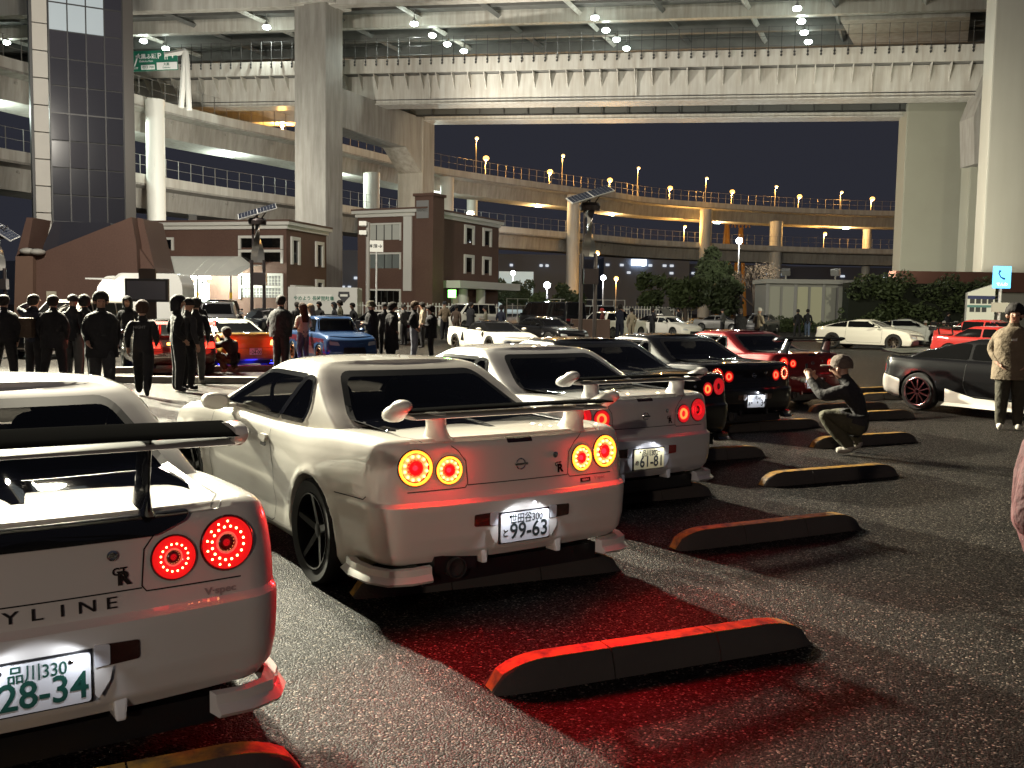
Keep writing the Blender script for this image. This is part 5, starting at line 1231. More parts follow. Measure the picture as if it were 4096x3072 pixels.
added_roof_flood(Vector((s1.x-1, 79, zt_+1)), (46, 100, 14), 12000, 'added floodlight on the shed roof aimed at the right pillars', (1, .95, .75))
# ================================================================ other vehicles
GEN = {}
def gen_spec(k, **o):
    d = dict(L=4.3, W=.86, H=1.32, ride=.2, belt=.88, hood=.78, nose=.6, deck=.92, tailz=.86, yf0=3.25, yf1=2.45, yr0=.6, yr1=1.35, Wt=.56, wr=.32, ax=(.85, 3.4), Rr=.2, Rf=.28, br=.08, bf=.2, crown=.05, win=(1.9,), rim=5, rearwin=True, grille=True, cabW=.12, rexp=1.2, rimm=None)
    d.update(o); GEN[k] = d
gen_spec('sports', L=4.4, H=1.27, hood=.76, belt=.87, deck=.93, yf0=3.3, yf1=2.4, yr0=.55, yr1=1.35)
gen_spec('fastback', L=4.24, W=.885, H=1.28, hood=.82, belt=.90, deck=.93, tailz=.88, yf0=3.15, yf1=2.25, yr0=.28, yr1=1.5, wr=.33, ax=(.86, 3.43), win=(1.7,), rim=10, rexp=1.6)
gen_spec('grand', L=4.67, W=.95, H=1.36, hood=.86, belt=.97, deck=.98, tailz=.93, nose=.66, yf0=3.5, yf1=2.55, yr0=.22, yr1=1.7, wr=.355, ax=(.92, 3.70), win=(1.55,), rim=10, Wt=.62, rexp=1.9)
gen_spec('wedge', L=4.43, W=.905, H=1.17, hood=.66, belt=.80, deck=.90, tailz=.84, nose=.52, ride=.16, yf0=3.35, yf1=2.45, yr0=1.15, yr1=1.75, wr=.315, ax=(.87, 3.4), win=(), rim=5, Wt=.55)
gen_spec('classic', L=3.9, W=.76, H=1.36, hood=.86, belt=.90, deck=.9, nose=.74, yf0=2.72, yf1=2.35, yr0=.75, yr1=1.15, wr=.29, ax=(.75, 3.1), win=(1.7,), Rf=.14, Rr=.14, Wt=.54, rim=6)
gen_spec('sedan', L=4.65, W=.88, H=1.45, hood=.9, belt=.95, deck=1.02, tailz=.98, nose=.72, yf0=3.45, yf1=2.6, yr0=.62, yr1=1.35, wr=.325, ax=(.98, 3.72), win=(2.3, 1.35))
gen_spec('hatch', L=4.35, W=.87, H=1.49, hood=.95, belt=.98, deck=1.0, tailz=.98, nose=.74, yf0=3.5, yf1=2.6, yr0=.12, yr1=.65, wr=.32, ax=(.8, 3.45), win=(2.2, 1.25))
gen_spec('suv', L=4.75, W=.92, H=1.72, hood=1.08, belt=1.12, deck=1.1, tailz=1.08, nose=.85, ride=.25, yf0=3.55, yf1=2.8, yr0=.1, yr1=.45, wr=.36, ax=(.9, 3.65), win=(2.4, 1.3), Wt=.66, Rr=.15)
gen_spec('van', L=5.2, W=.93, H=2.05, hood=1.12, belt=1.18, deck=1.15, tailz=1.14, nose=.95, ride=.25, yf0=4.95, yf1=4.25, yr0=.05, yr1=.14, wr=.34, ax=(.85, 4.0), win=(3.7, 2.5, 1.2), Wt=.80, Rr=.12, Rf=.2, cabW=.05, bf=.12)
gen_spec('minivan', L=4.9, W=.92, H=1.88, hood=1.05, belt=1.12, deck=1.12, tailz=1.1, nose=.9, ride=.22, yf0=4.3, yf1=3.3, yr0=.06, yr1=.22, wr=.335, ax=(.9, 3.8), win=(3.2, 2.2, 1.1), Wt=.76, Rr=.14, cabW=.06)
gen_spec('keivan', L=3.4, W=.74, H=1.85, hood=1.0, belt=1.05, deck=1.05, tailz=1.04, nose=.85, ride=.2, yf0=3.1, yf1=2.7, yr0=.04, yr1=.1, wr=.28, ax=(.55, 2.95), win=(2.2, 1.1), Wt=.62, Rr=.08, Rf=.12, cabW=.05, bf=.06)
GM_ = {}
SEAMM = MATS['panel gap']
def gen_meshes(k):
    if k in GM_: return GM_[k]
    d = GEN[k]; L, W, H = d['L'], d['W'], d['H']; G = {}
    zb = lambda y: pw([(0, d['ride']+.06), (.5, d['ride']), (L-.6, d['ride']-.01), (L, d['ride'])], y)
    zt = lambda y: pw([(0, d['tailz']), (.25, d['deck']), (max(d['yr0']+.3, .7), (d['deck']+d['belt'])/2), ((d['yr0']+d['yf0'])/2+.2, d['belt']), (min(d['yf0'], L-.35), (d['belt']+d['hood'])/2+.02), (min(d['yf0']+.45, L-.18), d['hood']), (L, d['nose'])], y)
    plan = lambda y: pw([(0, .96), (.5, .99), (d['ax'][0], 1.0), (L*.5, .985), (d['ax'][1], 1.0), (L-.3, .97), (L, .9)], y)
    def bulge(y, z):
        b = 0
        for cy in d['ax']:
            q = sqrt((y-cy)**2+(z-d['wr'])**2); b += .02*math.exp(-((q-d['wr']*1.14)/.045)**2)
        return b-.02*math.exp(-((z-.42)/.1)**2)*(1 if d['ax'][0]+.5 < y < d['ax'][1]-.5 else 0)
    lv = [(0, .10, .09, L-.10), (.05, .04, .03, L-.04), (.18, .01, .0, L), (.40, 0, 0, L-.005), (.50, 0, .01, L-.02), (.55, .004, .035, L-.04), (.72, .01, .045, L-.06), (.86, .022, .05, L-.09), (.94, .042, .055, L-.13), (.98, .065, .07, L-.17), (1.0, .095, .095, L-.22)]
    sp = dict(W=W, plan=plan, zb=zb, zt=zt, crown=lambda y: pw([(0, .015), (d['yr0'], .01), (d['yf0']-.3, .01), (min(d['yf0']+.4, L-.2), d['crown']), (L, .02)], y), levels=lv, Rr=d['Rr'], Rf=d['Rf'], br=d['br'], bf=d['bf'], bulge=bulge)
    wh = [(sx*(W-.10), y, d['wr']) for y in d['ax'] for sx in (1, -1)]
    body = car_shell(sp).mesh('body', BLACKP, None, 0, True); body = smooth_me(arch_cut(body, wh, d['wr']*1.09, W*.62), 32)
    z0 = d['belt']-.08; cw = W-d['cabW']
    lvs = [(0, cw, d['yr0'], d['yf0'])]
    for h in (.3, .55, .78, .92): lvs.append((h, lerp(cw, d['Wt'], h**1.4*.85), lerp(d['yr0'], d['yr1'], (h*.97)**d['rexp']), lerp(d['yf0'], d['yf1'], h*.96)))
    lvs += [(.975, lerp(cw, d['Wt'], .93), d['yr1']+.02, d['yf1']-.03), (1.0, d['Wt'], d['yr1']+.09, d['yf1']-.1)]
    mid = (d['yr1']+d['yf1'])/2
    g = dict(levels=lvs, z0=z0, roof=lambda y: H-.02-.035*min(1.2, abs(y-mid)/max(.4, (d['yf1']-d['yr1'])/2))**2*(1 if H < 1.7 else .4), crown=.02, Rr=.14, Rf=.18, br=d['br'], bf=.14)
    cab = cabin_shell(g).mesh('cabin', BLACKP, 40, 0, True); sk = Skin3([body, cab])
    G.update(body=body, cab=cab, sk=sk, wh=wh, wheels=wheel_meshes(d['wr'], d['wr']*.7, .22, d['rim'], rimmat=d['rimm'] or mat('rim silver', (.35, .35, .34), .3, .8)))
    zbot = d['belt']+.02; ztop = H-.10
    def yF(z): return lerp(d['yf0'], d['yf1'], (z-z0)/(H-z0))
    def yR(z): return lerp(d['yr0'], d['yr1'], ((z-z0)/(H-z0))**d['rexp'])
    edges = [yF(zbot)-.22]+list(d['win'])+[yR(zbot)+.22]
    side = []
    for i in range(len(edges)-1):
        a, b = edges[i], edges[i+1]
        at_ = (yF(ztop)-.14) if i == 0 else a-.03; bt = (yR(ztop)+.16) if i == len(edges)-2 else b+.03
        if i: a -= .03
        if i < len(edges)-2: b += .03
        side.append([(a, zbot), (at_, ztop), (bt, ztop), (b, zbot)])
    G['side'] = []
    for sd in ('left', 'right'):
        for pl in side: m = MB(); decal(m, sk, sd, roundpoly(pl, .05), .005); G['side'].append(m.mesh('side_window', GLASS, 40))
    def endglass(s):
        wB = cw-.07; wT = d['Wt']-.03; m = MB(); decal(m, sk, s, roundpoly([(-wB, zbot+.03), (wB, zbot+.03), (wT, H-.07), (-wT, H-.07)], .06), .005); return m.mesh('windshield' if s == 'front' else 'rear_window', GLASS, 40)
    G['fg'] = endglass('front'); G['rg'] = endglass('rear')
    fz = lerp(d['ride'], d['nose'], .78); rz = lerp(d['ride'], d['tailz'], .74)
    for sg, n in ((-1, 'L'), (1, 'R')):
        m = MB(); decal(m, sk, 'front', roundpoly([(sg*W*.52, fz-.05), (sg*W*.86, fz-.03), (sg*W*.86, fz+.07), (sg*W*.58, fz+.05)], .03), .006, .04); G['hl'+n] = m.mesh('head_lamp', BLACKP, 40)
        m = MB(); decal(m, sk, 'rear', roundpoly([(sg*W*.50, rz-.06), (sg*W*.90, rz-.06), (sg*W*.88, rz+.08), (sg*W*.54, rz+.07)], .03), .006, .04); G['tl'+n] = m.mesh('tail_lamp', BLACKP, 40)
        m = MB(); Rr = []
        for yy, sc in ((0, .7), (.03, 1), (.1, 1), (.16, .4)): Rr.append([(sg*(W+.07)+.10*sc*cos(a), yF(zbot)-.42+yy, d['belt']+.06+.06*sc*sin(a)) for a in [2*pi*j/10 for j in range(10)]])
        m.rings(Rr); G['mir'+n] = m.mesh('door_mirror', BLACKP, 40)
    m = MB(); decal(m, sk, 'front', roundpoly([(-W*.45, d['ride']+.06), (W*.45, d['ride']+.06), (W*.40, fz-.09), (-W*.40, fz-.09)], .04), .005, .05); G['grille'] = m.mesh('grille', BLACKP, 40)
    G['seam'] = []
    for sd in ('left', 'right'):
        m = MB(); e = edges[1] if len(edges) > 2 else yR(zbot)+.3; ff = d['ax'][1]-d['wr']-.16; bb = min(e, d['yf0']-1.0)
        ribbon(m, sk, sd, [(bb, d['belt']-.01), (bb-.03, .5), (bb+.05, d['ride']+.12), (ff-.05, d['ride']+.12), (ff, .5), (ff, d['belt']-.06)], .008); G['seam'].append(m.mesh('panel_gap', SEAMM))
    m = MB(); ribbon(m, sk, 'rear', [(-W*.8, lerp(d['ride'], d['tailz'], .55)), (W*.8, lerp(d['ride'], d['tailz'], .55))], .008)
    G['seam'].append(m.mesh('panel_gap', SEAMM))
    m = MB(); m.box((-W*.6, .2, d['ride']-.04), (W*.6, L-.3, d['ride']+.08)); G['under'] = m.mesh('underbody', BLACKP)
    GM_[k] = G; return G
HEADL = mat('head lamp glass', (.5, .52, .55), .1, coat=1); HEADON = mat('head lamp lit', (.9, .9, .9), .2, emit=(.95, .97, 1), es=6)
TAILOFF = mat('tail lamp dull', (.12, .008, .008), .2, coat=1); TAILON = mat('tail lamp lit', (.6, .02, .02), .3, emit=(1, .03, .015), es=5); TAILHOT = mat('tail lamp hot', (.8, .3, .1), .3, emit=(1, .28, .06), es=9)
NP = [0]
def gen_car(k, loc, yaw, label, pm, cabm=None, tail=TAILOFF, head=HEADL, name='parked_car', anchor='rear', cat='car', rimm=None, plate=None, glow=0):
    d = GEN[k]; G = gen_meshes(k); fw = Vector((-sin(yaw), cos(yaw), 0)); loc = Vector((loc[0], loc[1], 0))
    if anchor == 'front': loc = loc-fw*d['L']
    if anchor == 'mid': loc = loc-fw*d['L']/2
    r = thing(name, label, cat, loc, yaw, 'cars parked across the car park')
    b = put('body', G['body'], r, mat=pm); [put('panel_gap', q, b) for q in G['seam']]; put('underbody', G['under'], r); put('cabin', G['cab'], r, mat=cabm or pm)
    for s_ in G['side']: put('side_window', s_, r)
    put('windshield', G['fg'], r); put('rear_window', G['rg'], r); put('grille', G['grille'], r)
    for n in 'LR': put('head_lamp', G['hl'+n], r, mat=head); put('tail_lamp', G['tl'+n], r, mat=tail); put('door_mirror', G['mir'+n], r, mat=pm)
    for (x, y, z) in G['wh']:
        e = put('wheel', G['wheels'][0], r, (x, y, z), 0 if x > 0 else pi); put('rim', G['wheels'][1], e, mat=rimm)
    if plate: number_plate(r, *plate, y=-.02, z=lerp(d['ride'], d['tailz'], .42), screws=False)
    if glow:
        for sx in (-1, 1): lamp('tail_light', (sx*d['W']*.7, -.12, lerp(d['ride'], d['tailz'], .74)), glow, (1, .04, .02), parent=r)
    return r
def by_wheels(k, g_r, g_f, side):
    """rear-bumper centre and yaw from the contact points of the two wheels on the seen side"""
    d = GEN[k]; v = (g_f-g_r); v.z = 0; v.normalize(); yaw = atan2(-v.x, v.y); rt = Vector((v.y, -v.x, 0))
    o = g_r-v*d['ax'][0]-rt*(d['W']-.05)*(1 if side == 'right' else -1); return (o.x, o.y), yaw
def wing_on(root, k, z, col=BLACKG, xs=.5):
    d = GEN[k]; m = MB(); R = []
    for i in range(9):
        x = -d['W']*.9+d['W']*1.8*i/8; R.append([(x, .15+.14*cos(a), z+.018*sin(a)+.03*cos(a)) for a in [2*pi*j/10 for j in range(10)]])
    m.rings(R); m.build('wing_blade', col, root, 40)
    for sg in (-1, 1):
        m = MB(); m.box((sg*d['W']*.9-.012, .0, z-.08), (sg*d['W']*.9+.012, .32, z+.07)); m.build('wing_end', col, root, None, .01)
        m = MB(); m.tube([(sg*d['W']*xs, .22, d['deck']-.02), (sg*d['W']*xs, .16, z)], .03, 6); m.build('wing_strut', col, root)
PW = paint('pearl white', (.76, .74, .66)); GREYP = paint('grey paint', (.2, .2, .2), .3, .3); BLUEP = paint('blue paint', (.03, .075, .19), .4, .2); MAROON = paint('maroon paint', (.16, .02, .035), .3, .2)
REDP = paint('bright red paint', (.42, .025, .02)); TEAL = paint('teal paint', (.02, .28, .36)); YEL = paint('yellow livery', (.36, .21, .04)); SILV = paint('silver paint', (.45, .44, .42), .3, .5); NAVYP = paint('navy paint', (.02, .03, .07), .25, .3)
BLKR = mat('rim black', (.015, .015, .015), .25, .6)
# white grand tourers at the right
o, yw = by_wheels('grand', gd(1797, 752), gd(1920, 757), 'right'); gt1 = gen_car('grand', o, yw, 'white coupe with black spoked wheels in side view, facing right', PW, rimm=mat('rim smoke', (.12, .1, .08), .3, .8))
o, yw = by_wheels('grand', gd(1900, 744), gd(2018, 747), 'right'); gen_car('grand', o, yw-.08, 'second white coupe just behind the white one in side view', paint('cool white', (.6, .61, .6)), cabm=None)
# dark coupe with white rear bumper, right
k_ = 'fastback'; a = atz(2022, 880, .14); b = atz(2147, 893, .14); v = (b-a); v.z = 0; v.normalize(); g0 = gd(1984, 886)
o, yw = by_wheels(k_, g0, g0+v*2.57, 'right')
RIMP = mat('rim pink bronze', (.3, .12, .13), .25, .9)
dk_ = gen_car(k_, o, yw, 'dark matte coupe with white rear bumper and side skirt, facing right', mat('dark satin paint', (.006, .006, .007), .22, spec=.4), tail=mat('tail red', (.35, .02, .02), .2, coat=1, emit=(1, .05, .05), es=.35), rimm=BLKR)
G = gen_meshes(k_); sk = G['sk']; BW = paint('bumper white', (.75, .72, .66))
m = MB(); decal(m, sk, 'right', roundpoly([(.03, .62), (.26, .58), (.50, .52), (.47, .16), (.20, .12), (-.02, .28)], .03), .012, .04, .04); m.build('rear_bumper', BW, dk_, 40)
m = MB(); decal(m, sk, 'rear', roundpoly([(-.84, .3), (.84, .3), (.84, .58), (-.84, .58)], .04), .012, .06, .04); m.build('rear_bumper', BW, dk_, 40)
m = MB(); m.add([(.885, 1.36, .19), (.985, 1.36, .145), (.995, 3.05, .145), (.885, 3.05, .19), (.885, 1.36, .42), (.90, 1.9, .30), (.90, 3.05, .28), (.80, 1.36, .15), (.80, 3.05, .15)], [(0,1,2,3), (0,3,6,5,4), (1,7,8,2), (0,4,7,1), (2,8,6,3)]); m.build('side_skirt', BW, dk_)
m = MB(); M = Matrix.Translation((.79, .86, .33)) @ Matrix.Rotation(pi/2, 4, 'Y'); m.lathe([(.238, .105), (.247, .125), (.238, .13), (.226, .122)], 40, M, False); m.build('rim_lip', RIMP, dk_, 60)
m = MB()
for q in range(10): a_ = 2*pi*q/10; m.box((.86, -.012, .03), (.905, .012, .21), Matrix.Translation((.0, .86, .33)) @ Matrix.Rotation(a_, 4, 'X'))
m.build('rim_spokes', RIMP, dk_)
m = MB(); R = []
for i in range(11):
    x = -.70+1.4*i/10; R.append([(x, y, z) for y, z in ((.36, .955), (-.02, .985), (-.06, 1.03), (-.02, 1.035), (.10, 1.0), (.38, .975))])
m.rings(R); m.build('duck_tail', BLACKG, dk_, 30)
# red cars with black wings behind it
o, yw = by_wheels('sports', gd(2050, 782), gd(2185, 790), 'right'); rc = gen_car('sports', o, yw, 'red coupe with a black wing, nearer of the two red cars at the right', REDP); wing_on(rc, 'sports', 1.16)
o, yw = by_wheels('sedan', gd(2052, 764), gd(2185, 771), 'right'); rc = gen_car('sedan', o, yw, 'red saloon with a black wing, farther of the two red cars at the right', REDP); wing_on(rc, 'sedan', 1.24)
# white wedge sports car and what stands behind it
o, yw = by_wheels('wedge', gd(985, 757), gd(1108, 769), 'right'); wd = gen_car('wedge', o, yw, 'low white mid engined sports car with black side scoop and roof', PW, cabm=BLACKG, rimm=mat('rim smoke'))
m = MB(); decal(m, gen_meshes('wedge')['sk'], 'right', roundpoly([(1.30, .42), (1.52, .40), (1.48, .72), (1.40, .74)], .02), .006, .04); m.build('side_scoop', BLACKP, wd, 40)
o, yw = by_wheels('sports', gd(1112, 744), gd(1222, 752), 'right'); gen_car('sports', o, yw, 'black coupe just behind the low white sports car', BLK)
o, yw = by_wheels('van', gd(1205, 722), gd(1106, 717), 'left'); gen_car('van', o, yw, 'black high roofed van parked side on behind the black coupe', BLK, name='parked_van', cat='van')
o, yw = by_wheels('minivan', gd(1060, 712), gd(990, 713), 'left'); gen_car('minivan', o, yw, 'white minivan partly hidden by the black van', PW, name='parked_van', cat='van')
o, yw = by_wheels('minivan', gd(1275, 716), gd(1225, 713), 'left'); gen_car('minivan', o, yw, 'dark boxy car right of the black van tail', GREYP, name='parked_van', cat='van')
o, yw = by_wheels('hatch', gd(1322, 731), gd(1412, 729), 'right'); gen_car('hatch', o, yw, 'white hatchback right of the central solar lamp post', PW)
o, yw = by_wheels('sports', gd(1392, 727), gd(1468, 731), 'right'); gen_car('sports', o, yw, 'white sports car with purple lights beside the open bonnet', PW)
oh = gd(1490, 722); hc = gen_car('sports', oh, -2.2, 'dark car with its black bonnet raised in the middle distance', BLK, anchor='front')
m = MB(); m.box((-.7, -.05, 0), (.7, 0, 1.2), Matrix.Translation((0, 3.2, .85)) @ Matrix.Rotation(.75, 4, 'X')); m.build('raised_bonnet', BLK, hc)
PUR = mat('purple light', (.3, .1, .8), .4, emit=(.4, .1, 1), es=8)
pl_ = at(1425, 697, oh.y+1); m = MB(); m.tube([(pl_.x-.8, pl_.y, pl_.z), (pl_.x+.8, pl_.y, pl_.z+.05)], .04, 6); tag(m.build('light_strip', PUR), 'purple light strip glowing by the white sports car', 'light'); lamp('strip_light', (pl_.x, pl_.y-.5, pl_.z), 40, (.4, .1, 1))
o, yw = by_wheels('sports', gd(1515, 715), gd(1585, 717), 'right'); gen_car('sports', o, yw, 'silver coupe right of the raised bonnet', SILV)
gen_car('sedan', gd(1620, 722), 2.6, 'grey saloon facing the camera behind the person in the striped jacket', GREYP, anchor='front')
gen_car('hatch', gd(1706, 708), -1.05, 'teal hatchback seen from behind before the low hedge', TEAL, plate=('横浜', 'な', '12-05'))
gen_car('keivan', gd(1900, 712), -.5, 'small pale boxy van behind the white coupes', PW, name='parked_van', cat='van', plate=('横浜', 'な', '40-21'))
gen_car('minivan', gd(1435, 705), -.2, 'pale minivan far behind the white sports car', SILV, name='parked_van', cat='van')
gen_car('sedan', gd(2150, 715), -1.2, 'grey saloon far right under the telephone sign', GREYP)
# left side
gen_car('suv', gd(35, 775), pi-.25, 'white wagon facing the camera at the left edge', PW, anchor='front', head=HEADL)
dc = gen_car('sports', gd(392, 812), .50, 'dark coupe with a glowing red tail bar between the people at the left', mat('dark chrome wrap', (.05, .045, .04), .2, .7, coat=1), plate=('横浜', 'な', '30-11'), tail=TAILON, glow=14)
k_ = gen_meshes('sports')['sk']
m = MB(); decal(m, k_, 'rear', roundpoly([(-.30, .70), (.30, .70), (.30, .76), (-.30, .76)], .02), .008, .05); m.build('tail_bar', TAILHOT, dc, 40); lamp('tail_light', (0, -.15, .74), 22, (1, .04, .02), parent=dc); lamp('under_light', (0, -.05, .1), 8, (1, .02, .02), parent=dc)
wing_on(dc, 'sports', 1.2, REDP)
lc = gen_car('sports', gd(552, 800), .72, 'yellow and white livery coupe with lit tail lamps and blue light beneath', YEL, cabm=PW, tail=TAILHOT, glow=12, plate=('湘南', 'な', '24-00'))
m = MB(); decal(m, k_, 'rear', [(-.40, 1.16), (.40, 1.16), (.38, 1.22), (-.38, 1.22)], .012, .05); sb = m.build('screen_banner', WHITEP, lc)
m = MB(); rear_text(m, k_, 'LIBERTY', .06, 0, 1.19, .001, 1.3, .02); m.build('lettering', INKB, sb)
m = MB(); decal(m, k_, 'left', roundpoly([(.6, .42), (2.6, .42), (2.0, .82), (.9, .82)], .05), .004, .06); m.build('livery_panel', paint('livery white', (.6, .55, .45)), lc, 40)
for y in (.5, 2.2): lamp('under_light', (0, y, .12), 160, (.03, .04, 1), parent=lc)
lamp('under_light', (.0, .1, .10), 22, (.02, .03, 1), parent=lc); lamp('under_light', (-.95, 1.6, .12), 40, (.02, .03, 1), parent=lc)
bl_ = mat('blue under strip', (.05, .05, .8), .4, emit=(.03, .03, 1), es=10)
for sx in (-.7, .7): m = MB(); m.box((sx-.02, .4, .13), (sx+.02, 3.6, .15)); m.build('under_strip', bl_, lc)
bc = gen_car('classic', gd(768, 793), 3.67, 'small blue classic car with maroon flanks facing the camera', BLUEP, anchor='front', head=mat('round lamp', (.6, .6, .6), .1, .5), rimm=mat('rim copper', (.35, .14, .06), .3, .8))
kc = gen_meshes('classic')['sk']
for sd in ('left', 'right'): m = MB(); decal(m, kc, sd, roundpoly([(.25, .30), (3.7, .32), (3.65, .74), (.25, .80)], .04), .004, .06); m.build('flank_panel', MAROON, bc, 40)
gen_car('suv', gd(468, 735), .25, 'grey estate seen from behind left of the lit stall', GREYP)
gen_car('minivan', gd(470, 705), .1, 'black people carrier under the awning edge', BLK, name='parked_van', cat='van')
o, yw = by_wheels('sedan', gd(557, 695), gd(520, 693), 'left'); gen_car('sedan', o, yw, 'white saloon parked before the lattice windows', PW)
gen_car('sedan', gd(520, 733), 2.9, 'dark saloon facing the camera left of the solar lamp post', BLK, anchor='front')
gen_car('sedan', gd(868, 722), .4, 'dark saloon with red tail lamps behind the group in the middle', NAVYP, tail=TAILON, glow=8)
gen_car('hatch', gd(905, 745), .9, 'pale hatchback half hidden by the standing couple', SILV, tail=TAILOFF)
# food truck
ft = at(300, 640, 54); T = thing('food_truck', 'white food truck with open hatch and lit kitchen beside the brown brick foot', 'truck', (ft.x, 54, 0)); FTW = paint('truck white', (.66, .66, .62), .4)
m = MB(); m.prism(roundpoly([(-1.35, .55), (2.45, .55), (2.45, 2.6), (2.2, 3.25), (-1.1, 3.25), (-1.35, 3.0)], .18), 0, 2.1, 'y'); m.build('body', FTW, T, None)
m = MB(); m.prism(roundpoly([(-2.55, .5), (-1.36, .5), (-1.36, 3.1), (-1.9, 3.05), (-2.35, 2.5), (-2.55, 1.5)], .12), .1, 2.0, 'y'); m.build('cab', FTW, T, None)
m = MB(); m.box((-2.2, -.02, 1.7), (-1.5, .09, 2.6)); m.build('serving_hatch', mat('lit kitchen', (.7, .65, .5), .5, emit=(1, .95, .8), es=1.0), T)
m = MB(); m.box((-2.6, -.9, 2.85), (-1.3, .09, 2.93)); m.build('hatch_flap', FTW, T)
for x in (-1.9, 1.6): m = MB(); m.lathe([(.36, 0), (.36, .22)], 20, Matrix.Translation((x, -.05, .36)) @ Matrix.Rotation(-pi/2, 4, 'X')); m.build('wheel', RUB, T, 40)
for x, z in ((.95, 1.1), (1.35, 1.1)): m = MB(); m.box((x-.04, -.03, z+1.3), (x+.04, -.001, z+1.38)); m.build('latch', BLACKP, T)
lamp('kitchen_light', (-1.9, -.6, 2.4), 160, (1, .93, .8), parent=T)
# white truck with the parking notice
wt = at(690, 655, 73); T = thing('box_truck', 'white box truck with green parking notice banner before the brick buildings', 'truck', (wt.x, 73, 0))
xl = at(622, 650, 73).x-wt.x; xr = at(772, 650, 73).x-wt.x; zt2 = at(690, 620, 73).z
m = MB(); m.box((xl, 0, .9), (xr, 2.3, zt2)); m.build('box', FTW, T, None, .05); m = MB(); m.box((xl, .1, .5), (xr, 2.2, .899)); m.build('chassis', BLACKP, T)
for x in (xl+.8, xr-.8): m = MB(); m.lathe([(.42, 0), (.42, .25)], 20, Matrix.Translation((x, .1, .42)) @ Matrix.Rotation(-pi/2, 4, 'X')); m.build('wheel', RUB, T, 40)
m = MB(); bx0 = at(640, 650, 73).x-wt.x; bx1 = at(716, 650, 73).x-wt.x; zb0 = at(690, 650, 73).z; zb1 = at(690, 636, 73).z; m.box((bx0, -.03, zb0), (bx1, -.001, zb1)); bn = m.build('banner', WSIGN, T)
m = MB(); text_on(m, 'やめよう 長時間駐車', .36, Matrix.Translation(((bx0+bx1)/2, -.04, (zb0+zb1)/2-.08)), .006, .92); m.build('lettering', SGREEN, bn)
m = MB(); cx = at(743, 640, 73).x-wt.x; cz = at(743, 640, 73).z; m.prism([(cx-.4, cz+.35), (cx+.4, cz+.35), (cx+.45, cz), (cx, cz-.5), (cx-.45, cz)], -.03, -.001, 'y'); sh_ = m.build('shield_emblem', INKB, T); m = MB(); m.prism([(cx-.28, cz+.15), (cx+.28, cz+.15), (cx+.28, cz-.02), (cx-.28, cz-.02)], -.04, -.031, 'y'); m.build('emblem_bar', WSIGN, sh_)
# ================================================================ people
def fingers(V, E, hi, d, side, palm, curl):
    """five finger chains from hand vertex hi; d = direction of the hand, side = towards the thumb, palm = the way fingers curl"""
    base = Vector(V[hi][0]); d = Vector(d).normalized(); side = Vector(side).normalized(); palm = Vector(palm).normalized()
    for k, (o, L) in enumerate(((.028, .075), (.010, .085), (-.009, .08), (-.027, .062))):
        a = base+d*.035+side*o; b = a+(d*cos(curl)+palm*sin(curl))*L*.55; c = b+(d*cos(curl*2)+palm*sin(curl*2))*L*.45
        i = len(V); V += [(tuple(a), (.012, .012)), (tuple(b), (.010, .010)), (tuple(c), (.008, .008))]; E += [(hi, i), (i, i+1), (i+1, i+2)]
    a = base+side*.035+d*.0+palm*.01; b = a+(side*.7+d*.7+palm*.3).normalized()*.045; i = len(V); V += [(tuple(a), (.013, .013)), (tuple(b), (.010, .010))]; E += [(hi, i), (i, i+1)]
def skeleton(j, thick=1.0, torso=1.0):
    """j: joint table; returns vertices with radii, edges and the region of each vertex"""
    V = []; E = []; reg = []
    def add(p, r, rg, par=None):
        V.append((tuple(p), (r[0]*1.0, r[1]*1.0))); reg.append(rg); i = len(V)-1
        if par is not None: E.append((par, i))
        return i
    t = thick
    q_ = torso
    pel = add(j['pelvis'], (.155*t, .125*t), 2); sp = add(j['spine'], (.15*t*q_, .12*t*q_), 1, pel); ch = add(j['chest'], (.175*t*q_, .135*t*q_), 1, sp); nb = add(j['neckb'], (.10*t, .085*t), 1, ch)
    nk = add(j['neck'], (.056, .06), 0, nb); h1 = add(j['head1'], (.082, .092), 0, nk); h2 = add(j['head2'], (.096, .112), 0, h1); h3 = add(j['head3'], (.07, .085), 0, h2)
    hd = Vector(j['face']); c = Vector(j['head1']).lerp(Vector(j['head2']), .45); ns = add(c+hd*.128, (.014, .016), 0); E.append((h2, ns))
    for s in 'LR':
        sh = add(j['sh'+s], (.078*t, .08*t), 1, ch); el = add(j['el'+s], (.056*t, .056*t), 1, sh); wr = add(j['wr'+s], (.038*t, .036*t), 1, el); ha = add(j['ha'+s], (.034, .022), 0, wr)
        n0 = len(V); q = Vector(j['ha'+s])-Vector(j['wr'+s]); fingers(V, E, ha, q, j.get('th'+s, (0, 1, 0)), j.get('pa'+s, (1 if s == 'L' else -1, 0, 0)), j.get('cu'+s, .35)); reg += [0]*(len(V)-n0)
        hp = add(j['hp'+s], (.105*t, .115*t), 2, pel); kn = add(j['kn'+s], (.078*t, .08*t), 2, hp); an = add(j['an'+s], (.058*t, .06*t), 2, kn); he = add(j['he'+s], (.045, .045), 3, an); to = add(j['to'+s], (.046, .035), 3, he)
    return V, E, reg
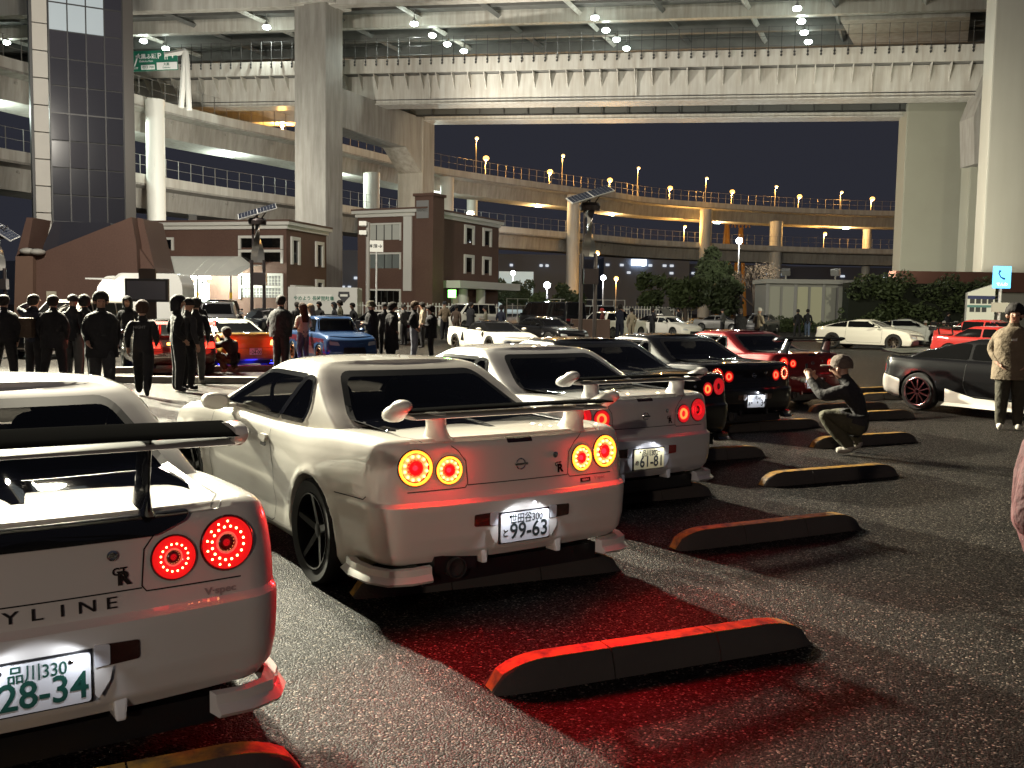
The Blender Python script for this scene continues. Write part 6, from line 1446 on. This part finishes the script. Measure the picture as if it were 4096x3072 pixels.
def stand(**o):
    j = dict(pelvis=(0, 0, .96), spine=(0, .01, 1.10), chest=(0, .0, 1.30), neckb=(0, -.01, 1.44), neck=(0, .01, 1.51), head1=(0, .035, 1.58), head2=(0, .025, 1.66), head3=(0, .01, 1.715), face=(0, 1, 0),
        shL=(-.185, -.01, 1.385), elL=(-.245, -.05, 1.12), wrL=(-.235, .04, .90), haL=(-.23, .06, .83), shR=(.185, -.01, 1.385), elR=(.245, -.05, 1.12), wrR=(.235, .04, .90), haR=(.23, .06, .83),
        hpL=(-.095, 0, .88), knL=(-.105, .02, .50), anL=(-.11, -.02, .11), heL=(-.11, -.03, .055), toL=(-.125, .13, .045), hpR=(.095, 0, .88), knR=(.105, .02, .50), anR=(.11, -.02, .11), heR=(.11, -.03, .055), toR=(.125, .13, .045))
    j.update(o); return j
POSES = {
 'stand': stand(),
 'pockets': stand(elL=(-.27, -.09, 1.13), wrL=(-.20, .08, .97), haL=(-.17, .11, .93), elR=(.27, -.09, 1.13), wrR=(.20, .08, .97), haR=(.17, .11, .93)),
 'walk': stand(hpL=(-.09, .02, .88), knL=(-.10, .18, .52), anL=(-.10, .20, .14), heL=(-.10, .19, .08), toL=(-.11, .34, .10), knR=(.10, -.06, .50), anR=(.10, -.32, .16), heR=(.10, -.36, .13), toR=(.10, -.24, .04), wrL=(-.24, -.14, .93), haL=(-.24, -.16, .86), elL=(-.25, -.14, 1.14), wrR=(.22, .22, .98), haR=(.21, .28, .94), neckb=(0, .03, 1.43), chest=(0, .02, 1.29)),
 'photo': stand(elL=(-.25, .16, 1.22), wrL=(-.12, .33, 1.42), haL=(-.07, .37, 1.47), elR=(.25, .16, 1.22), wrR=(.12, .33, 1.42), haR=(.07, .37, 1.47), thL=(0, -1, .3), thR=(0, -1, .3)),
 'salute': stand(elL=(-.40, .08, 1.48), wrL=(-.22, .20, 1.60), haL=(-.15, .22, 1.63), elR=(.25, .0, 1.12), wrR=(.16, .20, 1.05), haR=(.12, .26, 1.05)),
 'hold': stand(elL=(-.25, -.03, 1.12), wrL=(-.11, .22, 1.13), haL=(-.05, .26, 1.15), elR=(.25, -.03, 1.12), wrR=(.12, .22, 1.10), haR=(.06, .26, 1.10)),
 'stride': stand(hpL=(-.10, 0, .88), knL=(-.17, .04, .50), anL=(-.22, -.03, .11), heL=(-.22, -.04, .055), toL=(-.26, .12, .045), hpR=(.10, 0, .88), knR=(.15, .02, .5), anR=(.19, -.02, .11), heR=(.19, -.03, .055), toR=(.23, .13, .045), elL=(-.29, -.05, 1.13), elR=(.29, -.05, 1.13)),
 'elbow': stand(elL=(-.43, -.02, 1.15), wrL=(-.21, .1, .98), haL=(-.17, .13, .94), elR=(.3, -.05, 1.13)),
 'crouch': stand(pelvis=(0, -.06, .30), spine=(0, -.06, .44), chest=(0, .05, .63), neckb=(0, .13, .75), neck=(0, .17, .81), head1=(0, .21, .87), head2=(0, .205, .95), head3=(0, .19, 1.005), face=(0, .98, -.15),
     shL=(-.18, .10, .70), elL=(-.20, .33, .62), wrL=(-.10, .50, .78), haL=(-.06, .54, .84), shR=(.18, .10, .70), elR=(.20, .33, .62), wrR=(.10, .50, .78), haR=(.06, .54, .84), thL=(0, -1, .3), thR=(0, -1, .3), cuL=.8, cuR=.8,
     hpL=(-.10, -.04, .30), knL=(-.17, .36, .44), anL=(-.14, .06, .12), heL=(-.14, .02, .06), toL=(-.15, .19, .045), hpR=(.10, -.04, .30), knR=(.19, .36, .42), anR=(.13, .04, .13), heR=(.13, .0, .08), toR=(.14, .16, .045)),
 'seat': stand(pelvis=(0, 0, .45), spine=(0, -.02, .60), chest=(0, .02, .80), neckb=(0, .04, .93), neck=(0, .06, 1.0), head1=(0, .085, 1.07), head2=(0, .075, 1.15), head3=(0, .06, 1.205),
     shL=(-.185, .03, .88), elL=(-.24, .06, .63), wrL=(-.12, .26, .60), haL=(-.07, .31, .60), shR=(.185, .03, .88), elR=(.24, .06, .63), wrR=(.12, .26, .60), haR=(.07, .31, .60),
     hpL=(-.10, .04, .44), knL=(-.13, .42, .48), anL=(-.13, .40, .11), heL=(-.13, .38, .055), toL=(-.14, .54, .045), hpR=(.10, .04, .44), knR=(.13, .42, .48), anR=(.13, .40, .11), heR=(.13, .38, .055), toR=(.14, .54, .045)),
}
SKIN = mat('skin', (.42, .24, .17), .5); SKIN_M = mat('slot top', (.1, .1, .1)); SLOT2 = mat('slot legs', (.1, .1, .1)); SLOT3 = mat('slot shoes', (.1, .1, .1))
BODY = {}
def bake_bodies():
    tmp = []
    for k, j in POSES.items():
        for th, tk_ in ((1.0, ''), (1.16, '+')):
            V, E, reg = skeleton(j, th, 1.3 if k == 'crouch' else 1.0); me = bpy.data.meshes.new('sk'); me.from_pydata([v[0] for v in V], E, []); o = bpy.data.objects.new('sk', me); COL.objects.link(o)
            md = o.modifiers.new('s', 'SKIN'); md.use_smooth_shade = True; md.branch_smoothing = .7
            for i, sv in enumerate(me.skin_vertices[0].data): sv.radius = (V[i][1][0]*1.08, V[i][1][1]*1.08); sv.use_root = (i == 0)
            sb_ = o.modifiers.new('b', 'SUBSURF'); sb_.levels = 2; sb_.render_levels = 2
            tmp.append((k+tk_, o, V, E, reg))
    dg = bpy.context.evaluated_depsgraph_get(); dg.update()
    for k, o, V, E, reg in tmp:
        me = bpy.data.meshes.new_from_object(o.evaluated_get(dg)); bpy.data.objects.remove(o)
        me.name = 'body'; me.materials.clear()
        for m_ in (SKIN, SKIN_M, SLOT2, SLOT3): me.materials.append(m_)
        segs = [(Vector(V[a][0]), Vector(V[b][0]), reg[b] if not (reg[a] == 1 and reg[b] == 0) else (0 if b else 1), V[a][1][0], V[b][1][0]) for a, b in E]
        segs = [(a, b, r, ra, rb) for a, b, r, ra, rb in segs]
        idx = []
        for p in me.polygons:
            c = p.center; best = 9; rg = 1
            for a, b, r, ra, rb in segs:
                ab = b-a; t = max(0, min(1, (c-a).dot(ab)/max(1e-9, ab.length_squared))); d = (c-a-ab*t).length-lerp(ra, rb, t)*1.0
                if d < best: best = d; rg = r
            idx.append(rg)
        me.polygons.foreach_set('material_index', idx); me.polygons.foreach_set('use_smooth', [True]*len(idx)); BODY[k] = (me, None)
bake_bodies()
def hair_mesh(kind):
    m = MB(); n = 16; R = []
    def ring(z, rx, ry, oy=0.0, cut=None):
        return [(rx*cos(a), oy+ry*sin(a)*(1 if sin(a) < 0 or cut is None else cut), z) for a in [2*pi*k/n for k in range(n)]]
    if kind == 'short': R = [ring(-.085, .07, .08, -.035, .1), ring(-.05, .10, .115, -.018, .15), ring(-.01, .112, .13, -.012, .45), ring(.03, .114, .133, -.008, .93), ring(.075, .104, .124, -.005), ring(.11, .08, .095, -.005), ring(.132, .045, .055, -.005), ring(.14, .01, .012, -.005)]
    elif kind == 'shaggy': R = [ring(-.10, .085, .09, -.04, .1), ring(-.06, .115, .125, -.022, .15), ring(-.01, .126, .14, -.014, .55), ring(.035, .13, .146, -.006, 1.0), ring(.085, .118, .135, -.004), ring(.125, .088, .102, -.004), ring(.15, .05, .06, -.004), ring(.158, .01, .012, -.004)]
    elif kind == 'long': R = [ring(-.42, .10, .05, -.13, .6), ring(-.30, .125, .07, -.12, .5), ring(-.15, .125, .09, -.07, .2), ring(-.05, .118, .125, -.02, .2), ring(.0, .12, .136, -.012, .6), ring(.05, .115, .132, -.005), ring(.10, .085, .10), ring(.132, .04, .05), ring(.14, .01, .01)]
    elif kind == 'cap': R = [ring(-.02, .104, .123, -.005), ring(.03, .106, .125, -.005), ring(.075, .094, .11), ring(.108, .066, .078), ring(.126, .03, .035), ring(.13, .008, .01)]
    elif kind == 'bucket': R = [ring(-.04, .165, .18, -.005), ring(.0, .128, .143, -.005), ring(.06, .115, .13), ring(.11, .10, .11), ring(.135, .06, .065), ring(.138, .01, .01)]
    elif kind == 'hood': R = [ring(-.17, .135, .125, -.02, .6), ring(-.08, .128, .14, -.018, .3), ring(.0, .13, .147, -.015, .5), ring(.06, .12, .138, -.008, 1.0), ring(.11, .085, .1), ring(.14, .045, .055), ring(.15, .01, .01)]
    m.rings(R)
    if kind == 'cap': m.prism(roundpoly([(-.085, .10), (.085, .10), (.075, .20), (.0, .225), (-.075, .20)], .03), -.006, .006, 'z')
    return m.mesh('hair' if kind in ('short', 'shaggy', 'long') else kind, BLACKP, 60)
HAIR = {k: hair_mesh(k) for k in ('short', 'shaggy', 'long', 'cap', 'bucket', 'hood')}
def coat_mesh(z0, w0, w1, open_=False):
    m = MB(); n = 18; R = []
    for z, rx, ry in ((z0, w0, w0*.78), (lerp(z0, .95, .5), lerp(w0, w1, .4), lerp(w0, w1, .4)*.78), (.98, w1, w1*.75), (1.15, w1*1.0, w1*.76), (1.32, w1*1.06, w1*.78), (1.42, w1*.8, w1*.62), (1.47, w1*.42, w1*.45)):
        R.append([(rx*cos(a)*(1+.03*sin(7*a+z*9)), ry*sin(a)*(1+.04*sin(5*a+z*7)), z) for a in [2*pi*k/n for k in range(n)]])
    m.rings(R); return m.mesh('coat', BLACKP, 70)
COATS = {'long': coat_mesh(.42, .27, .235), 'mid': coat_mesh(.72, .26, .245), 'puffy': coat_mesh(.84, .265, .28)}
m = MB(); m.rings([[(rx*cos(2*pi*k/18), rx*.75*sin(2*pi*k/18), z) for k in range(18)] for z, rx in ((.97, .19), (1.02, .225), (1.10, .255), (1.18, .27), (1.26, .268), (1.34, .25), (1.42, .2), (1.47, .12))]); COATS['crop'] = m.mesh('coat', BLACKP, 70)
CL = {}
def cloth(c): return mat('cloth %.3f %.3f %.3f' % c, c, .85, noise=(7, .5, tuple(x*.6 for x in c)), bump=(11, .8, .05))
K = (.010, .010, .013); CH_ = (.03, .03, .035); NV = (.014, .017, .035); GY = (.09, .09, .09); BE = (.32, .27, .2); WH = (.6, .58, .54); JE = (.10, .14, .22); BR = (.07, .045, .03); OL = (.06, .055, .03)
HB = (.012, .009, .008)
def person(loc, rz, label, pose='stand', h=1.72, top=K, legs=K, shoes=K, hair='short', hairc=HB, coat=None, thick='', group='people walking and standing among the cars', acc=None, face=False):
    me, _ = BODY[pose+thick]; s = h/1.75
    r = thing('person', label, 'person', (loc[0], loc[1], 0), rz, group); r.scale = (s, s, s)
    b = put('body', me, r)
    for sl, m_ in zip(b.material_slots, (SKIN, cloth(top), cloth(legs), cloth(shoes))): sl.link = 'OBJECT'; sl.material = m_
    j = POSES[pose]; hp = Vector(j['head2'])
    if hair: put({'cap': 'cap', 'bucket': 'hat', 'hood': 'hood'}.get(hair, 'hair'), HAIR[hair], r, hp+Vector((0, 0, -.005)), 0, cloth(hairc))
    if coat: put('coat', COATS[coat], r, None, 0, cloth(top))
    if face:
        fd = Vector(j['face']); c_ = Vector(j['head1']).lerp(hp, .62); sx = Vector((1, 0, 0))
        for q, rr, nm in ((sx*.036, .013, 'eye'), (sx*-.036, .013, 'eye')): m = MB(); m.ball(c_+fd*.098+q, rr, 4, None, .6); m.build(nm, mat('eye dark', (.015, .01, .01), .3), r, 60)
        m = MB(); m.ball(c_+fd*.098+Vector((0, 0, -.075)), .022, 4, None, .3); m.build('mouth', mat('lips', (.25, .1, .08), .5), r, 60)
        for sg in (-1, 1): m = MB(); m.ball(Vector(j['head1']).lerp(hp, .5)+sx*sg*.09, .028, 4, None, 1.3); m.build('ear', SKIN, r, 60)
    if acc: acc(r)
    return r
def phone(y, z, x=0.0):
    def f(r): m = MB(); m.box((x-.037, y-.005, z-.075), (x+.037, y+.005, z+.075)); m.build('phone', BLACKG, r, None, .006)
    return f
def bagon(c, y=-.2, z=1.15, sx=.16, sz=.22):
    def f(r): m = MB(); m.box((-sx, y-.09, z-sz), (sx, y+.09, z+sz)); m.build('backpack', cloth(c), r, None, .05)
    return f
L = gd
# left group, seen from behind against the bright ground
person(L(12, 828), .1, 'person in dark jacket cut by the left edge, seen from behind', 'stride', 1.74, K, K, K, 'short', thick='+', coat='puffy')
person(L(76, 826), -.2, 'person with brown shoulder bag and one raised arm, second from the left edge', 'salute', 1.76, NV, K, K, 'short', thick='+', acc=bagon(BR, -.24, 1.12, .2, .2))
person(L(118, 828), .05, 'person in dark coat with legs apart, third from the left edge', 'stride', 1.75, K, K, K, 'short', coat='mid', thick='+')
person(L(160, 824), -.1, 'person in black jacket and grey trousers left of the walker', 'pockets', 1.78, K, GY, K, 'cap', thick='+', hairc=CH_)
person(L(186, 822), .6, 'person with dark hair just behind the walker, facing left', 'stand', 1.76, K, K, K, 'shaggy', thick='+')
person(L(222, 866), 3.6, 'person in long dark jacket walking towards the camera, nearest of the left group', 'walk', 1.80, K, CH_, K, 'shaggy', coat='mid', thick='+', face=True)
person(gd(278, 790), 3.3, 'hooded person in black standing behind the dark coupe', 'stand', 1.78, K, K, K, 'hood', hairc=K)
person(gd(241, 778), 2.4, 'person in dark grey sitting behind the dark coupe bonnet', 'seat', 1.75, CH_, K, K, 'hood', hairc=CH_)
person(L(310, 856), .25, 'person in black top with a white back print walking past the red tail lamps', 'walk', 1.66, K, K, CH_, 'shaggy', thick='+', hairc=(.06, .03, .02), acc=lambda r: [m.build('back_print', cloth((.25, .25, .25)), r) for m in [text_on(MB(), 'NIGHT', .07, Matrix.Translation((-.03, -.185, 1.30)) , .001)]])
person(L(385, 846), -1.0, 'tall person in black with a beanie right of the red tail lamps', 'pockets', 1.78, K, K, CH_, 'hood', hairc=K, thick='+')
person(L(407, 842), -.6, 'person in dark grey standing against the tall person in black', 'stand', 1.74, CH_, K, K, 'cap', hairc=K)
person(L(424, 830), .2, 'person in pale trousers half hidden behind the pair by the red lamps', 'stand', 1.75, K, GY, WH, 'short')
person(gd(430, 765), 3.2, 'person in dark jacket facing the camera beyond the yellow livery coupe', 'stand', 1.78, K, K, K, 'short')
person(L(502, 806), 1.0, 'person in dark clothes crouching to photograph the yellow livery coupe', 'crouch', 1.80, K, OL, BE, 'short', thick='+', acc=phone(.57, .87))
person(L(607, 806), -.3, 'big person in black coat and trousers seen from behind, left of the woman in white', 'pockets', 1.84, K, K, K, 'short', coat='puffy', thick='+')
person(L(655, 792), .9, 'person with long brown hair, white jacket and blue jeans', 'hold', 1.68, WH, JE, K, 'long', hairc=(.05, .025, .015))
person(L(672, 780), 1.2, 'person in white jacket half hidden behind the one with long brown hair', 'hold', 1.66, WH, JE, K, 'long', hairc=(.2, .13, .07))
person(gd(690, 742), 2.5, 'person in black right of the couple in white, farther away', 'stand', 1.75, K, K, K, 'short')
person(gd(735, 735), 2.0, 'person in camouflage green jacket before the white truck', 'hold', 1.82, OL, K, K, 'shaggy')
person(gd(722, 737), 2.0, 'person in dark jacket just left of the camouflage one', 'stand', 1.74, CH_, K, K, 'hood', hairc=CH_)
person(L(803, 785), 1.4, 'person in bucket hat and long dark coat right of the blue classic car', 'hold', 1.76, K, K, K, 'bucket', coat='long', thick='+', hairc=OL)
person(L(846, 786), -1.2, 'person in long black coat with dark hair beside the one in the bucket hat', 'pockets', 1.72, K, K, K, 'shaggy', coat='long', thick='+')
person(L(830, 768), .3, 'person in cap behind the two long coats', 'stand', 1.74, CH_, K, K, 'cap', hairc=K)
person(L(894, 778), -1.6, 'person in black jacket and pale blue jeans facing right', 'pockets', 1.78, K, (.28, .3, .36), WH, 'short', thick='+', hairc=(.08, .05, .03))
person(L(931, 778), 1.5, 'person in black dress facing the one in pale jeans', 'hold', 1.66, K, K, K, 'shaggy', coat='mid')
person(gd(912, 752), 1.5, 'person in pale patterned shirt behind the facing pair', 'stand', 1.78, BE, K, K, 'short')
person(gd(960, 734), .4, 'tall person in tan jacket with cap left of the white minivan', 'hold', 1.88, (.2, .15, .1), K, K, 'cap', thick='+', hairc=K)
person(gd(985, 733), -.3, 'person in dark red brown clothes beside the tan jacket', 'stand', 1.72, BR, BR, K, 'short')
person(gd(1016, 732), -.9, 'person in long dark coat before the white minivan', 'hold', 1.85, K, K, K, 'short', coat='long')
person(gd(1048, 738), 1.4, 'person in pale shirt at the front of the black van', 'hold', 1.66, (.3, .28, .22), K, K, 'short')
person(gd(1300, 736), 1.2, 'person in red cap and dark top left of the white hatchback wheel', 'hold', 1.66, (.1, .02, .02), JE, K, 'cap', hairc=(.3, .02, .02))
person(gd(1338, 740), -.4, 'person in dark blue jacket with raised arms by the white hatchback', 'photo', 1.84, NV, NV, K, 'short', thick='+')
person(gd(1363, 736), .3, 'person in beige camouflage top right of the one in dark blue', 'stand', 1.68, BE, BE, K, 'short')
person(gd(1408, 733), -.9, 'person in black jacket with white sleeve letters before the white sports car', 'hold', 1.74, K, K, K, 'short', acc=lambda r: [m.build('sleeve_letters', cloth(WH), r) for m in [text_on(MB(), 'KING', .1, Matrix.Translation((.0, -.19, 1.36)), .002)]])
person(gd(1247, 722), 3.0, 'pale headed person right of the black van tail', 'stand', 1.72, NV, K, K, None)
person(gd(1597, 752), .3, 'person in black jacket seen from behind left of the striped jacket', 'pockets', 1.72, K, K, K, 'short', coat='puffy', thick='+', hairc=(.1, .08, .07))
person(gd(1637, 752), -.9, 'person in cream jacket with dark stripes and pale cap', 'hold', 1.78, BE, K, K, 'cap', hairc=WH, thick='+', acc=lambda r: [MB().box((-.05, -.212, .95), (-.015, -.198, 1.38)).build('stripe', cloth(K), r), MB().box((.02, -.212, .95), (.05, -.198, 1.38)).build('stripe', cloth(K), r)])
person(gd(1722, 728), .2, 'person in black left of the one in jeans near the teal hatchback', 'stride', 1.76, K, K, K, 'short')
person(gd(1743, 728), -.2, 'person in black top and jeans near the teal hatchback', 'stand', 1.78, K, JE, WH, 'short')
for i, (x, y, c, hr, hc, lab) in enumerate(((1818, 716, K, 'cap', CH_, 'person in black sitting left of the small pale van'), (1842, 716, CH_, 'cap', WH, 'person with white cap sitting left of the small pale van'))):
    person(gd(x, y), 2.6, lab, 'seat', 1.75, c, K, K, hr, hairc=hc)
for i, (x, y, c, hr, hc, ps, lab) in enumerate(((1998, 738, BE, 'cap', WH, 'seat', 'person with white cap at the left of the crowd behind the second white coupe'), (2014, 737, (.3, .25, .12), 'long', (.2, .14, .08), 'seat', 'person with fair hair in the crowd behind the second white coupe'),
      (2036, 738, CH_, 'cap', WH, 'seat', 'person in dark top and pale cap in the middle of the crowd at the right'), (2060, 742, WH, 'bucket', WH, 'seat', 'person in pale jacket and white hat in the crowd at the right'), (2082, 738, OL, 'hood', OL, 'stand', 'person in an olive hooded coat right of the white hat'),
      (2108, 740, K, 'short', HB, 'seat', 'person in black before the information totem'), (2045, 728, K, 'short', HB, 'stand', 'person in black standing at the back of the crowd at the right'))):
    person(gd(x, y), 2.5+.3*i, lab, ps, 1.70, c, K, K, hr, hairc=hc, coat='puffy' if ps == 'stand' else None, group='crowd behind the white coupes')
for x, y, rz, ps, tp, lg, hr, lab in ((642, 744, .5, 'stand', CH_, K, 'short', 'person in charcoal behind the big black coat, farther away'), (762, 741, 2.2, 'pockets', K, JE, 'short', 'person in black and jeans at the back of the white truck'),
        (872, 746, 1.0, 'hold', GY, K, 'cap', 'person in grey top looking at the dark saloon tail lamps'), (1082, 736, -.5, 'stand', NV, K, 'shaggy', 'person in navy by the black van side window'), (1560, 728, .8, 'hold', GY, K, 'cap', 'person in grey near the silver coupe'), (1465, 716, 2.0, 'stand', K, K, 'short', 'person in black behind the raised bonnet')):
    person(gd(x, y), rz, lab, ps, 1.72, tp, lg, K, hr)
# photographer crouching behind the black coupes
cp = gd(1868, 985); person((cp.x-.05, cp.y+.12), .98, 'person in cap and dark jacket crouching to photograph the black coupes', 'crouch', 1.93, (.022, .02, .022), OL, (.35, .32, .28), 'cap', hairc=(.12, .09, .07), thick='+', acc=phone(.58, .88), face=True)
# standing man at the right edge
def rightman(r):
    m = MB(); m.box((-.03, .192, 1.27), (.04, .20, 1.30)); m.build('chest_badge', cloth(WH), r)
person(gd(2178, 928), 2.75, 'person in long olive jacket and white shoes standing at the right edge', 'pockets', 1.80, (.17, .13, .085), (.05, .045, .03), (.7, .66, .58), 'shaggy', coat='mid', thick='+', hairc=HB, acc=rightman, face=True)
# sleeve of a bystander at the right edge
q = at(2178, 1085, 2.6); person((q.x+.29, q.y), .1, 'person in fuzzy dark pink jacket cut off by the right edge, nearest bystander', 'hold', 1.75, (.045, .009, .013), K, K, 'short', coat='crop')
# long kerbs between the rows at the left
KERB = mat('kerb concrete', (.2, .19, .17), .8)
for (xa, ya), (xb, yb), lab in (((235, 826), (640, 830), 'long dark kerb behind the yellow livery coupe, nearer one'), ((238, 806), (640, 800), 'long dark kerb under the tails of the left row, farther one'), ((1640, 765), (1790, 766), 'long kerb in front of the white coupe in side view'), ((800, 778), (965, 778), 'long kerb under the facing pair in the middle')):
    a = gd(xa, ya); b = gd(xb, yb); d = (b-a).normalized(); m = MB(); L_ = (b-a).length
    m.prism(roundpoly([(-.12, 0), (.12, 0), (.1, .14), (-.1, .14)], .02), 0, L_, 'y', Matrix.Translation((a.x, a.y, .001)) @ ROT(atan2(-d.x, d.y))); tag(m.build('kerb', KERB), lab, 'kerb', 'kerbs between the rows')
